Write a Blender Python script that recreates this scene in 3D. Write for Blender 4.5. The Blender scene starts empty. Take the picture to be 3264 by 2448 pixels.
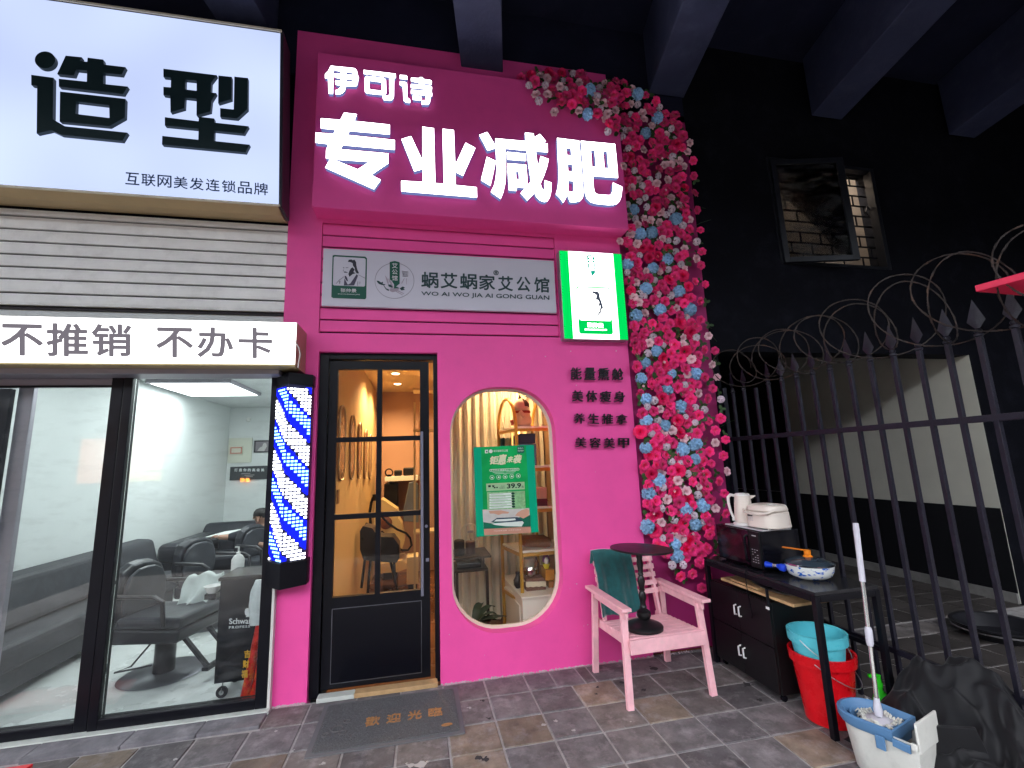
import bpy, math, random
from mathutils import Vector, Matrix
from mathutils.geometry import tessellate_polygon
PI = math.pi
rnd = random.Random(7)
S = bpy.context.scene
C = S.collection

# ------------------------------------------------------------------ camera
CAM = Vector((0.0, 0.0, 1.6))
YAW, PITCH, ROLL, FPX = 0.2060098, 0.1684293, -0.0376638, 1443.393
def _basis():
    cy, sy, cp, sp = math.cos(YAW), math.sin(YAW), math.cos(PITCH), math.sin(PITCH)
    f = Vector((sy*cp, cy*cp, sp)); rt = Vector((cy, -sy, 0)); up = rt.cross(f)
    cr, sr = math.cos(ROLL), math.sin(ROLL)
    return cr*rt + sr*up, -sr*rt + cr*up, f
RT, UP, FW = _basis()
cam = bpy.data.cameras.new('camera'); cam_ob = bpy.data.objects.new('camera', cam); C.objects.link(cam_ob)
cam.sensor_width = 36; cam.lens = FPX/3264*36; cam.clip_start = 0.02; cam.clip_end = 500
cam_ob.matrix_world = Matrix(((RT.x, UP.x, -FW.x, CAM.x), (RT.y, UP.y, -FW.y, CAM.y), (RT.z, UP.z, -FW.z, CAM.z), (0, 0, 0, 1)))
S.camera = cam_ob

# ------------------------------------------------------------------ sky, sun, exposure
w = bpy.data.worlds.new('World'); S.world = w; w.use_nodes = True
nt = w.node_tree; nt.nodes.clear()
sky = nt.nodes.new('ShaderNodeTexSky'); sky.sky_type = 'NISHITA'; sky.sun_disc = False
SUN_EL, SUN_AZ = math.radians(58), math.radians(200)      # sun behind the photographer, veiled
sky.sun_elevation = SUN_EL; sky.sun_rotation = SUN_AZ; sky.air_density = 1.2; sky.dust_density = 1.6; sky.ozone_density = 1.5
bg = nt.nodes.new('ShaderNodeBackground'); bg.inputs['Strength'].default_value = 0.15
wo = nt.nodes.new('ShaderNodeOutputWorld')
hs = nt.nodes.new('ShaderNodeHueSaturation'); hs.inputs['Saturation'].default_value = .35      # veiled, nearly neutral sky
nt.links.new(sky.outputs[0], hs.inputs['Color']); nt.links.new(hs.outputs[0], bg.inputs[0]); nt.links.new(bg.outputs[0], wo.inputs[0])
sl = bpy.data.lights.new('sun', 'SUN'); sl.energy = 0.5; sl.angle = math.radians(18); sl.color = (1, .95, .88)
so = bpy.data.objects.new('sun', sl); C.objects.link(so)
sd = Vector((math.sin(SUN_AZ)*math.cos(SUN_EL), math.cos(SUN_AZ)*math.cos(SUN_EL), math.sin(SUN_EL)))
so.rotation_euler = sd.to_track_quat('Z', 'Y').to_euler()
S.view_settings.view_transform = 'Standard'; S.view_settings.look = 'None'; S.view_settings.gamma = 1
S.view_settings.use_curve_mapping = False
EXPO = 3.15; S.view_settings.exposure = EXPO; KL = 2**(1.25-EXPO)      # KL keeps the lamps' look when the exposure moves
S.render.engine = 'CYCLES'
S.cycles.use_denoising = True
S.cycles.max_bounces = 10; S.cycles.transparent_max_bounces = 16; S.cycles.diffuse_bounces = 5
S.cycles.sample_clamp_indirect = 6.0

# ------------------------------------------------------------------ survey: a pixel of the photograph (3264 px wide) to a point of a plane
F = 3.69                                   # facade plane
def ray(u, v): return ((u-1632)/FPX)*RT - ((v-1224)/FPX)*UP + FW
def onY(u, v, Y=F): d = ray(u, v); return CAM + d*(Y/d.y)
def onX(u, v, X): d = ray(u, v); return CAM + d*(X/d.x)
def onZ(u, v, Z=0.0): d = ray(u, v); return CAM + d*((Z-1.6)/d.z)

# ------------------------------------------------------------------ materials
MATS = {}
def M(name, col=(.5, .5, .5), rough=.6, metal=0.0, spec=.32, var=0.0, vs=8.0, bump=0.0, bs=60.0, emit=None, es=0.0, coat=0.0,
      sheen=0.0, trans=0.0, dirt=None, dirt_scale=3.0, dirt_amt=0.0, coords='World', sss=0.0, objvar=0.0):
    if name in MATS: return MATS[name]
    m = bpy.data.materials.new(name); m.use_nodes = True
    n = m.node_tree.nodes; L = m.node_tree.links; b = n['Principled BSDF']
    b.inputs['Base Color'].default_value = (*col, 1); b.inputs['Roughness'].default_value = rough
    b.inputs['Metallic'].default_value = metal; b.inputs['Specular IOR Level'].default_value = spec
    b.inputs['Coat Weight'].default_value = coat; b.inputs['Sheen Weight'].default_value = sheen
    b.inputs['Transmission Weight'].default_value = trans
    if sss: b.inputs['Subsurface Weight'].default_value = sss; b.inputs['Subsurface Scale'].default_value = .01
    if emit: b.inputs['Emission Color'].default_value = (*emit, 1); b.inputs['Emission Strength'].default_value = es
    if coords == 'World': src = n.new('ShaderNodeNewGeometry').outputs['Position']
    else: src = n.new('ShaderNodeTexCoord').outputs[coords]
    if var > 0 or dirt:
        nz = n.new('ShaderNodeTexNoise'); nz.inputs['Scale'].default_value = vs; nz.inputs['Detail'].default_value = 6; nz.inputs['Roughness'].default_value = .6
        L.new(src, nz.inputs['Vector'])
        mr = n.new('ShaderNodeMapRange'); mr.inputs['From Min'].default_value = .3; mr.inputs['From Max'].default_value = .7
        mr.inputs['To Min'].default_value = 1-var; mr.inputs['To Max'].default_value = 1+var; L.new(nz.outputs[0], mr.inputs[0])
        mx = n.new('ShaderNodeMix'); mx.data_type = 'RGBA'; mx.blend_type = 'MULTIPLY'; mx.inputs[0].default_value = 1
        mx.inputs[6].default_value = (*col, 1); L.new(mr.outputs[0], mx.inputs[7]); out = mx.outputs[2]
        if dirt:
            n2 = n.new('ShaderNodeTexNoise'); n2.inputs['Scale'].default_value = dirt_scale; n2.inputs['Detail'].default_value = 8; n2.inputs['Roughness'].default_value = .72
            L.new(src, n2.inputs['Vector'])
            m2 = n.new('ShaderNodeMapRange'); m2.inputs['From Min'].default_value = .5; m2.inputs['From Max'].default_value = .72; m2.inputs['To Max'].default_value = dirt_amt
            L.new(n2.outputs[0], m2.inputs[0])
            x2 = n.new('ShaderNodeMix'); x2.data_type = 'RGBA'; L.new(m2.outputs[0], x2.inputs[0]); L.new(out, x2.inputs[6]); x2.inputs[7].default_value = (*dirt, 1); out = x2.outputs[2]
        if objvar:
            oi = n.new('ShaderNodeObjectInfo'); m3 = n.new('ShaderNodeMapRange'); m3.inputs['To Min'].default_value = 1-objvar; m3.inputs['To Max'].default_value = 1+objvar
            L.new(oi.outputs['Random'], m3.inputs[0]); x3 = n.new('ShaderNodeMix'); x3.data_type = 'RGBA'; x3.blend_type = 'MULTIPLY'; x3.inputs[0].default_value = 1
            L.new(out, x3.inputs[6]); L.new(m3.outputs[0], x3.inputs[7]); out = x3.outputs[2]
        L.new(out, b.inputs['Base Color'])
        mr2 = n.new('ShaderNodeMapRange'); mr2.inputs['To Min'].default_value = max(0.02, rough-.12); mr2.inputs['To Max'].default_value = min(1, rough+.12)
        L.new(nz.outputs[0], mr2.inputs[0]); L.new(mr2.outputs[0], b.inputs['Roughness'])
    if bump > 0:
        nb = n.new('ShaderNodeTexNoise'); nb.inputs['Scale'].default_value = bs; nb.inputs['Detail'].default_value = 5
        L.new(src, nb.inputs['Vector']); bp = n.new('ShaderNodeBump'); bp.inputs['Strength'].default_value = bump; bp.inputs['Distance'].default_value = .004
        L.new(nb.outputs[0], bp.inputs['Height']); L.new(bp.outputs[0], b.inputs['Normal'])
    MATS[name] = m; return m
def glow(name, col, strength, var=0.0, vs=2.0):
    if name in MATS: return MATS[name]
    strength *= KL
    m = bpy.data.materials.new(name); m.use_nodes = True; n = m.node_tree.nodes; L = m.node_tree.links; n.clear()
    e = n.new('ShaderNodeEmission'); o = n.new('ShaderNodeOutputMaterial'); e.inputs[0].default_value = (*col, 1); e.inputs[1].default_value = strength
    if var:
        tc = n.new('ShaderNodeTexCoord'); nz = n.new('ShaderNodeTexNoise'); nz.inputs['Scale'].default_value = vs; nz.inputs['Detail'].default_value = 1
        L.new(tc.outputs['Object'], nz.inputs['Vector']); mr = n.new('ShaderNodeMapRange'); mr.inputs['From Min'].default_value = .3; mr.inputs['From Max'].default_value = .7
        mr.inputs['To Min'].default_value = strength*(1-var); mr.inputs['To Max'].default_value = strength*(1+var)
        L.new(nz.outputs[0], mr.inputs[0]); L.new(mr.outputs[0], e.inputs[1])
    L.new(e.outputs[0], o.inputs[0]); MATS[name] = m; return m
def glass(name, tint=(1, 1, 1), refl=1.0, dirt=0.0, dcol=.5, rough=.01):
    m = bpy.data.materials.new(name); m.use_nodes = True; n = m.node_tree.nodes; L = m.node_tree.links; n.clear()
    o = n.new('ShaderNodeOutputMaterial'); t = n.new('ShaderNodeBsdfTransparent'); t.inputs[0].default_value = (*tint, 1)
    g = n.new('ShaderNodeBsdfGlossy'); g.inputs['Roughness'].default_value = rough
    f = n.new('ShaderNodeFresnel'); f.inputs[0].default_value = 1.5
    mm = n.new('ShaderNodeMath'); mm.operation = 'MULTIPLY'; mm.inputs[1].default_value = refl; L.new(f.outputs[0], mm.inputs[0])
    x = n.new('ShaderNodeMixShader'); L.new(mm.outputs[0], x.inputs[0]); L.new(t.outputs[0], x.inputs[1]); L.new(g.outputs[0], x.inputs[2])
    last = x.outputs[0]
    if dirt:
        tc = n.new('ShaderNodeTexCoord'); mp = n.new('ShaderNodeMapping'); mp.inputs['Rotation'].default_value = (0, .6, 0); mp.inputs['Scale'].default_value = (1, 1, 3)
        L.new(tc.outputs['Object'], mp.inputs[0]); nz = n.new('ShaderNodeTexNoise'); nz.inputs['Scale'].default_value = 3.2; nz.inputs['Detail'].default_value = 9; nz.inputs['Roughness'].default_value = .7
        L.new(mp.outputs[0], nz.inputs['Vector']); mr = n.new('ShaderNodeMapRange'); mr.inputs['From Min'].default_value = .5; mr.inputs['From Max'].default_value = .75; mr.inputs['To Max'].default_value = dirt
        L.new(nz.outputs[0], mr.inputs[0]); d = n.new('ShaderNodeBsdfDiffuse'); d.inputs[0].default_value = (dcol, dcol*1.03, dcol, 1)
        x2 = n.new('ShaderNodeMixShader'); L.new(mr.outputs[0], x2.inputs[0]); L.new(last, x2.inputs[1]); L.new(d.outputs[0], x2.inputs[2]); last = x2.outputs[0]
    L.new(last, o.inputs[0]); MATS[name] = m; return m

# ------------------------------------------------------------------ mesh collecting
class MB:
    def __init__(s): s.v = []; s.f = []
    def add(s, vs, fs):
        k = len(s.v); s.v += [Vector(p) for p in vs]; s.f += [tuple(i+k for i in f) for f in fs]; return s
    def box(s, c, d, r=None):                      # centre, full sizes, optional 3x3 / z-angle
        c = Vector(c); hx, hy, hz = d[0]/2, d[1]/2, d[2]/2
        R = r if isinstance(r, Matrix) else Matrix.Rotation(r or 0, 3, 'Z')
        vs = [c + R @ Vector((x*hx, y*hy, z*hz)) for x in (-1, 1) for y in (-1, 1) for z in (-1, 1)]
        return s.add(vs, [(0, 1, 3, 2), (4, 6, 7, 5), (0, 4, 5, 1), (2, 3, 7, 6), (0, 2, 6, 4), (1, 5, 7, 3)])
    def bb(s, x0, x1, y0, y1, z0, z1): return s.box(((x0+x1)/2, (y0+y1)/2, (z0+z1)/2), (x1-x0, y1-y0, z1-z0))
    def bar(s, a, b, wd, ht, up=(0, 0, 1)):        # rectangular bar from a to b
        a, b = Vector(a), Vector(b); d = (b-a); ln = d.length; d.normalize(); u = Vector(up)
        if abs(d.dot(u)) > .98: u = Vector((0, 1, 0))
        sd_ = d.cross(u).normalized(); u2 = sd_.cross(d).normalized()
        R = Matrix((d, sd_, u2)).transposed(); return s.box((a+b)/2, (ln, wd, ht), R)
    def tube(s, pts, r, n=8, closed=False, caps=True):
        pts = [Vector(p) for p in pts]; k = len(pts); rs = r if isinstance(r, (list, tuple)) else [r]*k
        vs = []; fs = []; prev = None
        for i, p in enumerate(pts):
            if closed: t = pts[(i+1) % k]-pts[i-1]
            else: t = pts[min(i+1, k-1)]-pts[max(i-1, 0)]
            t.normalize()
            if prev is None:
                a = Vector((0, 0, 1)) if abs(t.z) < .9 else Vector((1, 0, 0)); u = t.cross(a).normalized()
            else:
                u = (prev - t*prev.dot(t)).normalized()
            prev = u; v_ = t.cross(u)
            for j in range(n):
                q = 2*PI*j/n; vs.append(p + (u*math.cos(q)+v_*math.sin(q))*rs[i])
        for i in range(k if closed else k-1):
            for j in range(n):
                a, b = i*n+j, i*n+(j+1) % n; c, d = ((i+1) % k)*n+(j+1) % n, ((i+1) % k)*n+j
                fs.append((a, b, c, d))
        if caps and not closed: fs.append(tuple(range(n))[::-1]); fs.append(tuple((k-1)*n+j for j in range(n)))
        return s.add(vs, fs)
    def lathe(s, prof, o=(0, 0, 0), n=24, sx=1.0, sy=1.0, R=None, cap=True):       # prof = [(r, z)...]
        o = Vector(o); vs = []; fs = []
        for (r, z) in prof:
            for j in range(n):
                q = 2*PI*j/n; p = Vector((r*sx*math.cos(q), r*sy*math.sin(q), z)); vs.append(o + (R @ p if R else p))
        for i in range(len(prof)-1):
            for j in range(n): fs.append((i*n+j, i*n+(j+1) % n, (i+1)*n+(j+1) % n, (i+1)*n+j))
        if cap: fs.append(tuple(range(n))[::-1]); fs.append(tuple((len(prof)-1)*n+j for j in range(n)))
        return s.add(vs, fs)
    def prism(s, pts, h, axis='Z'):                # polygon (3-D points) extruded by vector h
        pts = [Vector(p) for p in pts]; h = Vector(h); k = len(pts); vs = pts + [p+h for p in pts]
        fs = [tuple(range(k)), tuple(range(k, 2*k))[::-1]] + [(i, (i+1) % k+0, (i+1) % k+k, i+k) for i in range(k)]
        return s.add(vs, fs)
    def quad(s, a, b, c, d): return s.add([a, b, c, d], [(0, 1, 2, 3)])
def sg(o, **k):
    for a, b in k.items():
        if b is not None: o[a] = b
    return o
def link(name, me, parent=None):
    o = bpy.data.objects.new(name, me); C.objects.link(o)
    if parent is not None: o.parent = parent
    return o
def wmat(o):
    m = o.matrix_basis.copy()
    while o.parent is not None: o = o.parent; m = o.matrix_basis @ m
    return m
def obj(name, mb, mat, parent=None, smooth=False, bevel=0.0, seg=2, local=False, loc=None, **props):
    """one mesh object; mb is in world coordinates unless local"""
    vs = mb.v
    if loc is not None: vs = [p-Vector(loc) for p in vs]
    if parent is not None and not local:
        inv = wmat(parent).inverted(); vs = [inv @ p for p in vs]
    me = bpy.data.meshes.new(name); me.from_pydata([tuple(p) for p in vs], [], mb.f); me.update()
    import bmesh
    bm = bmesh.new(); bm.from_mesh(me); bmesh.ops.recalc_face_normals(bm, faces=bm.faces); bm.to_mesh(me); bm.free()
    me.materials.append(mat if not isinstance(mat, str) else MATS[mat])
    if smooth:
        for p in me.polygons: p.use_smooth = True
        if smooth != 'all':
            try: me.set_sharp_from_angle(angle=math.radians(38))
            except Exception: pass
    o = link(name, me, parent)
    if loc is not None: o.location = loc
    if bevel:
        b = o.modifiers.new('bevel', 'BEVEL'); b.width = bevel; b.segments = seg; b.limit_method = 'ANGLE'; b.angle_limit = math.radians(40); b.harden_normals = False
    return sg(o, **props)
def thing(name, label, cat, loc=(0, 0, 0), rz=0.0, group=None):
    o = bpy.data.objects.new(name, None); C.objects.link(o); o.empty_display_size = .05
    o.location = loc; o.rotation_euler = (0, 0, rz); return sg(o, label=label, category=cat, group=group)
def tag(o, label, cat, group=None): return sg(o, label=label, category=cat, group=group)
def copy_tree(o, parent=None):
    c = o.copy(); C.objects.link(c); c.parent = parent
    for ch in o.children: copy_tree(ch, c)
    return c

# flat pieces with holes and lettering, through curve objects
_cv = bpy.data.curves.new('tmp', 'CURVE'); _cv.dimensions = '2D'; _cv.fill_mode = 'BOTH'
_co = bpy.data.objects.new('tmp', _cv); C.objects.link(_co)
def _grab(o):
    dg = bpy.context.evaluated_depsgraph_get(); dg.update(); me = bpy.data.meshes.new_from_object(o.evaluated_get(dg))
    vs = [v.co.copy() for v in me.vertices]; fs = [tuple(p.vertices) for p in me.polygons]; bpy.data.meshes.remove(me); return vs, fs
def plate2d(loops, depth):
    """outline(s) in 2-D, holes are further loops; returns verts (x, y, z in +-depth/2) and faces"""
    _cv.splines.clear(); _cv.extrude = depth/2
    for lp in loops:
        sp = _cv.splines.new('POLY'); sp.points.add(len(lp)-1); sp.use_cyclic_u = True
        for i, p in enumerate(lp): sp.points[i].co = (p[0], p[1], 0, 1)
    return _grab(_co)
_tc = bpy.data.curves.new('tmp_text', 'FONT'); _to = bpy.data.objects.new('tmp_text', _tc); C.objects.link(_to)
def text2d(body, bold=0.0, depth=0.0, space=1.0, res=3):
    _tc.body = body; _tc.offset = 0; _tc.extrude = depth/2; _tc.space_character = space; _tc.resolution_u = res
    _tc.align_x = 'LEFT'
    vs, fs = _grab(_to)
    if bold <= 0: return vs, fs
    V2 = []; F2 = []
    for k in range(9):                                # thicken by layered copies
        r_ = 0 if k == 0 else bold; a = k*PI/4; n_ = len(V2)
        V2 += [Vector((v.x+r_*math.cos(a), v.y+r_*math.sin(a), v.z-k*.00006)) for v in vs]; F2 += [tuple(i+n_ for i in f) for f in fs]
    return V2, F2
def plate(loops_px, crop, Y, depth, front=True):
    """loops traced on a zoomed crop (x0, y0, scale) laid on the plane at distance Y, extruded backwards"""
    x0, y0, sc = crop; lp = []
    for l in loops_px: lp.append([(lambda p: (p.x, p.z))(onY(x0+a/sc, y0+b/sc, Y)) for a, b in l])
    vs, fs = plate2d(lp, depth); mb = MB(); mb.add([Vector((v.x, Y+depth/2-v.z, v.y)) for v in vs], fs); return mb
def lay(vs, fs, quad, nrm, off=0.0, h=None):
    """fit 2-D shape's bounding box to a quad of world points (TL, TR, BR, BL); z of the shape goes along nrm"""
    xs = [v.x for v in vs]; ys = [v.y for v in vs]; x0, x1, y0, y1 = min(xs), max(xs), min(ys), max(ys)
    TL, TR, BR, BL = [Vector(q) for q in quad]; nrm = Vector(nrm); out = []
    for v in vs:
        a = (v.x-x0)/max(1e-6, x1-x0); b = (v.y-y0)/max(1e-6, y1-y0)
        p = (BL*(1-a)+BR*a)*(1-b) + (TL*(1-a)+TR*a)*b
        out.append(p + nrm*(v.z+off))
    mb = MB(); mb.add(out, fs); return mb
def letter(body, quad_px, Y, bold=0.0, depth=.004, off=.0, space=1.0):
    """line of printed or cut lettering on plane Y, between four photo points TL, TR, BR, BL"""
    vs, fs = text2d(body, bold, depth, space)
    q = [onY(u, v, Y) for u, v in quad_px]
    return lay(vs, fs, q, (0, -1, 0), depth/2+off)
def rrect(x0, x1, y0, y1, r, n=6):
    o = []
    for (cx_, cy_, a) in ((x1-r, y1-r, 0), (x0+r, y1-r, PI/2), (x0+r, y0+r, PI), (x1-r, y0+r, 1.5*PI)):
        for i in range(n+1): t = a+PI/2*i/n; o.append((cx_+r*math.cos(t), cy_+r*math.sin(t)))
    return o
def wallplate(loops_xz, y0, y1):                    # X-Z outline with holes, from y0 (front) to y1
    vs, fs = plate2d(loops_xz, y1-y0); mb = MB(); mb.add([Vector((v.x, (y0+y1)/2-v.z, v.y)) for v in vs], fs); return mb
# ------------------------------------------------------------------ palette
M('pink_paint', (.86, .082, .35), .55, var=.05, vs=3, bump=.15, bs=90, dirt=(.62, .05, .27), dirt_scale=9, dirt_amt=.12)
M('pink_side', (.72, .06, .30), .55, var=.05, vs=3, bump=.15, bs=90)
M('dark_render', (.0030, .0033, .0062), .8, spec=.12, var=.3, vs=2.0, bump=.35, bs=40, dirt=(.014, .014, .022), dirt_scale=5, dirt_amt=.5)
M('ceiling_glow_tint', (.009, .011, .028), .75, spec=.2, var=.3, vs=1.5, bump=.35, bs=40, dirt=(.02, .022, .045), dirt_scale=4, dirt_amt=.5)  # bluish light of the sign boxes is put into this dark colour
M('beam_paint', (.038, .044, .088), .65, spec=.2, var=.2, vs=2.0, bump=.35, bs=40, dirt=(.08, .085, .14), dirt_scale=6, dirt_amt=.4)
M('black_metal', (.005, .005, .008), .34, spec=.2, var=.2, vs=6, bump=.05)
M('black_gloss', (.004, .004, .007), .2, spec=.25)
M('black_wood', (.006, .006, .007), .42, spec=.3, var=.2, vs=9, bump=.05)
M('grey_alu', (.32, .30, .34), .4, metal=.6)
M('grout', (.34, .32, .31), .95, var=.25, vs=14, bump=.6, bs=120)
def tile_mat(name, col):
    return M(name, col, .66, var=.38, vs=9, bump=1.0, bs=38, dirt=(.34, .31, .31), dirt_scale=8, dirt_amt=.7, objvar=.22)
TM = [tile_mat('stone_grey', (.150, .137, .138)), tile_mat('stone_grey_dark', (.108, .099, .102)), tile_mat('stone_grey_brown', (.135, .119, .112)), tile_mat('stone_tan', (.200, .155, .118)), M('stone_dark_brown', (.05, .043, .040), .7, var=.3, vs=7, bump=.8, bs=40, objvar=.2)]
M('black_wainscot_and_shade', (.008, .008, .010), .7, spec=.15)
M('cement', (.16, .15, .16), .85, var=.25, vs=9, bump=.7, bs=60, dirt=(.4, .37, .37), dirt_scale=6, dirt_amt=.45)
M('white_paint', (.74, .77, .75), .55, var=.03, vs=3)
M('cream_paint', (.62, .55, .45), .5, var=.05)
M('shutter_paint', (.80, .79, .77), .45, var=.07, vs=5, dirt=(.3, .28, .28), dirt_scale=7, dirt_amt=.25)
M('white_plastic', (.78, .78, .75), .35)
GW = glow('letter_light', (1.0, .99, 1.0), 3.4)
glow('box_light_blue', (.58, .68, 1.0), .46, var=.17, vs=.8)
glow('box_light_white', (.95, .97, 1.0), 1.5)
glow('box_light_green', (.0, .80, .12), .42)
glow('panel_light', (.90, .99, 1.0), 5.8)

# ------------------------------------------------------------------ ground and pavement
ground = obj('ground', MB().bb(-60, 60, -60, 3.72, -.35, -.02), M('asphalt', (.04, .04, .043), .95, spec=.2, var=.2, vs=5, bump=.4), kind='structure')
obj('terrain', MB().bb(-60, 60, 3.72, 60, -.6, -.36), 'asphalt', kind='structure')
obj('passage_ground', MB().bb(2.72, 6.1, 3.72, 9.4, -.3, -.02), 'cement', kind='structure')
pave = obj('pavement', MB().bb(-5, 6.2, -1.4, 3.70, -.12, -.006), 'grout', kind='structure')
pave2 = obj('passage_pavement', MB().bb(2.74, 5.88, 3.70, 9.2, -.12, -.006), 'grout', kind='structure')
P = .3
def tile_mesh(wx, wy, k, seed):
    r = random.Random(seed); me = bpy.data.meshes.new('tile'); g = .0062; j = lambda s=.003: r.uniform(-s, s)
    hx, hy = wx/2-g, wy/2-g; b = .004; z = [j(.0012) for _ in range(4)]
    top = [(-hx+b+j(), -hy+b+j(), z[0]), (hx-b+j(), -hy+b+j(), z[1]), (hx-b+j(), hy-b+j(), z[2]), (-hx+b+j(), hy-b+j(), z[3])]
    mid = [(-hx+j(.001), -hy+j(.001), -.005), (hx+j(.001), -hy+j(.001), -.005), (hx+j(.001), hy+j(.001), -.005), (-hx+j(.001), hy+j(.001), -.005)]
    lo = [(x, y, -.03) for x, y, _ in mid]
    me.from_pydata(top+mid+lo, [], [(0, 1, 2, 3)]+[(i, i+4, (i+1) % 4+4, (i+1) % 4) for i in range(4)]+[(i+4, i+8, (i+1) % 4+8, (i+1) % 4+4) for i in range(4)])
    me.materials.append(TM[k]); return me
TMESH = {}
def put_tile(x0, x1, y0, y1, k, parent):
    key = (round(x1-x0, 3), round(y1-y0, 3), k, rnd.randrange(3))
    if key not in TMESH: TMESH[key] = tile_mesh(x1-x0, y1-y0, k, hash(key) % 999)
    o = link('tile', TMESH[key], parent); o.location = ((x0+x1)/2, (y0+y1)/2, rnd.uniform(-.0015, .0015)); o.rotation_euler = (0, 0, rnd.choice((0, 0)) + rnd.uniform(-.004, .004))
TAN = {(3, 0), (4, 1), (1, 1), (0, 1), (0, 2), (-7, 0), (-4, 1), (6, 3), (-2, 4)}
ROWS = [3.125, 2.835, 2.545, 2.255, 1.965, 1.675]
for i in range(-10, 18):
    x0 = .168+P*i
    for r_, y0 in enumerate(ROWS):
        y1 = 3.42 if r_ == 0 else ROWS[r_-1]
        if r_ >= 4 and x0 > 2.4: pass
        k = 4 if x0 > 2.8 else 3 if (i, r_) in TAN else rnd.choices((0, 1, 2), (5, 3, 3))[0]
        put_tile(x0, x0+P, y0, y1, k, pave)
for i in range(-4, 18):                              # cut row against the shopfronts
    x0 = .168+P*i + (.0 if i < 3 else -.10)
    if i == 3: put_tile(.968, 1.18, 3.42, 3.675, 0, pave)
    put_tile(max(x0, -.99) if i > 3 or i < 3 else 1.18, x0+P+(0 if i != 2 else -.10), 3.42, 3.675, rnd.choice((0, 1, 2)), pave)
for i in range(10):
    for j in range(11):
        x0 = 2.868+P*i; y0 = 3.70+P*j
        if x0+P < 5.9: put_tile(x0, x0+P, y0, y0+P, 4, pave2)
# cement strip under the hair salon front
strip = MB()
xs = [-4.2, -3.6, -2.9, -2.25, -1.75, -1.35, -.99]
for a, b in zip(xs, xs[1:]): strip.bb(a, b-.003, 3.435+rnd.uniform(-.01, .012), 3.70, -.05, .012+rnd.uniform(0, .003))
obj('threshold_strip', strip, 'cement', bevel=.006, kind='structure')
sill = MB().bb(-4.2, -.985, 3.60, 3.66, .0, .022)
obj('front_sill', sill, M('pale_marble', (.55, .57, .52), .4, var=.1), kind='structure')

obj('wall_foot', MB().bb(1.856, 2.74, 3.677, 3.735, -.03, .003), 'cement', kind='structure')
def splat(name, spots, col):
    mb = MB(); rs = random.Random(8)
    for (u, v, r_) in spots:
        p = onZ(u, v, .0032); n_ = 11
        for q in range(3):
            ox, oy = rs.uniform(-r_, r_)*1.2*(q > 0), rs.uniform(-r_, r_)*1.2*(q > 0); rr_ = r_*(1 if q == 0 else .35)
            mb.add([(p.x+ox+rr_*rs.uniform(.5, 1.3)*math.cos(2*PI*k/n_), p.y+oy+rr_*rs.uniform(.5, 1.3)*math.sin(2*PI*k/n_), p.z+q*.0003) for k in range(n_)], [tuple(range(n_))])
    return obj(name, mb, M(name, col, .85), pave, kind='stuff')
splat('paint_splat', [(1498, 2256, .016), (1732, 2310, .018), (1772, 2298, .011), (1828, 2328, .012), (1342, 2436, .03), (1310, 2440, .02), (930, 2395, .013), (880, 2330, .010), (1030, 2432, .014), (2010, 2300, .007), (560, 2420, .012)], (.42, .40, .38))
splat('dark_stain', [(1540, 2233, .016), (1524, 2415, .024), (1548, 2420, .018), (1900, 2212, .010), (2052, 2198, .016), (1560, 2290, .012), (1905, 2190, .012), (2085, 2130, .03), (2380, 2180, .03), (2420, 2230, .02), (1985, 2175, .02)], (.045, .04, .042))
# crumbs and ragged paint along the foot of the pink wall
cr_ = MB(); rc_ = random.Random(21)
for k in range(420):
    x = rc_.choice((rc_.uniform(-.98, -.77), rc_.uniform(.16, 2.2), rc_.uniform(.16, 2.2), rc_.uniform(.16, 2.2))); s_ = rc_.uniform(.004, .014)
    cr_.add([(x-s_, F-.001, 0), (x+s_*rc_.uniform(.6, 1.4), F-.001-rc_.random()*.004, 0), (x+rc_.uniform(-s_, s_), F-.010-rc_.random()*.018, .001), (x+rc_.uniform(-s_, s_)*.5, F-.002, s_*rc_.uniform(.4, 1.1))], [(0, 1, 3), (1, 2, 3), (2, 0, 3), (0, 2, 1)])
obj('mortar_crumbs', cr_, M('mortar_pale', (.50, .40, .42), .9), kind='stuff')
# ------------------------------------------------------------------ massive structure overhead
CZ = 6.0
obj('overhead_slab', MB().bb(-14, 18, -3.0, 9.6, CZ, CZ+.3), 'ceiling_glow_tint', kind='structure')
beam_lab = {-1.40: 'dark concrete ceiling beam above the hair salon sign', .60: 'dark blue ceiling beam that ends above the small white characters',
            2.52: 'dark blue ceiling beam that ends above the top of the flower garland', 4.50: 'dark ceiling beam that ends above the open window',
            6.45: 'dark ceiling beam beyond the open window, farthest to the right'}
for xw, lb in beam_lab.items():
    sk = .20; mb = MB(); y0, y1 = 3.70, -2.9; hw = .20; zb = 5.27
    mb.prism([(xw-hw, y0, zb), (xw+hw, y0, zb), (xw+hw-sk*(y0-y1), y1, zb), (xw-hw-sk*(y0-y1), y1, zb)], (0, 0, CZ-.002-zb))
    o = obj('ceiling_beam', mb, 'beam_paint', bevel=.01); tag(o, lb, 'beam', 'concrete beams under the overhead slab')

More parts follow.
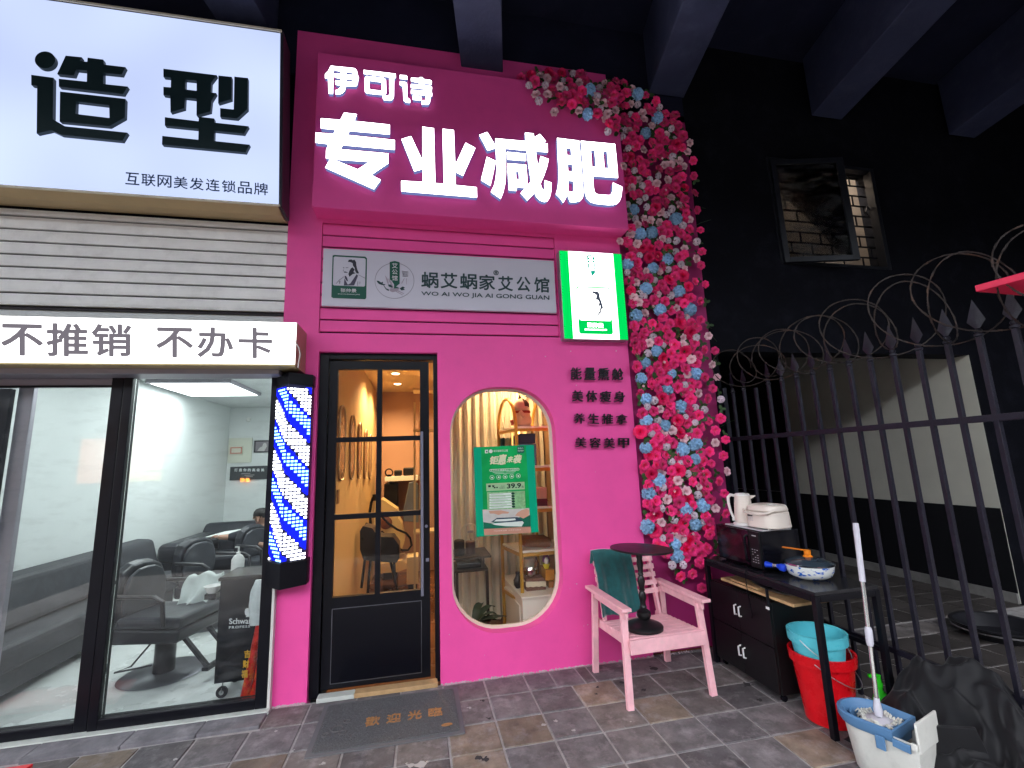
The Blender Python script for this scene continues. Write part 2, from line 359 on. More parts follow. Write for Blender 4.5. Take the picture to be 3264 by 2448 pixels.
# dark building wall with the passage opening and the window hole
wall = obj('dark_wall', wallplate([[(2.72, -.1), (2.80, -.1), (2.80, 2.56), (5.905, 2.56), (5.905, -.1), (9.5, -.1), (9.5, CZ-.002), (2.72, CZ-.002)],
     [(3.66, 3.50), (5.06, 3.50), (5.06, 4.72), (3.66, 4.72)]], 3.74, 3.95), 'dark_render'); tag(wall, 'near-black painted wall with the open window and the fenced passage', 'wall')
obj('upper_wall', MB().bb(-9, 2.715, 3.72, 3.95, 5.0, CZ-.002), 'ceiling_glow_tint', kind='structure')
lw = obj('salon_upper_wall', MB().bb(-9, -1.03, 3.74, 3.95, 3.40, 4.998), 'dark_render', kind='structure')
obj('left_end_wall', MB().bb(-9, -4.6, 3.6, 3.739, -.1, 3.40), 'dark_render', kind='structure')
obj('right_light_block', MB().bb(9.0, 9.3, -3.0, 3.74, -.1, CZ-.002), 'dark_render', kind='structure')  # unseen wall added to block light coming from the right
# passage behind the fence
pw = thing('passage_wall', 'beige wall with black lower part inside the fenced passage', 'wall', (5.95, 6, 0))
obj('upper_part', MB().prism([(5.90, 3.742, 0), (5.904, 3.742, 0), (5.904, 3.96, 0), (6.05, 3.96, 0), (6.05, 9.2, 0), (5.90, 9.2, 0)], (0, 0, 3.098)), M('beige_paint', (.52, .50, .43), .75, var=.06, vs=3, bump=.1), pw)
obj('added_pilaster', MB().bb(5.80, 5.884, 6.30, 6.55, .0, 3.09), 'black_wainscot_and_shade', pw, bevel=.005)  # added pillar where the darkened rear wall begins
obj('rear_shade', MB().bb(5.87, 5.899, 6.551, 9.2, .94, 3.09), 'black_wainscot_and_shade', pw)  # the passage fading into shade is put in as a black panel
obj('wainscot', MB().bb(5.885, 5.898, 3.745, 9.2, .10, .93), 'black_wainscot_and_shade', pw)
obj('baseboard', MB().bb(5.87, 5.898, 3.745, 9.2, .0, .10), M('grey_base', (.22, .21, .20), .6, var=.2), pw)
pb = obj('passage_back_wall', MB().bb(2.7, 6.05, 9.2, 9.4, 0, 3.1), 'dark_render', kind='structure')
obj('passage_left_wall', MB().bb(2.70, 2.80, 3.955, 9.2, 0, 3.1), 'dark_render', kind='structure')
obj('passage_ceiling', MB().bb(2.7, 6.05, 3.955, 9.4, 3.1, 3.2), 'dark_render', kind='structure')
# lit room behind the upper window
obj('window_room', MB().bb(3.0, 5.6, 4.20, 4.30, 3.21, 5.2), M('window_room_wall', (.42, .36, .30), .8), kind='structure')
obj('window_room_side', MB().bb(5.6, 5.7, 3.96, 5.0, 3.21, 5.2), 'window_room_wall', kind='structure')
obj('window_room_end', MB().bb(2.9, 3.0, 3.96, 5.0, 3.21, 5.2), 'window_room_wall', kind='structure')
obj('window_room_ceiling', MB().bb(2.9, 5.7, 3.96, 5.0, 5.2, 5.3), 'window_room_wall', kind='structure')
rl = bpy.data.lights.new('window_room_light', 'POINT'); rl.energy = 34*KL; rl.color = (1, .90, .80); rl.shadow_soft_size = .12
ro = bpy.data.objects.new('window_room_light', rl); C.objects.link(ro); ro.location = (4.6, 4.03, 5.05)

# buildings across the street (seen only in the glass) --------------------------------
ob_ = thing('opposite_building', 'dark building across the street reflected in the shop glass', 'building', (0, -14, 0))
obj('wall', MB().bb(-60, 60, -15, -14, -.02, 9.0), M('opp_wall', (.07, .07, .075), .8), ob_)
sgn = thing('restaurant_sign', 'orange and yellow lit restaurant sign across the street mirrored in the salon glass', 'sign', (-12, -13.9, 2))
obj('panel', MB().bb(-13.2, -11.75, -13.95, -13.85, 1.35, 3.1), glow('sign_orange', (1, .22, .03), 1.6), sgn)
obj('panel', MB().bb(-11.75, -10.3, -13.95, -13.85, 1.75, 3.0), glow('sign_yellow', (1, .58, .04), 1.6), sgn)
obj('panel', MB().bb(-12.3, -10.3, -13.95, -13.85, 1.35, 1.70), glow('sign_yellow2', (1, .75, .10), 1.8), sgn)
vs, fs = text2d('汤包', .012, .02)
obj('lettering', lay(vs, fs, [(-11.45, -13.84, 2.35), (-10.35, -13.84, 2.35), (-10.35, -13.84, 1.9), (-11.45, -13.84, 1.9)][::1], (0, 1, 0), .02), GW, sgn)
ring = MB().tube([(-10.75+.28*math.cos(t*PI/12), -13.82, 2.68+.28*math.sin(t*PI/12)) for t in range(24)], .03, 6, closed=True)
ring.bb(-10.9, -10.6, -13.84, -13.8, 2.75, 2.79); ring.bb(-10.95, -10.55, -13.84, -13.8, 2.66, 2.70); ring.bb(-10.9, -10.6, -13.84, -13.8, 2.57, 2.61)
obj('emblem', ring, GW, sgn)

# ------------------------------------------------------------------ pink shop
shop = thing('pink_shop_front', 'bright pink painted shop front with a black door and a pill-shaped window', 'shop front', (0, F, 0))
WIN = [(x, z) for x, z in rrect(.245, 1.130, .305, 2.215, .375, 10)]
outer = [(-1.0, -.05), (-.768, -.05), (-.768, 2.505), (.152, 2.505), (.152, -.05), (1.855, -.05), (1.855, 2.0), (1.855, 5.41), (-1.036, 5.41), (-1.036, 2.645), (-1.0, 2.645)]
slatbox = [(-.775, 2.655), (1.215, 2.655), (1.215, 3.60), (-.775, 3.60)]
obj('wall', wallplate([outer, WIN, slatbox], F, F+.13), 'pink_paint', shop)
obj('side_wall', wallplate([[(1.858, -.05), (2.715, -.05), (2.715, 5.07), (2.13, 5.07), (2.13, 5.40), (1.858, 5.40)]], F+.03, F+.13), M('deep_magenta', (.34, .018, .13), .6, var=.12, vs=3, bump=.15, bs=90), shop)  # side wall is a deeper magenta than the front
obj('fascia_box', MB().bb(-.82, 1.867, 3.51, F-.001, 3.63, 5.04), 'pink_paint', shop, bevel=.004)
# boards of the louvre panel
for k in range(9):
    z1 = 3.590-.1035*k
    obj('slat', MB().bb(-.772, 1.212, F+.008, F+.030, z1-.090, z1), 'pink_paint', shop, bevel=.002)
obj('slat_backing', MB().bb(-.775, 1.215, F+.05, F+.06, 2.655, 3.60), M('dark_plum', (.05, .008, .03), .8), shop)
chp = MB(); rcp = random.Random(31)
for k in range(26):
    x, z, s_ = rcp.uniform(.2, 1.8), rcp.uniform(.05, 2.6), rcp.uniform(.002, .007)
    if .22 < x < 1.16 and .28 < z < 2.25: continue
    chp.add([(x-s_, F-.0008, z), (x, F-.0008, z-s_*rcp.uniform(.5, 1.5)), (x+s_*rcp.uniform(.5, 1.6), F-.0008, z+s_*.3), (x, F-.0008, z+s_)], [(0, 1, 2, 3)])
obj('paint_chip', chp, M('chip_white', (.6, .5, .52), .8), shop, kind='stuff')
# window reveal and frame
rev = MB(); a = rrect(.245, 1.130, .305, 2.215, .375, 10)[:]; b = rrect(.265, 1.106, .325, 2.195, .355, 10)
vs, fs = plate2d([a, b], .03); rev.add([Vector((v.x, F+.115-v.z, v.y)) for v in vs], fs)
obj('window_frame', rev, M('cream_frame', (.72, .66, .52), .5), shop)
obj('window_pane', wallplate([rrect(.255, 1.12, .315, 2.205, .365, 10)], F+.118, F+.122), glass('shop_glass', (.97, .96, .92), .38), shop)

# raised characters on the fascia
sign = thing('shop_sign', 'large glowing white channel characters 专业减肥 with 伊可诗 above on the pink fascia', 'sign', (.5, 3.5, 4.2))
Z1 = (990, 340, 5.53); Z2 = (1260, 380, 6.143); Z3 = (1520, 400, 6.38); Z4 = (1750, 420, 6.636); Z5 = (1020, 190, 5.821)
YL, DL = 3.462, .042
zhuan = [[(590,105),(815,132),(770,252),(1395,318),(1395,490),(683,428),(655,500),(1483,588),(1483,760),(562,676),(535,752),(1370,826),(1372,995),(1065,1203),(1235,1288),(1118,1455),(258,1075),(345,922),(272,912),(275,765),(316,660),(85,632),(90,458),(405,480),(436,408),(180,380),(182,205),(528,232)],
         [(395,928),(830,1107),(1035,972)]]
ye = [[(532,146),(755,178),(782,1252),(952,1265),(926,188),(1145,212),(1172,905),(1378,460),(1566,562),(1322,1108),(1176,1030),(1182,1290),(1594,1332),(1600,1532),(118,1410),(116,1204),(542,1228),(536,975),(374,1020),(122,388),(308,332),(533,815)]]
jian = [[(50,192),(210,132),(376,408),(378,262),(990,318),(980,145),(1150,162),(1166,240),(1282,172),(1404,318),(1356,352),(1436,372),(1442,542),(1197,525),(1240,868),(1300,622),(1462,684),(1420,860),(1360,1030),(1290,1185),(1320,1270),(1366,1328),(1384,1240),(1380,1112),(1516,1162),(1512,1330),(1480,1470),(1430,1540),(1370,1555),(1280,1520),(1210,1450),(1174,1368),(1024,1522),(892,1376),(985,1270),(810,1255),(806,1328),(655,1318),(640,1100),(625,770),(1003,800),(1018,1020),(1030,1222),(1102,1135),(1060,860),(1012,512),(576,468),(588,700),(590,960),(575,1180),(535,1360),(482,1490),(286,1352),(350,1220),(385,1080),(402,900),(395,650),(382,460),(220,512)],
        [(1170,252),(1236,342),(1180,330)], [(790,935),(855,938),(864,1096),(798,1094)]]
jian2 = [[(612,538),(992,575),(998,720),(618,690)]]
jian3 = [[(202,636),(382,722),(330,980),(274,1224),(86,1112),(160,820)]]
fei1 = [[(172,130),(635,188),(668,560),(700,930),(718,1200),(718,1370),(690,1430),(640,1472),(560,1484),(446,1484),(385,1318),(350,1410),(300,1502),(240,1410),(146,1318),(185,1200),(205,1000),(202,760),(185,500)],
        [(366,342),(464,350),(476,502),(378,494)], [(390,678),(494,686),(504,840),(402,834)], [(410,1032),(516,1042),(528,1230),(510,1265),(480,1272),(402,1262)]]
fei2 = [[(676,190),(1395,258),(1430,600),(1460,975),(930,935),(945,1180),(960,1260),(990,1305),(1040,1325),(1280,1342),(1320,1320),(1340,1260),(1354,1075),(1552,1168),(1528,1370),(1490,1470),(1440,1520),(1370,1545),(1240,1548),(960,1518),(870,1480),(800,1410),(765,1310),(745,1100),(720,760)],
        [(882,386),(968,394),(992,746),(908,742)], [(1145,410),(1228,418),(1258,772),(1170,768)]]
SIDE = M('letter_side', (.25, .22, .36), .5)
def channel(loops_list, crop, label, Y=YL, dep=DL):
    mb = MB(); face = MB()
    for lp in loops_list:
        a = plate(lp, crop, Y+.004, dep); mb.add(a.v, a.f)
        b = plate(lp, crop, Y+.002, .0006); face.add(b.v, b.f)
    o = obj('character', face, GW, sign); sg(o, label=label)
    obj('letter_side', mb, glow('letter_halo', (.36, .42, 1.0), .20), o)  # sides made to glow for a bluish halo around the characters
channel([zhuan], Z1, 'first large white character 专')
channel([ye], Z2, 'second large white character 业')
channel([jian, jian2, jian3], Z3, 'third large white character 减')
channel([fei1, fei2], Z4, 'fourth large white character 肥')
yi = [[(200,115),(640,160),(680,200),(700,290),(720,330),(705,385),(695,460),(665,495),(480,488),(465,560),(420,620),(360,642),(288,640),(284,570),(330,558),(372,520),(388,482),(290,462),(282,395),(390,392),(392,358),(276,328),(270,262),(388,256),(388,216),(285,202),(270,165),(245,232),(238,635),(160,630),(150,345),(95,348),(95,268),(160,200)],
      [(482,230),(612,246),(614,290),(484,274)], [(484,366),(612,372),(612,416),(484,404)]]
ke = [[(808,192),(1400,262),(1408,335),(1372,345),(1370,690),(1340,745),(1290,760),(1175,745),(1162,675),(1270,670),(1290,640),(1286,325),(810,262)]]
ke2 = [[(860,305),(1180,340),(1220,370),(1228,620),(1190,658),(880,626),(836,600),(828,350)], [(918,390),(1130,418),(1150,440),(1148,578),(935,556),(915,530)]]
shi_a = [[(1480,285),(1600,292),(1622,320),(1622,368),(1482,352)]]
shi_b = [[(1482,405),(1570,410),(1612,440),(1622,700),(1670,745),(1670,802),(1600,795),(1552,760),(1538,500),(1482,468)]]
shi_c = [[(1690,338),(1845,345),(1848,325),(1900,330),(1925,362),(2050,380),(2072,402),(2070,455),(1925,442),(1922,470),(2060,492),(2078,520),(2070,572),(2050,575),(2078,620),(2078,680),(2045,682),(2040,790),(2010,835),(1890,832),(1882,756),(1958,755),(1965,665),(1690,632),(1690,562),(1955,578),(1955,548),(1688,522),(1688,455),(1840,462),(1840,428),(1690,402)]]
shi_d = [[(1722,668),(1870,680),(1888,720),(1882,758),(1724,742)]]
channel([yi], Z5, 'first small white character 伊', 3.475, .03)
channel([ke, ke2], Z5, 'second small white character 可', 3.475, .03)
channel([shi_a, shi_b, shi_c, shi_d], Z5, 'third small white character 诗', 3.475, .03)

# grey-white signboard 蜗艾蜗家艾公馆
YB = 3.655
bd = thing('moxibustion_signboard', 'unlit pale grey signboard reading 蜗艾蜗家艾公馆 across the pink slats', 'signboard', (.2, YB, 3.1))
q = [onY(1031, 791.5, YB), onY(1765, 832, YB), onY(1771, 997, YB), onY(1025, 974, YB)]
obj('board', MB().bb(q[0].x, q[1].x, YB, YB+.03, q[3].z, q[0].z), M('board_white', (.56, .54, .62), .35), bd, bevel=.003)
DG = M('dark_green_print', (.006, .085, .055), .5); DT = M('dark_teal_print', (.018, .05, .055), .5); DK = M('ink_print', (.03, .03, .045), .5); WH = M('white_print', (.6, .6, .62), .5)
GRY = M('grey_print', (.25, .24, .28), .5)
Zb = (1000, 680, 2.1067); Zp = (1030, 780, 5.978)
def pr(loops, crop, Y, name, mat, parent, off=.0): return obj(name, plate(loops, crop, Y-off, .002), mat, parent)
pr([[(180,205),(215,196),(800,228),(835,255),(822,1010),(800,1038),(185,1015),(155,990)],[(200,235),(225,222),(790,255),(812,280),(800,780),(780,798),(205,775),(184,755)]], Zp, YB-.003, 'portrait_frame', DG, bd)
obj('lettering', letter('张仲景', [(1030+335/5.978, 780+830/5.978), (1030+635/5.978, 780+842/5.978), (1030+635/5.978, 780+912/5.978), (1030+335/5.978, 780+905/5.978)], YB-.006, .012, .002), WH, bd)
obj('lettering', letter('ZHANG ZHONG JING', [(1030+280/5.978, 780+930/5.978), (1030+698/5.978, 780+942/5.978), (1030+698/5.978, 780+965/5.978), (1030+280/5.978, 780+950/5.978)], YB-.006, .0, .002), WH, bd)
# plain bearded scholar print: hair, face shading, robe lines
pr([[(470,325),(490,285),(540,280),(560,295),(600,288),(628,330),(632,390),(650,470),(685,545),(640,548),(610,500),(600,440),(570,400),(560,350),(520,330)]], Zp, YB-.003, 'portrait_print', DK, bd)
pr([[(560,430),(600,470),(575,520),(620,540),(560,560),(500,610),(480,560),(500,500),(530,450)]], Zp, YB-.003, 'portrait_print', DK, bd)
pr([[(390,512),(430,510),(475,535),(430,532),(400,530)],[(410,590),(440,600),(460,640),(475,700),(440,680),(415,640)],[(405,640),(470,760),(520,735),(640,560),(665,590),(590,775),(395,775)]], Zp, YB-.003, 'portrait_print', M('ink_soft', (.07, .06, .10), .5), bd)
pr([[(375,430),(400,425),(405,445),(385,450)],[(430,430),(480,430),(480,440),(432,446)],[(385,460),(378,500),(400,505),(392,492)],[(240,740),(300,670),(400,600),(402,608),(310,680),(250,742)],[(665,565),(800,630),(800,645),(668,575)],[(300,690),(330,685),(320,750),(305,740)],[(655,700),(668,700),(662,780),(650,780)],[(695,700),(708,705),(702,750),(694,745)]], Zp, YB-.003, 'portrait_print', GRY, bd)
# round emblem
def ring2(cx_, cy_, rx, ry, t, n=48):
    return [[(cx_+(rx+t)*math.cos(2*PI*i/n), cy_+(ry+t)*math.sin(2*PI*i/n)) for i in range(n)], [(cx_+(rx-t)*math.cos(2*PI*i/n), cy_+(ry-t)*math.sin(2*PI*i/n)) for i in range(n)]]
pr(ring2(1360, 685, 372, 338, 4), Zp, YB-.003, 'emblem_ring', GRY, bd)
pr([[(1268,330),(1310,320),(1365,310),(1415,322),(1458,335),(1458,740),(1385,800),(1450,825),(1350,832),(1352,760),(1310,690),(1268,660)]], Zp, YB-.005, 'emblem_ribbon', DG, bd)
for k, ch in enumerate('艾公馆'):
    y0 = 350+k*118; obj('lettering', letter(ch, [(1030+(1312)/5.978, 780+y0/5.978), (1030+1420/5.978, 780+(y0+4)/5.978), (1030+1420/5.978, 780+(y0+100)/5.978), (1030+1312/5.978, 780+(y0+96)/5.978)], YB-.008, .012, .002), WH, bd)
pr([[(1020,682),(1060,690),(1105,720),(1140,705),(1135,745),(1185,755),(1130,770),(1060,745),(1030,710)],[(1140,760),(1190,755),(1160,775),(1200,830),(1265,860),(1240,880),(1190,845)],[(1232,755),(1290,760),(1335,815),(1300,818),(1250,795)],[(1458,830),(1520,795),(1560,820),(1530,835),(1558,860),(1490,868)],[(1350,825),(1400,800),(1455,825),(1400,835)]], Zp, YB-.003, 'emblem_crane', DT, bd)
pr([[(1180,580),(1230,650),(1255,745),(1225,740),(1200,660)],[(1240,640),(1300,700),(1348,830),(1290,760),(1255,700)],[(1280,830),(1450,830),(1420,880),(1320,905),(1270,880)],[(1380,890),(1400,885),(1520,955),(1510,962)],[(1430,870),(1545,930),(1540,940),(1420,885)],[(1490,735),(1540,640),(1555,640),(1500,745)],[(1580,640),(1592,640),(1592,755),(1584,755)]], Zp, YB-.003, 'emblem_crane', M('pale_print', (.36, .30, .36), .5), bd)
pr([[(1503,502),(1620,512),(1615,608),(1500,600)],[(1510,510),(1612,520),(1608,600),(1507,593)]], Zp, YB-.003, 'seal_print', GRY, bd)
obj('lettering', letter('蜗艾', [(1030+1516/5.978, 780+522/5.978), (1030+1605/5.978, 780+530/5.978), (1030+1602/5.978, 780+590/5.978), (1030+1513/5.978, 780+584/5.978)], YB-.005, .0, .002), GRY, bd)
chs = '蜗艾蜗家艾公馆'; xs0 = [722, 852, 982, 1110, 1238, 1362, 1480]; xs1 = [838, 965, 1098, 1218, 1338, 1455, 1582]
ys0 = [392, 398, 403, 410, 420, 424, 428]; ys1 = [500, 503, 508, 514, 520, 524, 530]
for k in range(7):
    obj('lettering', letter(chs[k], [(1000+xs0[k]/2.1067, 680+ys0[k]/2.1067), (1000+xs1[k]/2.1067, 680+(ys0[k]+4)/2.1067), (1000+xs1[k]/2.1067, 680+(ys1[k]+3)/2.1067), (1000+xs0[k]/2.1067, 680+ys1[k]/2.1067)], YB-.003, .018, .002), DT, bd)
obj('lettering', letter('WO AI WO JIA AI GONG GUAN', [(1000+722/2.1067, 680+524/2.1067), (1000+1582/2.1067, 680+552/2.1067), (1000+1582/2.1067, 680+590/2.1067), (1000+722/2.1067, 680+558/2.1067)], YB-.003, .012, .002), DT, bd)
obj('lettering', letter('®', [(1000+1206/2.1067, 680+382/2.1067), (1000+1242/2.1067, 680+384/2.1067), (1000+1242/2.1067, 680+416/2.1067), (1000+1206/2.1067, 680+414/2.1067)], YB-.003, .008, .002), DT, bd)

# lit green and white box
YG = 3.60
gb = thing('light_box', 'small glowing white light box with green side bands beside the grey signboard', 'light box', (1.5, YG, 3))
g0 = [onY(1781, 797, YG), onY(1981, 808, YG), onY(2003, 1078, YG), onY(1798, 1080, YG)]
gx0, gx1, gz1, gz0 = g0[3].x+.001, g0[1].x, g0[0].z, g0[3].z
obj('casing', MB().bb(gx0, gx1, YG+.004, F-.001, gz0, gz1), M('silver_case', (.4, .4, .42), .35, metal=.7), gb, bevel=.003)
obj('face', MB().bb(gx0+.085, gx1-.085, YG, YG+.003, gz0+.004, gz1-.004), glow('box_white', (1, 1, 1), 1.7), gb)
obj('green_band', MB().bb(gx0+.004, gx0+.084, YG, YG+.003, gz0+.004, gz1-.004), 'box_light_green', gb)
obj('green_band', MB().bb(gx1-.084, gx1-.004, YG, YG+.003, gz0+.004, gz1-.004), 'box_light_green', gb)
Zg = (1790, 800, 5.53)
PG = glow('print_green_lit', (.0, .70, .11), .42); PT = glow('print_teal_lit', (.0, .32, .24), .5); PD = glow('print_dark_lit', (.06, .07, .10), .5); PL = glow('print_pale_lit', (.55, .62, .62), .9)
pr([[(255,640),(290,620),(820,640),(852,670),(910,1440),(890,1472),(340,1460),(310,1430)],[(272,660),(300,642),(815,660),(838,680),(886,1200),(862,1235),(340,1220),(300,1180)]], Zg, YG-.003, 'portrait_frame', PG, gb)
pr([[(445,75),(510,68),(580,90),(594,380),(540,450),(510,350),(468,320)]], Zg, YG-.003, 'emblem_ribbon', PT, gb)
for k, ch in enumerate('艾公馆'):
    y0 = 90+k*90; obj('lettering', letter(ch, [(1790+(468+6*k)/5.53, 800+y0/5.53), (1790+(560+6*k)/5.53, 800+y0/5.53), (1790+(562+6*k)/5.53, 800+(y0+78)/5.53), (1790+(470+6*k)/5.53, 800+(y0+78)/5.53)], YG-.006, .02, .002), GW, gb)
pr(ring2(525, 340, 256, 262, 1.5), Zg, YG-.002, 'emblem_ring', PL, gb)
pr([[(535,740),(550,705),(600,712),(640,710),(668,760),(680,840),(700,880),(735,1000),(700,1060),(670,1060),(690,960),(650,980),(665,900),(640,860),(600,860),(620,780),(580,750)],[(545,1045),(610,965),(580,1040)],[(575,1210),(690,1060),(720,1000),(700,1080)]], Zg, YG-.003, 'portrait_print', PD, gb)
pr([[(305,350),(370,390),(330,385)],[(450,400),(520,440),(480,435)],[(610,470),(650,440),(655,480)],[(495,865),(550,855),(548,875),(500,880)],[(500,940),(545,965),(510,960)],[(520,1050),(545,1110),(560,1200),(505,1200)]], Zg, YG-.003, 'portrait_print', PL, gb)
obj('lettering', letter('张仲景', [(1790+455/5.53, 800+1262/5.53), (1790+735/5.53, 800+1275/5.53), (1790+738/5.53, 800+1352/5.53), (1790+458/5.53, 800+1340/5.53)], YG-.006, .025, .002), GW, gb)
obj('lettering', letter('ZHANG ZHONG JING', [(1790+408/5.53, 800+1372/5.53), (1790+795/5.53, 800+1380/5.53), (1790+795/5.53, 800+1408/5.53), (1790+408/5.53, 800+1400/5.53)], YG-.006, .02, .002), GW, gb)

# four rows of black raised characters
rows = [('能量熏舱', (1818,1172,1984,1212)), ('美体瘦身', (1823,1245,1990,1282)), ('养生推拿', (1828,1318,1997,1352)), ('美容美甲', (1833,1394,2003,1428))]
ordn = ['top', 'second', 'third', 'bottom']
for r_, (txt, (u0, v0, u1, v1)) in enumerate(rows):
    t = thing('wall_lettering', '%s row of small black raised characters %s on the pink wall' % (ordn[r_], txt), 'lettering', onY((u0+u1)/2, (v0+v1)/2, 3.68), group='rows of black raised characters')
    sp = (u1-u0-34)/3
    for k, ch in enumerate(txt):
        a = u0+k*sp; obj('character', letter(ch, [(a, v0+k*.8), (a+34, v0+k*.8+.5), (a+34, v1+k*.8-1), (a, v1+k*.8-2)], 3.667, .010, .02), M('black_acrylic', (.01, .008, .012), .3), t)
# ------------------------------------------------------------------ black door of the pink shop
DY = 3.765
dr = thing('shop_door', 'tall black door with six glass panes and a long bar handle, slightly ajar', 'door', (-.3, DY, 0))
fr = MB()
fr.bb(-.767, -.700, 3.735, 3.86, 0, 2.504); fr.bb(.118, .151, 3.735, 3.86, 0, 2.504); fr.bb(-.700, .118, 3.735, 3.86, 2.455, 2.504)
obj('door_frame', fr, 'black_metal', dr, bevel=.003)
leaf = MB(); y0, y1 = DY, DY+.045
px = [(-.632, -.330), (-.292, .010)]; pz = [(.652, 1.208), (1.245, 1.795), (1.832, 2.378)]
holes = [[(a, c), (b, c), (b, d), (a, d)] for a, b in px for c, d in pz]
vs, fs = plate2d([[(-.694, .035), (.082, .035), (.082, 2.448), (-.694, 2.448)]]+holes, y1-y0); leaf.add([Vector((v.x, (y0+y1)/2-v.z, v.y)) for v in vs], fs)
obj('door_leaf', leaf, 'black_metal', dr, bevel=.0025)
pn = MB(); pn.prism([(-.625, DY-.003, .075), (.012, DY-.003, .075), (.012, DY-.003, .572), (-.625, DY-.003, .572)], (0, .003, 0))
obj('lower_panel', pn, 'black_gloss', dr)
tr = MB(); 
for (a, b) in [((-.628, .072), (.015, .072)), ((.015, .072), (.015, .575)), ((.015, .575), (-.628, .575)), ((-.628, .575), (-.628, .072))]:
    tr.bar((a[0], DY-.004, a[1]), (b[0], DY-.004, b[1]), .004, .004)
obj('panel_trim', tr, M('trim_steel', (.25, .25, .28), .35, metal=.9), dr)
for a, b in px:
    for c, d in pz: obj('pane', MB().bb(a+.001, b-.001, DY+.02, DY+.024, c+.001, d-.001), MATS['shop_glass'], dr)
hd = MB().bb(.012, .034, DY-.062, DY-.042, .62, 1.86); 
h = obj('handle', hd, M('handle_steel', (.22, .22, .28), .35, metal=.5), dr, bevel=.004)
obj('handle_mount', MB().bb(.016, .030, DY-.042, DY-.001, .78, .80), 'handle_steel', h); obj('handle_mount', MB().bb(.016, .030, DY-.042, DY-.001, 1.68, 1.70), 'handle_steel', h)
obj('lock', MB().lathe([(.0, -.006), (.012, -.006), (.012, .0)], (.055, DY-.003, 1.12), 12, R=Matrix.Rotation(PI/2, 3, 'X')), 'handle_steel', dr)
obj('lock', MB().bb(.05, .075, DY-.008, DY-.001, .855, .88), 'handle_steel', dr)
obj('door_sill', MB().bb(-.45, .13, 3.66, 3.74, 0, .03), M('wood_sill', (.46, .29, .14), .5, var=.15, vs=20), dr, bevel=.003)
obj('door_sill', MB().bb(-.70, -.452, 3.66, 3.74, 0, .028), 'pale_marble', dr, bevel=.003)

# door mat 歡迎光臨 -----------------------------------------------------------
c = [onZ(1045, 2240), onZ(1462, 2198), onZ(1478, 2345), onZ(982, 2418)]
mt = thing('door_mat', 'dark grey rubber door mat with orange 歡迎光臨 lettering before the black door', 'door mat', (-.18, 3.32, 0))
x0m, x1m, y0m, y1m = -.635, .268, 3.03, 3.615
vs, fs = plate2d([rrect(x0m, x1m, y0m, y1m, .012, 3)], .006); obj('border', MB().add([Vector((v.x, v.y, .004+v.z)) for v in vs], fs), M('mat_rubber', (.13, .128, .135), .7), mt, bevel=.002)
E2 = random.Random(3)
vs, fs = plate2d([rrect(x0m+.03, x1m-.03, y0m+.03, y1m-.03, .02, 3)], .006)
obj('pile', MB().add([Vector((v.x, v.y, .0105+v.z)) for v in vs], fs), M('mat_pile', (.105, .105, .108), .95, var=.35, vs=160, bump=1.0, bs=220), mt)
lp = MB()                                            # curled loops of the mat
for k in range(2600):
    x = E2.uniform(x0m+.04, x1m-.04); y = E2.uniform(y0m+.04, y1m-.04); a = E2.uniform(0, PI); s_ = .006
    lp.bar((x-s_*math.cos(a), y-s_*math.sin(a), .0135), (x+s_*math.cos(a), y+s_*math.sin(a), .0145+E2.random()*.002), .0022, .0022)
obj('curl', lp, 'mat_pile', mt, kind='stuff')
OR = M('mat_orange', (.40, .19, .07), .8, var=.3, vs=60, dirt=(.09, .08, .08), dirt_scale=40, dirt_amt=.7)
def floor_letter(ch, x, y, wx, wy, mat, bold=.02, z=.0165, dep=.003):
    vs, fs = text2d(ch, bold, dep); q = [(x, y+wy, z), (x+wx, y+wy, z), (x+wx, y, z), (x, y, z)]
    obj('lettering', lay(vs, fs, q, (0, 0, 1), 0), mat, mt)
for k, ch in enumerate('歡迎光臨'): floor_letter(ch, -.335+k*.130, 3.245, .088, .105, OR)
for k, ch in enumerate('WELCOME'): floor_letter(ch, -.33+k*.073, 3.395, .026, .026, M('mat_dark_letter', (.12, .11, .11), .9), .01)
obj('oval_patch', MB().lathe([(.0, .0), (.034, .0), (.034, .003), (0, .003)], (.165, 3.13, .015), 20, sy=.45, cap=False), OR, mt)
mo = MB()
for (x, y, r) in [(-.50, 3.27, .035), (-.45, 3.34, .02), (-.555, 3.22, .02), (-.46, 3.22, .022)]:
    mo.tube([(x+r*math.cos(t*PI/8), y+r*math.sin(t*PI/8), .016) for t in range(16)], .0035, 5, closed=True)
for k in range(5): mo.bar((-.56+k*.03, 3.19, .016), (-.56+k*.03, 3.225, .016), .004, .004)
obj('embossed_flower', mo, 'mat_dark_letter', mt)

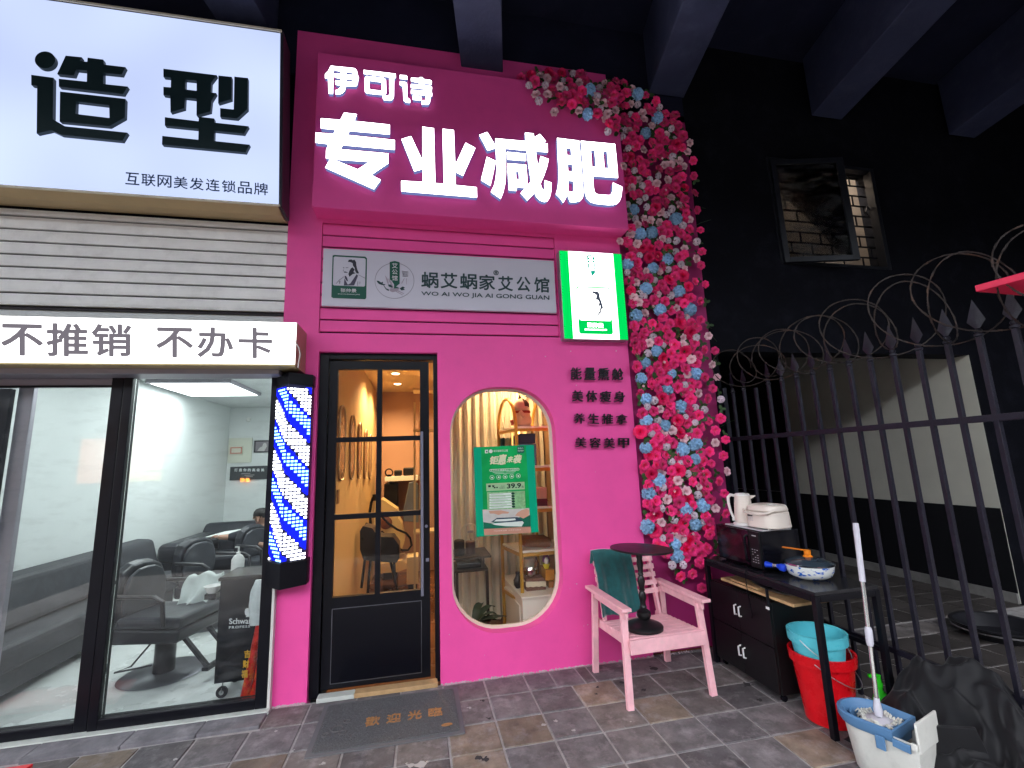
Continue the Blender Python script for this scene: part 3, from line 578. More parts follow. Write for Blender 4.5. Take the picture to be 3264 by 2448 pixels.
# ------------------------------------------------------------------ flower garland
PK = M('rose_pink', (.84, .025, .20), .6, var=.22, vs=70, objvar=.25, sheen=.2); DPK = M('peony_red', (.80, .012, .12), .6, var=.22, vs=70, objvar=.2)
PL_ = M('rose_pale', (.80, .50, .56), .6, var=.1, vs=70, objvar=.15); WP = M('carnation_white', (.72, .60, .68), .65, var=.08, vs=90, objvar=.12)
BL = M('hydrangea_blue', (.30, .52, .76), .6, var=.25, vs=60, objvar=.2); GR = M('leaf_green', (.040, .085, .025), .55, var=.35, vs=40, objvar=.3); SPR = M('dry_sprig', (.22, .13, .05), .7)
def petal(mb, cen, az, tilt, ln, wd, curl, r0=0.0):
    """cupped petal: rows from base to tip; +Z is the flower's axis"""
    rows = []
    for t, wq in ((0, .35), (.5, 1.0), (.85, .85), (1.0, .45)):
        a = tilt + curl*t; z = ln*t*math.cos(a); r = r0 + ln*t*math.sin(a); rows.append((r, z, wd*wq/2))
    vs = []; ca, sa = math.cos(az), math.sin(az)
    for r, z, hw in rows:
        for s_ in (-1, 0, 1):
            rr_ = r - abs(s_)*hw*.25; x = rr_*ca - s_*hw*sa; y = rr_*sa + s_*hw*ca; vs.append((cen[0]+x, cen[1]+y, cen[2]+z))
    mb.add(vs, [(i*3+j, i*3+j+1, i*3+j+4, i*3+j+3) for i in range(3) for j in range(2)])
def rose(seed, R=.043, layers=((3, .1, .5), (4, .45, .75), (5, .8, 1.0), (6, 1.15, 1.05))):
    r = random.Random(seed); mb = MB()
    for n_, tilt, sz in layers:
        o = r.uniform(0, 2*PI)
        for k in range(n_): petal(mb, (0, 0, 0), o+2*PI*k/n_+r.uniform(-.15, .15), tilt*.62+r.uniform(-.06, .06), R*sz*1.0, R*(.78+sz*.22)*r.uniform(.85, 1.1), .6*tilt, R*.06)
    return mb
def ball(seed, R, n, size, tilt=1.0):
    r = random.Random(seed); mb = MB()
    for k in range(n):                                # small blossoms over a dome
        ph = math.acos(1-1.15*(k+.5)/n); th = k*2.39996+r.uniform(-.2, .2)
        d = Vector((math.sin(ph)*math.cos(th), math.sin(ph)*math.sin(th), math.cos(ph))); R3 = d.to_track_quat('Z', 'Y').to_matrix()
        sub = MB()
        for j in range(4): petal(sub, (0, 0, 0), j*PI/2+th, tilt+r.uniform(-.2, .2), size, size*1.0, .15)
        mb.add([d*R*r.uniform(.9, 1.05) + R3 @ p for p in sub.v], sub.f)
    return mb
def leafmesh(seed):
    r = random.Random(seed); mb = MB()
    for k in range(3):
        petal(mb, (0, 0, 0), k*2.1+r.uniform(-.3, .3), 1.25+r.uniform(-.2, .2), .05, .032, .25)
    return mb
def spray(seed):
    r = random.Random(seed); mb = MB()
    for k in range(9):
        a = r.uniform(0, 2*PI); t = r.uniform(.5, 1.3); p = Vector((math.sin(t)*math.cos(a), math.sin(t)*math.sin(a), math.cos(t)))*r.uniform(.03, .06)
        mb.bar((0, 0, 0), p, .0012, .0012); petal(mb, p, a, .6, .012, .009, .4); petal(mb, p*.7, a+2, .8, .012, .009, .4)
    return mb
def proto(name, mb, mat):
    me = bpy.data.meshes.new(name); me.from_pydata([tuple(v) for v in mb.v], [], mb.f); me.materials.append(mat)
    for p in me.polygons: p.use_smooth = True
    return me
ROSES = [proto('rose', rose(s), PK) for s in (1, 2, 3)]; PALES = [proto('pale_rose', rose(s, .040), PL_) for s in (4, 5)]
PEON = [proto('peony', rose(s, .062, ((4, .2, .6), (6, .5, .8), (8, .85, .95), (9, 1.2, 1.0))), DPK) for s in (6, 7)]
CARN = [proto('carnation', ball(s, .024, 30, .014, .7), WP) for s in (8, 9)]; HYD = [proto('hydrangea', ball(s, .040, 22, .031, 1.05), BL) for s in (10, 11, 12)]
BUD = [proto('rosebud', rose(13, .020, ((3, .1, .8), (4, .5, 1.0))), PL_)]; LEAF = [proto('leaf', leafmesh(s), GR) for s in (1, 2, 3)]; SPRAY = [proto('sprig', spray(s), SPR) for s in (1, 2)]
gar = thing('flower_garland', 'garland of artificial pink roses and blue hydrangeas up the right of the pink shop', 'flower garland', (2.1, 3.7, 2.6))
def on_wall(u, v):
    p = onY(u, v, 3.51)
    if p.x < 1.867 and 3.63 < p.z < 5.04: return p, True
    p = onY(u, v, 3.70); return p, False
gi = wmat(gar).inverted(); NFL = {}
def flower(kind, meshes, u, v, out, sc=1.0):
    p, fasc = on_wall(u, v); rr = rnd; yb = (3.51 if fasc else 3.69) - out
    p = onY(u, v, yb); d = Vector((rr.uniform(-.55, .35), -1, rr.uniform(-.45, .35))).normalized()
    o = link(kind, meshes[rr.randrange(len(meshes))], gar); o.location = gi @ p
    o.rotation_mode = 'QUATERNION'; o.rotation_quaternion = d.to_track_quat('Z', 'Y'); s_ = sc*rr.uniform(.88, 1.12); o.scale = (s_, s_, s_)
    NFL[kind] = NFL.get(kind, 0)+1; return o
h1 = [(605,40),(505,220),(530,120),(675,300),(535,355),(765,410),(860,190),(700,190),(655,535),(535,495),(535,680),(850,660),(775,690),(855,755),(620,895),(555,980),(910,1060),(795,1080),(545,1200),(860,1185),(725,1310),(740,1390)]
hy = [(1800+a/2.074, 1100+b/2.074) for a, b in h1]+[(1600+a/2.211, 150+b/2.211) for a, b in [(617,305),(955,335),(1095,500),(605,475),(970,1320),(1055,1310),(925,1150),(1225,1215),(885,1530),(1060,1560),(1165,1495),(1010,610)]]+[(2197,987),(2103,987),(2027,1006),(2163,930),(2058,921),(2125,829),(2216,1194),(2216,1414)]
placed = []
for u, v in hy: flower('hydrangea', HYD, u, v, .045); placed.append((u, v, 25))
for a, b in [(1800+500/2.074, 1100+575/2.074), (2200, 1060), (2180, 1120), (2160, 1340), (2165, 1380), (2150, 1570), (2190, 1590), (2195, 1720), (2185, 1750), (2130, 1190), (2110, 1270), (2160, 1500), (2090, 1640), (2085, 1690), (2165, 1030), (2175, 880)]:
    flower('peony', PEON, a, b, .045); placed.append((a, b, 22))
for a, b in [(1600+a/2.211, 150+b/2.211) for a, b in [(240,340),(190,275),(305,270),(260,380),(430,245),(545,255),(370,460),(745,595),(855,585),(665,390),(720,400),(795,450),(995,730),(885,1110),(965,1090),(940,1210),(1305,740),(1145,835),(1190,830),(1245,805),(1040,935),(1165,940),(1100,910),(1045,1225),(1105,1240),(1285,1420),(1365,1495),(830,1370),(1245,1115),(1190,1065),(985,980),(910,995),(1110,425),(1000,515)]]:
    flower('pale_rose' if rnd.random() < .6 else 'carnation', PALES if rnd.random() < .6 else CARN, a, b, .05); placed.append((a, b, 15))
def inside(u, v, poly):
    c_ = False; n_ = len(poly)
    for i in range(n_):
        x1, y1 = poly[i]; x2, y2 = poly[(i+1) % n_]
        if (y1 > v) != (y2 > v) and u < (x2-x1)*(v-y1)/(y2-y1)+x1: c_ = not c_
    return c_
DENSE = [(1655,250),(1700,232),(1800,228),(1890,245),(1990,262),(2080,310),(2150,365),(2175,420),(2180,560),(2200,700),(2190,900),(2225,1050),(2225,1250),(2240,1450),(2265,1650),(2255,1750),(2190,1790),(2110,1760),(2060,1690),(2050,1500),(2040,1300),(2025,1150),(2005,980),(1990,800),(2000,700),(1985,560),(1985,440),(1940,400),(1860,360),(1780,330),(1700,290)]
SPARSE = [(2180,380),(2210,480),(2225,620),(2240,800),(2255,1000),(2290,1150),(2310,1350),(2320,1500),(2310,1650),(2290,1780),(2240,1880),(2190,1870),(2140,1800),(2190,1790),(2255,1750),(2240,1450),(2220,1050),(2190,800),(2180,560)]
def fill(poly, n_try, sep, limit, kinds, out0, out1):
    us = [p[0] for p in poly]; vs_ = [p[1] for p in poly]; k = 0
    for _ in range(n_try):
        u = rnd.uniform(min(us), max(us)); v = rnd.uniform(min(vs_), max(vs_))
        if not inside(u, v, poly): continue
        if any((u-a)**2+(v-b)**2 < (sep*.5+s_*.62)**2 for a, b, s_ in placed): continue
        nm, ms, sc = kinds[rnd.choices(range(len(kinds)), [x[3] for x in kinds])[0]][:3]
        flower(nm, ms, u, v, rnd.uniform(out0, out1), sc); placed.append((u, v, sep)); k += 1
        if k >= limit: break
fill(DENSE, 20000, 16, 380, [('rose', ROSES, 1.12, 5.5), ('pale_rose', PALES, 1, 1.3), ('carnation', CARN, 1, .9), ('peony', PEON, .8, .5)], .03, .075)
fill(SPARSE, 2600, 30, 60, [('rose', ROSES, .95, 6), ('pale_rose', PALES, .9, 1), ('carnation', CARN, 1, 1.5)], .05, .10)
save = placed; placed = []
fill(DENSE, 4000, 17, 90, [('rosebud', BUD, 1, 1)], .04, .07)
placed = []; fill(DENSE, 7000, 12.5, 290, [('leaf', LEAF, 1.25, 1)], .01, .06)
placed = []; fill(DENSE, 3000, 22, 60, [('sprig', SPRAY, 1.0, 1)], .01, .04)
placed = []; fill(SPARSE, 900, 30, 40, [('leaf', LEAF, .9, 1)], .02, .06)
st = MB()
for k in range(70):
    u, v = rnd.choice(save)[:2]
    if v < 500: continue
    a, fa = on_wall(u, v); a.y = (3.51 if fa else 3.715); b = onY(u+rnd.uniform(-10, 70), v+rnd.uniform(-50, 20), 3.66)
    st.tube([a, (a+b)/2+Vector((0, -.02, .01)), b], .0016, 4)
obj('stem', st, GR, gar, kind='stuff')

# ------------------------------------------------------------------ hair salon front
YS = 3.69
lb = thing('salon_light_box', 'huge glowing blue-white light box with black characters 造型 at top left', 'light box', (-2.6, 3.43, 4.3))
fz = MB(); YF = 3.43
a_, b_, c_, d_ = Vector((-4.4, YF, 5.08)), onY(893, 106, YF), onY(888, 653, YF), Vector((-4.4, YF, 3.578))
a_.z = b_.z; d_.z = c_.z
fz.prism([a_, b_, c_, d_], (0, .004, 0)); obj('face', fz, 'box_light_blue', lb)
cs = MB(); xr = -1.04
cs.prism([(a_.x, YF+.005, a_.z+.03), (b_.x+.022, YF+.005, b_.z+.03), (c_.x+.022, YF+.005, c_.z-.012), (d_.x, YF+.005, d_.z-.012)], (0, .21, 0))
obj('casing', cs, M('case_dark', (.03, .03, .04), .35), lb, bevel=.004)
obj('trim', MB().bar((a_.x, YF-.004, a_.z+.018), (b_.x+.012, YF-.004, b_.z+.018), .012, .016), 'cream_frame', lb)
obj('trim', MB().bar((d_.x, YF-.004, c_.z-.008), (c_.x+.012, YF-.004, c_.z-.008), .012, .014), 'cream_frame', lb)
und = MB(); prof = [(YF+.006, 3.565), (YF+.10, 3.545), (YF+.18, 3.55), (3.70, 3.575), (3.70, 3.64), (YF+.006, 3.64)]
und.prism([(-4.4, y, z) for y, z in prof], (4.4+xr+.0, 0, 0)); obj('lower_trim', und, M('gold_trim', (.50, .37, .20), .4, metal=.25, var=.1, vs=3), lb)
BK = M('sign_black', (.012, .03, .035), .45)
Za = (0, 0, 2.212)
zao = [[[(245+72+72*math.cos(t*PI/14), 422+60*math.sin(t*PI/14)) for t in range(28)]],
  [[(220,527),(376,548),(372,840),(458,890),(898,935),(862,993),(430,950),(362,918),(258,940),(262,605),(220,598)]],
  [[(463,392),(576,403),(562,428),(615,436),(618,406),(728,420),(732,455),(884,473),(858,526),(728,512),(728,592),(900,610),(868,663),(415,610),(414,555),(612,576),(614,498),(538,490),(520,533),(403,520)]],
  [[(423,645),(884,697),(880,828),(770,890),(420,856)],[(536,714),(770,742),(772,832),(533,803)]]]
xing = [[[(1152,484),(1528,530),(1490,580),(1486,652),(1524,656),(1492,706),(1484,785),(1385,812),(1386,696),(1304,686),(1300,762),(1202,790),(1200,675),(1152,668),(1152,612),(1204,616),(1206,546),(1152,540)],[(1306,560),(1386,568),(1386,640),(1304,630)]],
  [[(1540,532),(1634,542),(1632,698),(1538,727)]], [[(1652,540),(1748,550),(1746,768),(1672,835),(1552,822),(1552,762),(1648,772)]],
  [[(1162,826),(1400,855),(1402,823),(1510,835),(1510,864),(1752,890),(1720,942),(1510,920),(1508,994),(1760,1020),(1732,1074),(1142,1018),(1144,958),(1398,985),(1400,908),(1162,884)]]]
for grp, nm in ((zao, '造'), (xing, '型')):
    mb = MB()
    for lp in grp: a = plate(lp, Za, YF-.03, .028); mb.add(a.v, a.f)
    obj('character', mb, BK, lb)
chars = '互联网美发连锁品牌'
for k, ch in enumerate(chars):
    u0 = 885+k*113.3; v0 = 1215+k*9.0
    obj('lettering', letter(ch, [(u0/2.212, v0/2.212), ((u0+98)/2.212, (v0+8)/2.212), ((u0+98)/2.212, (v0+92)/2.212), (u0/2.212, (v0+84)/2.212)], YF-.002, .004, .003), M('sign_blue_print', (.02, .06, .14), .5), lb)

# roller shutter
rs = thing('roller_shutter', 'half-raised grey roller shutter with wide slats under the big light box', 'roller shutter', (-2.5, 3.70, 3.2))
zs = [onY(0, v, 3.70).z for v in (684.5-42, 684.5, 726.6, 767, 807.7, 847.7, 887, 931, 973)]
for k, (z1, z0) in enumerate(zip(zs, zs[1:])):
    z1 = min(z1, 3.56); mb = MB(); y = 3.700
    mb.prism([(-4.4, y, z0+.009), (-4.4, y-.004, z0+.03), (-4.4, y-.004, z1-.03), (-4.4, y, z1-.006), (-4.4, y+.02, z1-.006), (-4.4, y+.02, z0+.009)], (3.37+rnd.uniform(-.004, .004), 0, 0))
    obj('slat', mb, 'shutter_paint', rs)
obj('backing', MB().bb(-4.4, -1.035, 3.725, 3.739, 2.80, 3.56), M('shutter_dark', (.03, .025, .03), .7), rs)
obj('salon_gap_wall', MB().bb(-4.4, -1.005, 3.76, 3.80, 2.60, 2.81), 'dark_render', kind='structure')
# narrow light box 不推销 不办卡
nb = thing('narrow_light_box', 'long glowing white light box reading 不推销 不办卡 above the salon glass', 'light box', (-2, 3.39, 2.5))
YN = 3.39; q = [onY(0, 1005, YN), onY(945, 1030, YN), onY(940, 1162, YN), onY(0, 1154, YN)]
z1 = (q[0].z+q[1].z)/2; z0 = (q[2].z+q[3].z)/2; xr = (q[1].x+q[2].x)/2
obj('face', MB().bb(-4.2, xr, YN, YN+.004, z0, z1), glow('box_white2', (1, 1, 1), 1.35), nb)
obj('casing', MB().bb(-4.2, xr+.002, YN+.005, 3.689, z0-.012, z1+.004), M('case_gold', (.42, .33, .16), .35, metal=.5), nb, bevel=.003)
obj('rail', MB().bb(-4.2, -1.0, 3.50, 3.688, z0-.05, z0-.013), 'grey_alu', nb)
GC = glow('sign_grey_bleed', (.085, .077, .090), 1.0)  # light box glare bleeding over the characters, put in as grey glow
Zn = (0, 600, 2.212)
def bx(u0, v0, u1, v1): return [(u0/2.212, 600+v0/2.212), (u1/2.212, 600+(v0+6)/2.212), (u1/2.212, 600+(v1+3)/2.212), (u0/2.212, 600+v1/2.212)]
for ch, bxx in [('不', (10,955,305,1180)), ('推', (330,950,622,1185)), ('销', (648,955,928,1185)), ('不', (1102,980,1362,1192)), ('办', (1392,978,1645,1192)), ('卡', (1682,980,1920,1198))]:
    obj('character', letter(ch, bx(*bxx), YN-.002, .020, .004), GC, nb)
cb = obj('cable', MB().tube([onY(*p, YN-.01) for p in [(872, 1024), (880, 1032), (905, 1042), (925, 1062), (942, 1090), (953, 1110), (957, 1130), (952, 1155), (950, 1172)]], .004, 6), M('cable_white', (.6, .6, .56), .5), smooth=True)
tag(cb, 'thin white cable hanging over the right end of the narrow light box', 'cable')

# glass front
sf = thing('salon_glass_front', 'dark framed glass front of the hair salon with a sliding door', 'glass front', (-2, 3.66, 0))
g1 = [onY(350, 1234, YS), onY(427, 1203, YS), onY(868, 1203, YS), onY(818, 2233, YS), onY(312, 2290, YS), onY(225, 2300, YS)]
xm0, xm1, xr1 = -2.13, -1.995, -1.085
zt, zb_ = 2.295, .085
front = MB()
xc = (onY(408, 1300, YS).x)
for a, b in ((-4.2, xm0+.0), ): pass
f_ = lambda *a, **k: obj('frame', MB().bb(*a), 'black_metal', sf, bevel=.004)
f_(-4.2, -.99, 3.645, 3.72, zt, 2.335)
f_(xr1, -1.008, 3.645, 3.72, .022, zt-.001)
f_(xm1-.055, xm1, 3.645, 3.72, .022, zt-.001)
f_(xm0, xm1-.062, 3.655, 3.73, .022, zt-.001)
f_(xm1+.001, xr1-.001, 3.645, 3.72, .022, zb_)
f_(-4.2, xm0-.001, 3.655, 3.73, .022, zb_-.005)
obj('transom', MB().bb(-3.3, xm0-.001, 3.70, 3.73, 2.235, zt-.002), 'grey_alu', sf)
obj('transom', MB().bb(-3.3, xm0-.001, 3.668, 3.699, 2.222, 2.236), 'black_metal', sf)
p = onY(92, 1240, 3.78)
obj('sliding_stile', MB().bb(p.x-.045, p.x+.045, 3.76, 3.80, .03, 2.24), 'grey_alu', sf, bevel=.004)
p = onY(28, 1240, 3.72)
obj('frame', MB().bb(p.x-.07, p.x+.03, 3.70, 3.74, .03, 2.22), 'black_metal', sf, bevel=.004)
sgl = glass('salon_glass', (.965, .98, .975), .8, .07)
obj('pane', MB().bb(xm1+.001, xr1-.001, 3.68, 3.686, zb_+.001, zt-.002), sgl, sf)
obj('pane', MB().bb(-3.3, xm0-.001, 3.69, 3.696, zb_-.004, 2.22), sgl, sf)
obj('white_strip', MB().bb(-1.008, -.991, 3.64, 3.689, .01, .93), M('caulk', (.6, .58, .54), .8, var=.1), sf)

# barber pole: corner prism with LED stripes
bp_ = thing('barber_pole', 'black corner lamp with blue and white diagonal LED stripes beside the black door', 'barber pole', (-.93, 3.6, 1.5))
A_ = Vector((-1.045, 3.645)); B_ = Vector((-.925, 3.505)); Cc = Vector((-.79, 3.60)); D_ = Vector((-.79, 3.689)); E_ = Vector((-1.045, 3.689))
def pole_part(name, z0, z1, grow, mat):
    cen = Vector((-.92, 3.65)); pts = []
    for p in (A_, B_, Cc, D_, E_):
        q_ = cen+(p-cen)*(1+grow); q_.y = min(q_.y, 3.688); pts.append((q_.x, q_.y, z0))
    return obj(name, MB().prism(pts, (0, 0, z1-z0)), mat, bp_, bevel=.003)
pole_part('cap', 2.215, 2.30, .06, 'black_metal'); pole_part('body', .97, 2.215, 0, M('led_board', (.02, .02, .07), .35)); pole_part('cap', .80, .97, .10, 'black_metal')
LW = glow('led_white', (.92, .95, 1.0), 4.5); LBl = glow('led_cyan', (.25, .62, 1.0), 2.2); LD = glow('led_blue_glow', (.005, .01, .9), 1.1)
wl, bl, dl = MB(), MB(), MB()
L1 = (B_-A_).length; L2 = (Cc-B_).length; rows_n = 49
for r_ in range(rows_n):
    z = .985 + r_*(1.22/rows_n)
    for c__ in range(13):
        t = (c__+.5)/13; s_ = t*(L1+L2)
        if s_ < L1: p = A_+(B_-A_)*(s_/L1); d = (B_-A_).normalized()
        else: p = B_+(Cc-B_)*((s_-L1)/L2); d = (Cc-B_).normalized()
        n_ = Vector((d.y, -d.x)); ph = ((2.12-z)/.375 - t*1.0 + .05) % 1.0
        if ph < .42: tgt = wl
        elif .52 < ph < .80: tgt = bl
        else:
            tgt = dl
        q_ = Vector((p.x+n_.x*.002, p.y+n_.y*.002, z)); h2 = .0072
        dd = Vector((d.x, d.y, 0))*.0098; ap = q_+Vector((n_.x, n_.y, 0))*.006
        if tgt is dl: continue
        tgt.add([q_-dd+Vector((0, 0, -h2)), q_+dd+Vector((0, 0, -h2)), q_+dd+Vector((0, 0, h2*.9)), q_-dd+Vector((0, 0, h2*.9)), ap], [(0, 1, 4), (1, 2, 4), (2, 3, 4), (3, 0, 4)])
# blue glow around the LEDs, put in as emissive strips on the board
for r_ in range(104):
    z = .985 + r_*(1.22/104)
    for c__ in range(24):
        t = (c__+.5)/24; s_ = t*(L1+L2)
        if s_ < L1: p = A_+(B_-A_)*(s_/L1); d = (B_-A_).normalized()
        else: p = B_+(Cc-B_)*((s_-L1)/L2); d = (Cc-B_).normalized()
        n_ = Vector((d.y, -d.x)); ph = ((2.12-z)/.375 - t*1.0 + .05) % 1.0
        if not (.44 <= ph < .97): continue
        hw = (L1+L2)/48; q_ = Vector((p.x+n_.x*.0008, p.y+n_.y*.0008, z)); dd = Vector((d.x, d.y, 0))*hw; dz = Vector((0, 0, 1.22/208))
        dl.add([q_-dd-dz, q_+dd-dz, q_+dd+dz, q_-dd+dz], [(0, 1, 2, 3)])
obj('white_led', wl, LW, bp_, kind='stuff'); obj('blue_led', bl, LBl, bp_, kind='stuff'); obj('blue_glow', dl, LD, bp_, kind='stuff')
# ------------------------------------------------------------------ pink armchair
PW = M('pink_wood', (.86, .46, .50), .5, var=.10, vs=14, bump=.25, bs=50, dirt=(.75, .52, .5), dirt_scale=20, dirt_amt=.4)
ch = thing('garden_armchair', 'pale pink slatted wooden armchair against the pink wall', 'armchair', (1.62, 3.3, 0), math.radians(1.5))
def cpart(name, mb, **k): return obj(name, mb, PW, ch, bevel=.003, local=True, **k)
xl, xr_ = -.285, .285; yf, yb_ = -.285, .27
for s_, x in ((-1, xl), (1, xr_)):
    top = .575; cpart('leg', MB().bar((x+s_*.02, yf+.02-.02, 0), (x, yf+.045, top), .045, .032, (0, 1, 0)))
    cpart('leg', MB().bar((x+s_*.02, yb_+.0, 0), (x, yb_-.03, top), .045, .032, (0, 1, 0)))
    cpart('armrest', MB().bar((x+s_*.012, yf-.04, .605), (x+s_*.012, yb_+.05, .60), .068, .022))
    cpart('arm_rail', MB().bar((x-s_*.0, yf-.01, .565), (x-s_*.0, yb_+.0, .560), .020, .045))
    cpart('side_rail', MB().bar((x-s_*.034, yf-.0, .375), (x-s_*.034, yb_+.02, .345), .022, .06))
    cpart('back_post', MB().bar((x-s_*.055, yb_-.075, .33), (x-s_*.055, yb_+.055, .845), .022, .045))
cpart('front_beam', MB().bb(xl+.005, xr_-.005, yf-.022, yf+.002, .325, .412))
for k in range(8):
    y = yf+.028+k*.058; z = .405-.004*k
    cpart('seat_slat', MB().box((0, y, z), (.535, .043, .020)))
for k in range(6):
    t = k/5; z = .545+t*.285; y = yb_-.052+(z-.40)*.27
    cpart('back_slat', MB().box((0, y-.02, z), (.515, .016, .038), Matrix.Rotation(-.24, 3, 'X')))
# teal velvet cloth over the back
tv = M('teal_velvet', (.002, .085, .085), .75, sheen=.8, var=.25, vs=30, bump=.5, bs=90)
n1, n2 = 30, 34; vs = []; fs = []
for i in range(n1):
    for j in range(n2):
        a = i/(n1-1); t = j/(n2-1); x = -.282+a*(.335-.02*t)+.012*math.sin(t*4)+.02*t
        s_ = t*.62-.10
        if s_ < 0: z = .868+s_*.95; y = yb_+.075 - .008
        else: z = .870-s_*.86; y = yb_+.045-s_*.27
        if -.02 < s_ < .02: z = .875
        fold = .013*math.sin(a*11+t*2.2)*min(1, t*1.6)+.006*math.sin(a*31-t*5)*t
        vs.append((x, y-.018-fold-.004-abs(.01*math.sin(t*9)), z+.004*math.sin(a*8)))
fs = [(i*n2+j, i*n2+j+1, (i+1)*n2+j+1, (i+1)*n2+j) for i in range(n1-1) for j in range(n2-1)]
mbv = MB().add([wmat(ch) @ Vector(p) for p in vs], fs)
cl = obj('velvet_cloth', mbv, tv, smooth='all'); sm = cl.modifiers.new('thick', 'SOLIDIFY'); sm.thickness = .008
tag(cl, 'dark teal velvet cloth hung over the left half of the pink armchair back', 'cloth')
tl = obj('care_tag', MB().box(wmat(ch) @ Vector((.005, .10, .425)), (.055, .004, .022), .1), M('tag_white', (.6, .6, .6), .6), None); tl.parent = cl
# black pedestal table standing on the chair
pt = thing('pedestal_table', 'small round black pedestal table with turned stem standing on the armchair seat', 'table', (1.535, 3.155, .415))
BKT = M('table_black', (.011, .010, .011), .35, var=.2, vs=20)
obj('base', MB().lathe([(.128, 0), (.130, .018), (.124, .026), (.10, .036), (.05, .052), (.030, .062)], (1.535, 3.155, .417), 40), BKT, pt, smooth=True)
stem = [(.030, .06), (.044, .072), (.050, .09), (.046, .112), (.030, .125), (.022, .132), (.027, .14), (.020, .15), (.018, .175), (.024, .195), (.027, .215), (.020, .235), (.016, .245), (.022, .252), (.016, .26), (.022, .285), (.027, .31), (.022, .335), (.016, .35), (.021, .358), (.016, .366), (.019, .40), (.024, .43), (.018, .46), (.022, .472), (.020, .52)]
obj('stem', MB().lathe(stem, (1.54, 3.155, .417), 24), BKT, pt, smooth=True)
obj('tabletop', MB().lathe([(.205, 0), (.218, .004), (.220, .010), (.217, .015), (.210, .016)], (1.56, 3.155, .936), 56, R=Matrix.Rotation(.05, 3, 'Y')), M('table_top_black', (.016, .010, .012), .4, var=.2), pt, smooth=True)

# ------------------------------------------------------------------ black side table with cupboard
kt = thing('work_table', 'black metal work table with cupboard below, set against the iron fence', 'table', (2.48, 2.95, 0))
KX0, KX1, KY0, KY1, KZ = 2.255, 2.715, 2.405, 3.475, .778
obj('tabletop', MB().bb(KX0+.003, KX1-.003, KY0+.003, KY1-.003, KZ-.022, KZ), M('table_sheet', (.014, .014, .017), .22), kt, bevel=.002)
for nm, a in (('front_rail', (KX0, KX0+.028, KY0+.036, KY1-.036, KZ-.058, KZ-.0225)), ('back_rail', (KX1-.028, KX1, KY0+.036, KY1-.036, KZ-.058, KZ-.0225)), ('end_rail', (KX0+.036, KX1-.036, KY0, KY0+.028, KZ-.058, KZ-.0225)), ('end_rail', (KX0+.036, KX1-.036, KY1-.028, KY1, KZ-.058, KZ-.0225)), ('stretcher', (KX1-.028, KX1-.004, KY0+.036, KY1-.036, .40, .425))):
    obj(nm, MB().bb(*a), 'black_metal', kt, bevel=.003)
for x in (KX0, KX1-.034):
    for y in (KY0, KY1-.034): obj('leg', MB().bb(x, x+.034, y, y+.034, 0, KZ-.0225), 'black_metal', kt, bevel=.003)
cy0, cy1, cx0 = 2.80, 3.435, 2.262
cbd = obj('cupboard', MB().bb(cx0+.018, KX1-.045, cy0, cy1, .05, .612), 'black_wood', kt, bevel=.003)
for z0, z1 in ((.055, .33), (.336, .607)):
    for y0, y1 in ((cy0+.004, (cy0+cy1)/2-.0015), ((cy0+cy1)/2+.0015, cy1-.004)):
        d = obj('cupboard_door', MB().bb(cx0, cx0+.016, y0, y1, z0, z1), 'black_wood', kt, bevel=.002)
        yh = (y1-.022) if y0 < 3.0 else (y0+.022); zc = (.20 if z0 < .2 else .475)
        obj('handle', MB().tube([(cx0+.002, yh, zc-.033), (cx0-.018, yh, zc-.030), (cx0-.018, yh, zc+.030), (cx0+.002, yh, zc+.033)], .006, 8), M('handle_white', (.75, .75, .73), .3), d, smooth=True)
for y in (cy0+.03, cy1-.03): obj('caster', MB().lathe([(.02, -.01), (.022, 0), (.02, .01)], (cx0+.05, y, .022), 14, R=Matrix.Rotation(PI/2, 3, 'X')), 'black_gloss', kt)
obj('hook_bar', MB().tube([(cx0-.004, 2.80, .56), (cx0-.004, 2.80, .70), (cx0+.03, 2.795, .705)], .010, 8), 'black_metal', kt, smooth=True)
obj('barcode_sticker', MB().bb(cx0-.0155, cx0-.0145, 2.782, 2.815, .575, .592), 'white_plastic', kt)

WD = M('board_wood', (.52, .33, .16), .55, var=.18, vs=16, bump=.2)
cbv = obj('cutting_board', MB().prism([(2.27, 3.30, .640), (2.27, 2.60, .640), (2.56, 2.62, .640), (2.56, 3.32, .640)], (0, 0, .018)), WD, bevel=.003); tag(cbv, 'light wooden chopping board lying on the cupboard under the table top', 'chopping board')
cbv2 = obj('chopping_board', MB().prism([(2.285, 3.20, .660), (2.285, 2.92, .660), (2.5, 2.92, .660), (2.5, 3.20, .660)], (0, 0, .012)), WD, bevel=.003); tag(cbv2, 'small second wooden board on top of the longer chopping board', 'chopping board')
tr_ = obj('metal_tray', MB().lathe([(.10, 0), (.125, .012), (.128, .012), (.103, -.002)], (2.40, 2.86, .675), 30, sx=.85, sy=1.7), M('tray_grey', (.35, .36, .42), .35, metal=.7), smooth=True); tag(tr_, 'shallow grey oval tray lying on the wooden boards', 'tray')
wire = obj('power_lead', MB().tube([(2.33, 3.0, KZ+.006), (2.262, 2.985, KZ+.006), (2.246, 2.98, .76), (2.245, 2.975, .66), (2.243, 2.96, .56), (2.243, 2.95, .50), (2.240, 2.955, .475)], .0035, 6), 'black_gloss', smooth=True); tag(wire, 'thin black power cord hanging down the front of the black table', 'cord')

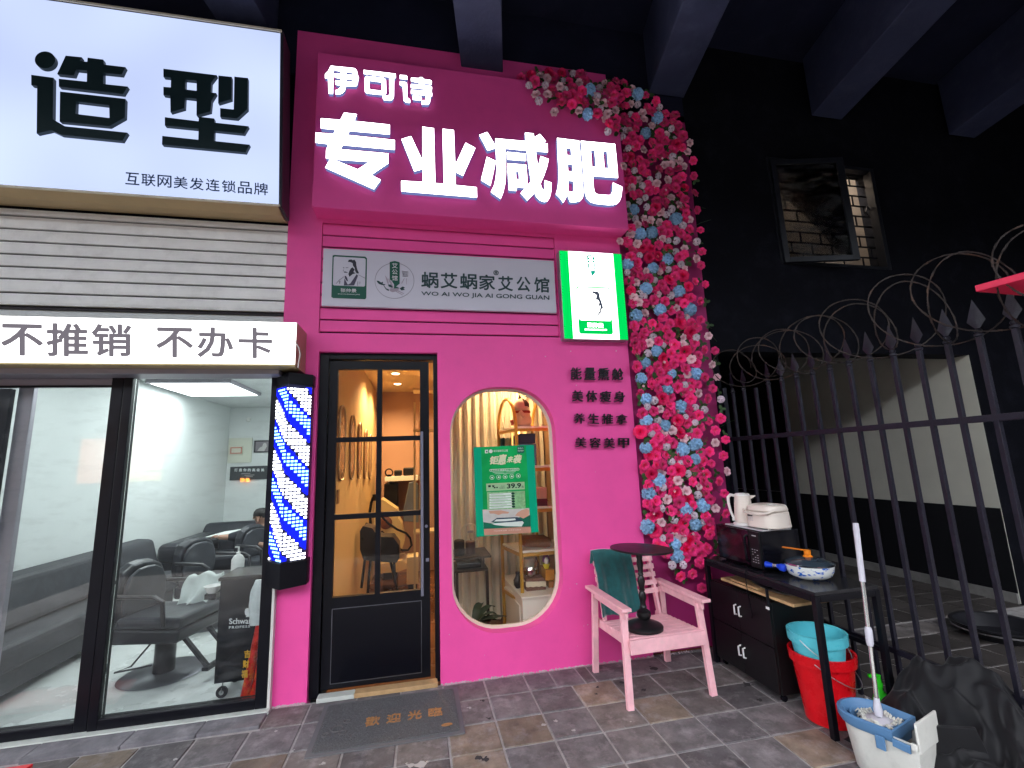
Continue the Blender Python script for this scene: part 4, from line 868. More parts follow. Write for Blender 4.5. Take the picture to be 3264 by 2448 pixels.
# microwave -------------------------------------------------------------------
mw = thing('microwave_oven', 'black microwave oven on the left end of the black table', 'microwave', (2.5, 3.13, KZ))
mx0, mx1, my0, my1, mz0, mz1 = 2.335, 2.66, 2.905, 3.375, KZ+.012, 1.045
obj('body', MB().bb(mx0+.012, mx1, my0, my1, mz0, mz1), 'black_gloss', mw, bevel=.004)
obj('door', MB().bb(mx0-.006, mx0+.010, my0+.105, my1-.002, mz0+.004, mz1-.004), M('mw_glass', (.006, .004, .006), .08), mw, bevel=.002)
obj('door_window', MB().bb(mx0-.0085, mx0-.0065, my0+.165, my1-.05, mz0+.04, mz1-.045), M('mw_mesh', (.03, .008, .012), .12), mw)
obj('handle', MB().tube([(mx0-.003, my0+.125, mz0+.03), (mx0-.022, my0+.125, mz0+.045), (mx0-.026, my0+.125, mz0+.12), (mx0-.022, my0+.125, mz1-.05), (mx0-.003, my0+.125, mz1-.035)], .008, 8), 'black_gloss', mw, smooth=True)
obj('control_panel', MB().bb(mx0-.006, mx0+.010, my0+.001, my0+.102, mz0+.004, mz1-.004), 'black_wood', mw, bevel=.002)
bt = MB()
for r_ in range(6):
    for c__ in range(3):
        if (r_+c__) % 5 != 4: bt.bb(mx0-.0075, mx0-.0065, my0+.022+c__*.024, my0+.034+c__*.024, mz0+.04+r_*.017, mz0+.044+r_*.017)
bt.bb(mx0-.0075, mx0-.0065, my0+.025, my0+.065, mz1-.035, mz1-.028)
obj('button_print', bt, M('print_grey', (.45, .45, .47), .5), mw)
for x in (mx0+.04, mx1-.04):
    for y in (my0+.04, my1-.04): obj('foot', MB().lathe([(.012, 0), (.012, .013)], (x, y, KZ), 10), 'black_gloss', mw)
# tray, kettle, rice cooker
TOPZ = mz1
sh = obj('plastic_sheet', MB().bb(2.36, 2.60, 2.90, 3.30, TOPZ+.001, TOPZ+.008), M('sheet_white', (.6, .6, .62), .25), bevel=.002); tag(sh, 'flat white plastic tray between the microwave and the cream appliances', 'tray')
TZ = TOPZ+.009
KC = M('kettle_cream', (.74, .66, .58), .3); KW = M('kettle_white', (.80, .79, .75), .28)
ke_ = thing('electric_kettle', 'cream electric kettle with white handle on top of the microwave', 'kettle', (2.45, 3.19, TZ))
kx, ky = 2.445, 3.175
obj('base', MB().lathe([(.078, 0), (.082, .006), (.080, .018), (.07, .022)], (kx, ky, TZ), 32), KW, ke_, smooth=True)
obj('body', MB().lathe([(.066, .0), (.070, .004), (.069, .03), (.062, .12), (.055, .185), (.053, .195)], (kx, ky, TZ+.023), 36), KC, ke_, smooth=True)
obj('lid', MB().lathe([(.054, 0), (.053, .010), (.045, .016), (.02, .019), (0.001, .020)], (kx, ky, TZ+.219), 32, cap=False), KW, ke_, smooth=True)
hd = Vector((-.55, .83, 0)).normalized()
hp = [(.052, .215), (.085, .222), (.105, .20), (.106, .16), (.098, .10), (.082, .055), (.066, .035)]
obj('handle', MB().tube([(kx+hd.x*r_, ky+hd.y*r_, TZ+z) for r_, z in hp], [.010, .012, .012, .011, .010, .010, .009], 10), KW, ke_, smooth=True)
obj('switch', MB().box((kx+hd.x*.075, ky+hd.y*.075, TZ+.035), (.02, .03, .02), .6), KW, ke_, bevel=.004)
obj('spout', MB().prism([(kx+.04, ky-.035, TZ+.19), (kx+.075, ky-.055, TZ+.212), (kx+.055, ky-.01, TZ+.212)], (0, 0, .006)), KC, ke_)
rc = thing('rice_cooker', 'cream rice cooker with carrying handle beside the kettle on the microwave', 'rice cooker', (2.50, 2.98, TZ))
rx, ry = 2.495, 2.985
def rbox(hx, hy, z0, z1, r, taper=0):
    lo = rrect(-hx, hx, -hy, hy, r, 6); hi = rrect(-hx+taper, hx-taper, -hy+taper, hy-taper, r, 6); m = MB(); n = len(lo)
    rz = Matrix.Rotation(math.radians(8), 3, 'Z'); P3 = [Vector((rx, ry, 0)) + rz @ Vector((x, y, z0)) for x, y in lo]+[Vector((rx, ry, 0)) + rz @ Vector((x, y, z1)) for x, y in hi]
    return m.add(P3, [tuple(range(n)), tuple(range(n, 2*n))]+[(i, (i+1) % n, (i+1) % n+n, i+n) for i in range(n)])
obj('body', rbox(.115, .130, TZ+.008, TZ+.118, .075, .006), KC, rc, smooth=True, bevel=.006)
obj('lid', rbox(.110, .125, TZ+.120, TZ+.165, .073, .010), KC, rc, smooth=True, bevel=.012)
obj('lid_disc', rbox(.080, .092, TZ+.163, TZ+.168, .06, .004), M('cooker_beige', (.62, .56, .48), .3), rc, smooth=True)
obj('latch', MB().box((rx-.03, ry-.09, TZ+.172), (.04, .05, .010), .3), KW, rc, bevel=.004)
hp = [Vector((rx-.125+.02, ry+.115, TZ+.125)), Vector((rx-.138, ry+.07, TZ+.112)), Vector((rx-.142, ry, TZ+.105)), Vector((rx-.136, ry-.08, TZ+.108)), Vector((rx-.105, ry-.132, TZ+.122)), Vector((rx-.06, ry-.145, TZ+.138))]
obj('carry_handle', MB().tube(hp, .008, 8), KC, rc, smooth=True)
obj('display', MB().box((rx-.1225, ry+.035, TZ+.093), (.004, .04, .016), math.radians(8)), M('lcd_dark', (.02, .012, .02), .2), rc)
bt = MB()
for r_ in range(3):
    for c__ in range(3): bt.box((rx-.1215+.003*c__*0, ry+.052-c__*.018, TZ+.076-r_*.010), (.003, .009, .004), math.radians(8))
obj('button_print', bt, 'print_grey', rc)
for s1 in (-.07, .07):
    for s2 in (-.08, .08): obj('foot', MB().lathe([(.01, 0), (.01, .01)], (rx+s1, ry+s2, TZ), 8), KW, rc)
# frying pan ------------------------------------------------------------------
pa = thing('frying_pan', 'blue and white patterned enamel pan with glass lid and orange knob on the black table', 'pan', (2.51, 2.70, KZ))
pcx, pcy = 2.505, 2.685
pm = M('pan_enamel', (.72, .74, .72), .25)
n = pm.node_tree.nodes; L = pm.node_tree.links; b = n['Principled BSDF']; g = n.new('ShaderNodeNewGeometry'); mp = n.new('ShaderNodeMapping'); mp.inputs['Scale'].default_value = (1, 1, 2.2)
nz = n.new('ShaderNodeTexNoise'); nz.inputs['Scale'].default_value = 26; nz.inputs['Detail'].default_value = 5; L.new(g.outputs['Position'], mp.inputs[0]); L.new(mp.outputs[0], nz.inputs['Vector'])
cr = n.new('ShaderNodeValToRGB'); cr.color_ramp.elements[0].position = .545; cr.color_ramp.elements[0].color = (.72, .74, .72, 1); cr.color_ramp.elements[1].position = .59; cr.color_ramp.elements[1].color = (.012, .11, .50, 1)
L.new(nz.outputs[0], cr.inputs[0]); L.new(cr.outputs[0], b.inputs['Base Color'])
obj('bowl', MB().lathe([(.070, 0), (.095, .004), (.122, .022), (.136, .050), (.141, .085), (.144, .087), (.139, .087), (.134, .05)], (pcx, pcy, KZ+.001), 48, cap=True), pm, pa, smooth=True)
obj('rim', MB().lathe([(.142, -.004), (.146, 0), (.142, .006), (.136, .004)], (pcx, pcy, KZ+.090), 48, cap=False), M('chrome', (.6, .6, .62), .15, metal=1), pa, smooth=True)
obj('lid', MB().lathe([(.138, 0), (.125, .012), (.09, .026), (.045, .035), (.001, .038)], (pcx, pcy, KZ+.094), 40, cap=False), M('lid_glass', (.03, .045, .06), .06, spec=.7), pa, smooth=True)
OG = M('orange_plastic', (.80, .22, .012), .35)
kn = obj('knob', MB().lathe([(.030, 0), (.026, .006), (.020, .010), (.020, .032), (.021, .040), (.018, .043)], (pcx, pcy, KZ+.131), 20), OG, pa, smooth=True)
obj('knob_lever', MB().bar((pcx, pcy, KZ+.170), (pcx-.085, pcy+.115, KZ+.178), .022, .006), OG, pa, bevel=.002)
BP = M('blue_plastic', (.008, .05, .55), .35)
h0 = Vector((pcx-.128, pcy+.055, KZ+.062)); h3 = Vector((2.330, 2.865, KZ+.060)); hdv = (h3-h0)
obj('handle_mount', MB().bar(h0-Vector((0, 0, .008)), h0+hdv*.32, .045, .045), BP, pa, bevel=.012)
obj('handle', MB().tube([h0+hdv*.28, h0+hdv*.5, h0+hdv*.72, h3], [.016, .013, .015, .021], 10), BP, pa, smooth=True)
obj('handle_band', MB().tube([h0+hdv*.42, h0+hdv*.62], .0155, 10), 'chrome', pa, smooth=True)
cb2 = obj('power_cable_coil', MB().tube([(2.285+.03*math.sin(t*.8)+.012*t/10, 3.28-t*.022, KZ+.006+.004*math.sin(t*2.1)) for t in range(26)], .0035, 6), 'black_gloss', smooth=True); tag(cb2, 'loosely coiled black power cable on the table before the microwave', 'cable')

# buckets ---------------------------------------------------------------------
def bucket(name, label, cat, o, r0, r1, h, mat, hang):
    t = thing(name, label, cat, o)
    obj('tub', MB().lathe([(r0*.97, .004), (r0, 0), (r0+(r1-r0)*.5, h*.5), (r1, h), (r1+.012, h), (r1+.013, h+.006), (r1+.002, h+.008), (r1-.005, h+.002), (r0+(r1-r0)*.5-.004, h*.5), (r0-.004, .006)], o, 44, cap=False), mat, t, smooth=True)
    obj('floor_disc', MB().lathe([(.001, 0), (r0, 0)], (o[0], o[1], o[2]+.003), 44, cap=False), mat, t)
    obj('rim_band', MB().lathe([(r1-.006, h-.055), (r1+.010, h-.050), (r1+.013, h)], o, 44, cap=False), mat, t, smooth=True)
    pts = []
    for k in range(17):
        a = PI*k/16; pts.append((o[0]+(r1+.016)*math.cos(a+hang), o[1]+(r1+.016)*math.sin(a+hang), o[2]+h-.02-.13*math.sin(a)*(1 if hang < 0 else .9)))
    obj('wire_handle', MB().tube(pts, .0028, 6), M('wire_grey', (.42, .42, .44), .35, metal=.8), t, smooth=True); return t
bucket('red_bucket', 'big red plastic bucket under the open end of the black table', 'bucket', (2.425, 2.60, 0), .128, .168, .375, M('red_plastic', (.62, .006, .012), .28, var=.06, vs=12), -2.55)
bucket('blue_bucket', 'turquoise plastic bucket nested in the big red bucket', 'bucket', (2.41, 2.60, .205), .112, .150, .285, M('turquoise_plastic', (.10, .52, .60), .3, var=.05, vs=12), -2.9)
tb = obj('basin', MB().lathe([(.10, 0), (.15, .09), (.155, .09), (.104, -.004)], onX(2500, 2050, 2.60), 32, R=Matrix.Rotation(-1.25, 3, 'Y')), M('teal_basin', (.008, .06, .075), .4), smooth=True); tag(tb, 'dark teal wash basin leaning behind the buckets under the table', 'basin')

# spin mop bucket -------------------------------------------------------------
mbk = thing('mop_bucket', 'white spin-mop bucket with blue rim on the paving before the black table', 'mop bucket', (2.30, 2.14, 0))
ax = Vector((.30, -.954, 0)).normalized(); sx_ = Vector((ax.y*-1, ax.x, 0)); ctr = Vector((2.285, 2.135, 0))
def dshape(L0, L1, W, sc=1.0, n=14):
    o = []
    for k in range(n+1): a = PI/2+PI*k/n; o.append((L0+W*.95*(math.cos(a))*1.0, W*math.sin(a)))
    return [(x*sc, y*sc) for x, y in o]+[(L1*sc, -W*.93*sc), (L1*sc, W*.93*sc)]
def ring_shell(profile, mat, name, parent, thick=None):
    vs = []; fs = []; k = None
    for (L0, L1, W, z) in profile:
        pts = dshape(L0, L1, W); k = len(pts)
        vs += [ctr+ax*a+sx_*b+Vector((0, 0, z)) for a, b in pts]
    for i in range(len(profile)-1): fs += [(i*k+j, i*k+(j+1) % k, (i+1)*k+(j+1) % k, (i+1)*k+j) for j in range(k)]
    return obj(name, MB().add(vs, fs), mat, parent, smooth=True)
MWh = M('mop_white', (.62, .62, .57), .35, var=.05, vs=9, dirt=(.3, .3, .28), dirt_scale=12, dirt_amt=.3); MBl = M('mop_blue', (.09, .20, .36), .4)
ring_shell([(-.03, .165, .095, 0), (-.035, .175, .10, .01), (-.045, .190, .118, .20), (-.05, .196, .122, .245)], MWh, 'tub', mbk)
ring_shell([(-.03, .165, .095, .003), (-.045, .188, .116, .20)], MWh, 'inner_wall', mbk)
obj('tub_floor', MB().add([ctr+ax*a+sx_*b+Vector((0, 0, .006)) for a, b in dshape(-.03, .165, .095)], [tuple(range(17))]), MWh, mbk)
ring_shell([(-.052, .10, .127, .215), (-.056, .10, .135, .235), (-.056, .10, .135, .262), (-.05, .095, .122, .268), (-.045, .09, .112, .255), (-.04, .085, .100, .17)], MBl, 'blue_rim', mbk)
bs_ = MB().lathe([(.090, 0), (.098, .05), (.100, .052), (.094, .0)], ctr+ax*-.03+Vector((0, 0, .195)), 32, cap=True); obj('spin_basket', bs_, MBl, mbk, smooth=True)
obj('back_plate', MB().bar(ctr+ax*.192+sx_*-.11+Vector((0, 0, .27)), ctr+ax*.192+sx_*.11+Vector((0, 0, .27)), .012, .13), MWh, mbk, bevel=.012)
obj('latch', MB().bar(ctr+ax*.10+sx_*-.130+Vector((0, 0, .225)), ctr+ax*.17+sx_*-.130+Vector((0, 0, .222)), .012, .035), MBl, mbk, bevel=.003)
obj('latch', MB().bar(ctr+ax*.03+sx_*-.135+Vector((0, 0, .20)), ctr+ax*.07+sx_*-.135+Vector((0, 0, .20)), .010, .06), MBl, mbk, bevel=.003)
obj('latch', MB().bar(ctr+ax*.172+sx_*-.125+Vector((0, 0, .238)), ctr+ax*.195+sx_*-.125+Vector((0, 0, .238)), .014, .03), MWh, mbk, bevel=.003)
mp_ = thing('spin_mop', 'white and chrome spin mop standing in the mop bucket', 'mop', (2.27, 2.17, .24))
m0 = ctr+ax*-.005+Vector((0, 0, .255)); m1 = onX(2729, 1684, m0.x+.075)
m1 = Vector((m0.x+.10, m0.y+.02, 0)); 
d_ = ray(2729, 1684); t_ = (m0.y+.03)/d_.y; m1 = CAM+d_*t_
def mixp(t): return m0*(1-t)+m1*t
obj('shaft', MB().tube([mixp(.06), mixp(.70)], .010, 12), M('shaft_chrome', (.75, .77, .75), .18, metal=.9), mp_, smooth=True)
obj('grip', MB().tube([mixp(.70), mixp(.985)], .0145, 12), M('grip_lilac', (.55, .54, .60), .4), mp_, smooth=True)
obj('hang_cap', MB().tube([mixp(.985), mixp(.99), mixp(1.03)], [.0155, .0155, .013], 12), 'grip_lilac', mp_, smooth=True)
obj('clamp', MB().tube([mixp(.355), mixp(.37), mixp(.44), mixp(.455)], [.013, .017, .017, .013], 10), 'grip_lilac', mp_, smooth=True)
obj('joint', MB().tube([mixp(.0), mixp(.03), mixp(.09)], [.016, .02, .012], 10), 'grip_lilac', mp_, smooth=True)
obj('head_disc', MB().lathe([(.072, 0), (.070, .006), (.05, .010), (.045, .014), (.02, .018)], m0-Vector((0, 0, .022)), 32), M('disc_grey', (.50, .48, .52), .4), mp_, smooth=True)
mh = MB(); r2 = random.Random(9)
for k in range(110):
    a = r2.uniform(0, 2*PI); rr_ = r2.uniform(.05, .075); p0 = m0+Vector((math.cos(a)*rr_, math.sin(a)*rr_, -.02)); l_ = r2.uniform(.02, .045)
    p1 = p0+Vector((math.cos(a)*l_*.5, math.sin(a)*l_*.5, r2.uniform(-.01, .025))); p2 = p1+Vector((math.cos(a+1)*l_*.35, math.sin(a+1)*l_*.35, -.012))
    mh.tube([p0, p1, p2], [.005, .005, .003], 5)
obj('mop_head', mh, M('mop_fibre', (.55, .54, .48), .9, var=.2, vs=60), mp_, smooth=True, kind='stuff')

# green detergent bottle behind
gbt = thing('detergent_bottle', 'bright green plastic bottle on the ground behind the mop bucket', 'bottle', (2.62, 2.45, 0))
GP = M('green_plastic', (.03, .50, .02), .25); gx, gy = 2.64, 2.44
obj('body', MB().lathe([(.05, 0), (.055, .01), (.055, .13), (.04, .175), (.018, .20), (.018, .215)], (gx, gy, 0), 28, sy=.7), GP, gbt, smooth=True)
obj('spray_head', MB().lathe([(.018, 0), (.020, .02), (.014, .05), (.016, .065)], (gx, gy, .215), 14), GP, gbt, smooth=True)
obj('nozzle', MB().bar((gx+.01, gy, .272), (gx-.05, gy+.015, .276), .018, .018), GP, gbt, bevel=.003)
obj('label', MB().bb(gx-.03, gx+.03, gy-.0405, gy-.039, .05, .11), M('label_white', (.7, .7, .7), .5), gbt)
wr = obj('cleaning_rag', MB().prism([(2.53, 2.44, 0), (2.57, 2.43, .02), (2.585, 2.44, .13), (2.55, 2.45, .17), (2.53, 2.46, .10)], (.012, .02, 0)), M('rag_white', (.45, .45, .44), .8), bevel=.004); tag(wr, 'small white rag between the red bucket and the green bottle', 'rag')

# black cloth heap ------------------------------------------------------------
from mathutils import noise as mn
def heap():
    vs = []; nx, ny = 190, 160; X0, X1, Y0, Y1 = 2.335, 3.32, 1.50, 2.42
    for j in range(ny):
        for i in range(nx):
            a, b = i/(nx-1), j/(ny-1); x = X0+a*(X1-X0); y = Y0+b*(Y1-Y0)
            env = (1-abs(2*a-1)**2.6)*(1-abs(2*b-1)**2.6); env = max(0, env)**.6
            pk = .33+.13*math.exp(-((x-2.60)**2+(y-2.24)**2)/.020)+.12*math.exp(-((x-2.74)**2+(y-2.02)**2)/.02)-.55*max(0, x-2.78)
            wv = mn.noise(Vector((x*2.6, y*2.2, 3)))*.10; rd = (1-abs(mn.noise(Vector((x*3.6+y*2.4, y*1.8-x*1.2, 7))) ))**2.2*.13 + (1-abs(mn.noise(Vector((x*7-y*4+wv*6, y*5+x*3, 1)))))**4*.085 + (1-abs(mn.noise(Vector((x*17+y*6+wv*9, y*13-x*8, 4)))))**4*.032
            z = env*(pk+wv*.9+rd-.13)+.004
            xx = x+.04*mn.noise(Vector((x*6, y*6, 11))); yy = y+.04*mn.noise(Vector((x*6, y*6, 19)))
            vs.append((xx, yy, max(.003, z)))
    for _ in range(4):
        zz = [v[2] for v in vs]
        for j in range(1, ny-1):
            for i in range(1, nx-1):
                q = j*nx+i; vs[q] = (vs[q][0], vs[q][1], zz[q]*.4+.15*(zz[q-1]+zz[q+1]+zz[q-nx]+zz[q+nx]))
    fs = [(j*nx+i, j*nx+i+1, (j+1)*nx+i+1, (j+1)*nx+i) for j in range(ny-1) for i in range(nx-1)]
    return MB().add(vs, fs)
hp_ = obj('black_cover', heap(), M('black_nylon', (.0042, .0042, .0056), .62, spec=.25, sheen=.1, var=.3, vs=14, bump=.5, bs=12), smooth='all'); tag(hp_, 'crumpled heap of black nylon cloth on the ground against the fence', 'cloth heap')
fl = MB(); ns = 24
pts = [(2.40, 1.99, .30), (2.62, 1.90, .31), (2.66, 1.80, .0), (2.44, 1.86, .0)]
obj('hanging_flap', MB().prism([(2.375, 2.02, .26), (2.52, 1.87, .30), (2.56, 1.80, .02), (2.42, 1.93, .0)], (.012, .012, .002)), 'black_nylon', hp_, bevel=.004)
for k, (x, y) in enumerate([(2.72, 1.84), (2.66, 1.70)]):
    o = obj('litter_scrap', MB().prism([(x, y, .20-.1*k), (x+.02, y+.008, .205-.1*k), (x+.014, y+.02, .215-.1*k), (x-.006, y+.014, .21-.1*k)], (0, 0, .002)), M('scrap_white', (.6, .6, .58), .7)); tag(o, ('small pale scrap stuck on the black cloth heap', 'lower pale scrap at the front foot of the black cloth heap')[k], 'scrap')

# ------------------------------------------------------------------ iron fence with razor wire
IB = M('fence_black', (.012, .011, .020), .42, spec=.35, var=.3, vs=30, bump=.5, bs=90, metal=.2)
fc = thing('iron_fence', 'black iron spear-topped fence running toward the viewer from the pink corner', 'fence', (2.8, 2.5, 0))
FX = 2.80
obj('rail', MB().bb(FX-.012, FX+.012, .7, 3.735, 1.705, 1.740), IB, fc, bevel=.003)
obj('rail', MB().bb(FX-.012, FX+.012, .7, 3.735, .375, .408), IB, fc, bevel=.003)
spear = MB().lathe([(.011, 0), (.019, .006), (.019, .016), (.011, .020), (.016, .028), (.016, .036), (.010, .042)], (0, 0, 0), 10)
vsx = [(0, -.010, .046), (-.006, 0, .046), (0, .010, .046), (.006, 0, .046), (0, -.038, .085), (-.009, 0, .085), (0, .038, .085), (.009, 0, .085), (0, 0, .20)]
spear.add(vsx, [(0, 1, 5, 4), (1, 2, 6, 5), (2, 3, 7, 6), (3, 0, 4, 7), (4, 5, 8), (5, 6, 8), (6, 7, 8), (7, 4, 8)])
bar0 = None; sp0 = None
for k in range(20):
    y = 3.593-.1445*k
    if bar0 is None:
        bar0 = obj('bar', MB().bb(-.0115, .0115, -.0115, .0115, .03, 2.135), IB, fc, local=True, bevel=.0015); b_o = bar0
    else: b_o = bar0.copy(); C.objects.link(b_o)
    b_o.parent = fc; b_o.location = (0, y-2.5, 0); b_o.rotation_euler = (0, 0, rnd.uniform(-.05, .05))
    if k == 2: continue
    if sp0 is None: sp0 = obj('spear_tip', spear, IB, b_o, local=True, smooth=True); s_o = sp0
    else: s_o = sp0.copy(); C.objects.link(s_o)
    s_o.parent = b_o; s_o.location = (0, 0, 2.135); s_o.rotation_euler = (rnd.uniform(-.04, .04), rnd.uniform(-.04, .04), rnd.uniform(-.2, .2))
# end post hidden at the wall
obj('end_post', MB().bb(FX-.02, FX+.02, 3.70, 3.738, 0, 2.2), IB, fc)
rz_ = thing('razor_wire', 'rusty coiled razor wire along the top of the iron fence', 'razor wire', (2.8, 2.5, 2.4))
RW = M('rusty_wire', (.04, .032, .030), .6, metal=.5, var=.5, vs=25, dirt=(.12, .055, .03), dirt_scale=9, dirt_amt=.8)
turns = 9.6; wirep = []; N_ = int(turns*40)
for k in range(N_+1):
    t = k/N_; a = 2*PI*turns*t; R_ = .168+.095*t+.015*math.sin(a*.23); yy = 3.62-2.9*t; yy += .03*math.sin(a*.5)
    wirep.append(Vector((FX+R_*math.cos(a)*.95, yy-(.10+.06*t)*math.cos(a), 2.355+.02*t+R_*math.sin(a))))
wirep2 = []
for k in range(N_+1):
    t = k/N_; a = -2*PI*(turns-.7)*t+1; R_ = .155+.08*t+.02*math.sin(a*.31); wirep2.append(Vector((FX+R_*math.cos(a), 3.55-2.8*t-(.03+.05*math.sin(k*.021))*math.cos(a), 2.35+.015*t+R_*math.sin(a))))
obj('coil', MB().tube(wirep, .0032, 5), RW, rz_, smooth=True)
obj('coil', MB().tube(wirep2, .0032, 5), RW, rz_, smooth=True)
bb_ = MB()
for W in (wirep, wirep2):
    for i in range(2, len(W)-2, 1):
        for q in (0, .5):
            p = W[i]*(1-q)+W[i+1]*q; d = (W[i+1]-W[i-1]).normalized(); o_ = d.orthogonal().normalized()
            o_ = Matrix.Rotation(i*1.3+q, 3, d) @ o_
            bb_.add([p-d*.009-o_*.006, p+d*.009+o_*.006, p+d*.009-o_*.006, p-d*.009+o_*.006], [(0, 3, 2), (1, 0, 2)])
obj('barb', bb_, RW, rz_, kind='stuff')

# ------------------------------------------------------------------ window in the dark wall
wd = thing('open_window', 'dark casement window with one sash swung open and a bar grille in the black wall', 'window', (4.2, 3.74, 4.1))
WF = M('window_frame_dark', (.009, .010, .014), .4, var=.2)
wf = MB(); 
for a in ((3.66, 3.70, 3.73, 3.80, 3.50, 4.72), (5.01, 5.06, 3.73, 3.82, 3.50, 4.72), (3.70, 5.01, 3.73, 3.80, 3.50, 3.535), (3.70, 5.01, 3.73, 3.80, 4.68, 4.72)): wf.bb(*a)
obj('frame', wf, WF, wd, bevel=.003)
# sash hinged at the left, swung towards the street: corners follow the photo on a vertical plane
hx, hy = 3.68, 3.72; p_r = onY(2649, 491, 3.60)
ang = math.radians(12); sl_ = .77
dx = Vector((math.cos(ang), -math.sin(ang), 0)); z0, z1 = 3.50, 4.66
def sp_(a, z, o=0): return Vector((hx, hy, 0))+dx*a+Vector((dx.y, -dx.x, 0))*o+Vector((0, 0, z))
sm_ = MB(); wdt = .055
for a0, a1, c0, c1 in ((0, wdt, z0, z1), (sl_-wdt*1.3, sl_, z0, z1), (wdt, sl_-wdt*1.3, z0, z0+wdt), (wdt, sl_-wdt*1.3, z1-wdt, z1)):
    sm_.prism([sp_(a0, c0, -.02), sp_(a1, c0, -.02), sp_(a1, c1, -.02), sp_(a0, c1, -.02)], (dx.y*.04, -dx.x*.04, 0))
sash = obj('sash', sm_, WF, wd, bevel=.003)
obj('pane', MB().prism([sp_(wdt, z0+wdt), sp_(sl_-wdt*1.3, z0+wdt), sp_(sl_-wdt*1.3, z1-wdt), sp_(wdt, z1-wdt)], (.0, .004, 0)), glass('dusty_glass', (.42, .41, .40), 1.0, .75, .10, .05), sash)
gr = MB()
for k in range(13):
    z = 3.56+k*.125
    if z > 4.70: break
    obj('grille_bar', MB().bb(3.67, 5.05, 3.84, 3.852, z-.007, z+.007), 'black_metal', wd)
r3 = random.Random(5)
for k in range(12):
    z = 3.56+k*.125
    if z > 4.58: break
    for j in range(6):
        x = 3.80+j*.26+(.13 if k % 2 else 0)
        if k in (3, 7): continue
        if x < 5.03: obj('grille_upright', MB().bb(x-.008, x+.008, 3.842, 3.850, z+.0075, z+.1175), 'black_metal', wd)
obj('stay_arm', MB().tube([(5.03, 3.82, 4.25), (4.97, 3.80, 4.29), (4.91, 3.78, 4.20), (4.95, 3.78, 4.14)], .008, 6), 'black_metal', wd)
# black dish-like thing on the passage floor
dsh = thing('black_basin', 'black shallow plastic basin with shiny rim on the floor inside the fence', 'basin', (4.75, 3.25, 0))
obj('tub', MB().lathe([(.22, 0), (.29, .09), (.31, .095), (.31, .105), (.28, .10), (.21, .01)], (4.78, 3.22, 0), 40), M('basin_black', (.015, .015, .018), .3), dsh, smooth=True)
obj('rim_band', MB().lathe([(.292, .06), (.306, .065), (.306, .078), (.295, .08)], (4.78, 3.22, 0), 40, cap=False), 'chrome', dsh, smooth=True)

# red canopy corner at the right edge, and red thing at the lower left
RP = M('red_paint', (.62, .02, .07), .45, var=.08)
rdc = thing('red_canopy', 'corner of a bright red canopy board reaching in above the fence', 'canopy', (2.7, 1.45, 2.2))
p0, p1, p2 = onZ(3110, 931, 2.30), onZ(3330, 872, 2.30), onZ(3330, 950, 2.30)
obj('board', MB().prism([p0, p1, p1+Vector((.5, .1, 0)), p2+Vector((.5, -.3, 0)), p2], (0, 0, .032)), RP, rdc, bevel=.004)
pq_ = onZ(3272, 925, 2.30)
obj('post', MB().bb(pq_.x, pq_.x+.04, pq_.y-.04, pq_.y, .0, 2.299), RP, rdc)
rb = thing('red_box', 'corner of a low red plastic box at the foot of the salon front', 'box', onZ(20, 2448, 0))
q0, q1 = onZ(108, 2432, .045), onZ(0, 2440, .045)
obj('lid', MB().prism([q0, (q0.x-.8, q0.y-.02, .045), (q0.x-.8, q0.y-.3, .045), (q0.x-.05, q0.y-.32, .045)], (0, 0, -.02)), M('red_plastic_bright', (.70, .015, .02), .35), rb, bevel=.006)
obj('body', MB().prism([(q0.x-.02, q0.y-.01, 0), (q0.x-.79, q0.y-.03, 0), (q0.x-.79, q0.y-.29, 0), (q0.x-.06, q0.y-.31, 0)], (0, 0, .024)), 'red_plastic_bright', rb, bevel=.004)
# ------------------------------------------------------------------ hair salon interior
X0, X1, Y0s, Y1s, CH = -3.45, -1.02, 3.80, 9.3, 2.78
salon = thing('salon_room', 'white painted hair salon room behind the glass front', 'room', (-2.2, 6, 0))
WPm = 'white_paint'
obj('floor_tiles', MB().bb(X0, X1, 3.72, Y1s, -.02, .012), M('salon_floor', (.66, .68, .67), .28, var=.06, vs=2, dirt=(.45, .47, .46), dirt_scale=2.5, dirt_amt=.4), salon)
obj('wall', MB().bb(X0-.1, X0, 3.72, Y1s, 0, CH), M('salon_wall', (.64, .665, .66), .6, var=.03, vs=2), salon)
obj('wall', MB().bb(X0, X1, Y1s, Y1s+.1, 0, CH), 'salon_wall', salon)
obj('wall', MB().bb(X1, X1+.018, 3.74, Y1s, 0, CH), 'salon_wall', salon)
obj('ceiling', MB().bb(X0-.1, X1, 3.74, Y1s+.1, CH, CH+.05), 'salon_wall', salon)
obj('front_header', MB().bb(X0-.1, X1, 3.74, 3.76, 2.34, CH), 'salon_wall', salon)
obj('front_wall', MB().bb(-4.6, -3.30, 3.73, 3.76, 0, CH), 'dark_render', kind='structure')
for k, (ya, yb2) in enumerate(((6.4, 7.45),)):
    t = thing('ceiling_panel', 'large rectangular ceiling light panel seen through the salon window', 'ceiling light', (-2.6, (ya+yb2)/2, CH), group='salon ceiling panels')
    obj('frame', MB().bb(-3.34, -2.37, ya-.05, yb2+.05, CH-.05, CH-.002), 'grey_alu', t)
    obj('diffuser', MB().bb(-3.30, -2.41, ya, yb2, CH-.055, CH-.051), 'panel_light', t)
t = thing('ceiling_panel', 'added fill light panel just inside the salon glass, hidden above the frame', 'ceiling light', (-2.3, 4.5, CH), group='salon ceiling panels')
obj('diffuser', MB().bb(-2.7, -1.9, 4.4, 4.9, CH-.055, CH-.051), 'panel_light', t)  # panel added out of view to brighten the front of the salon
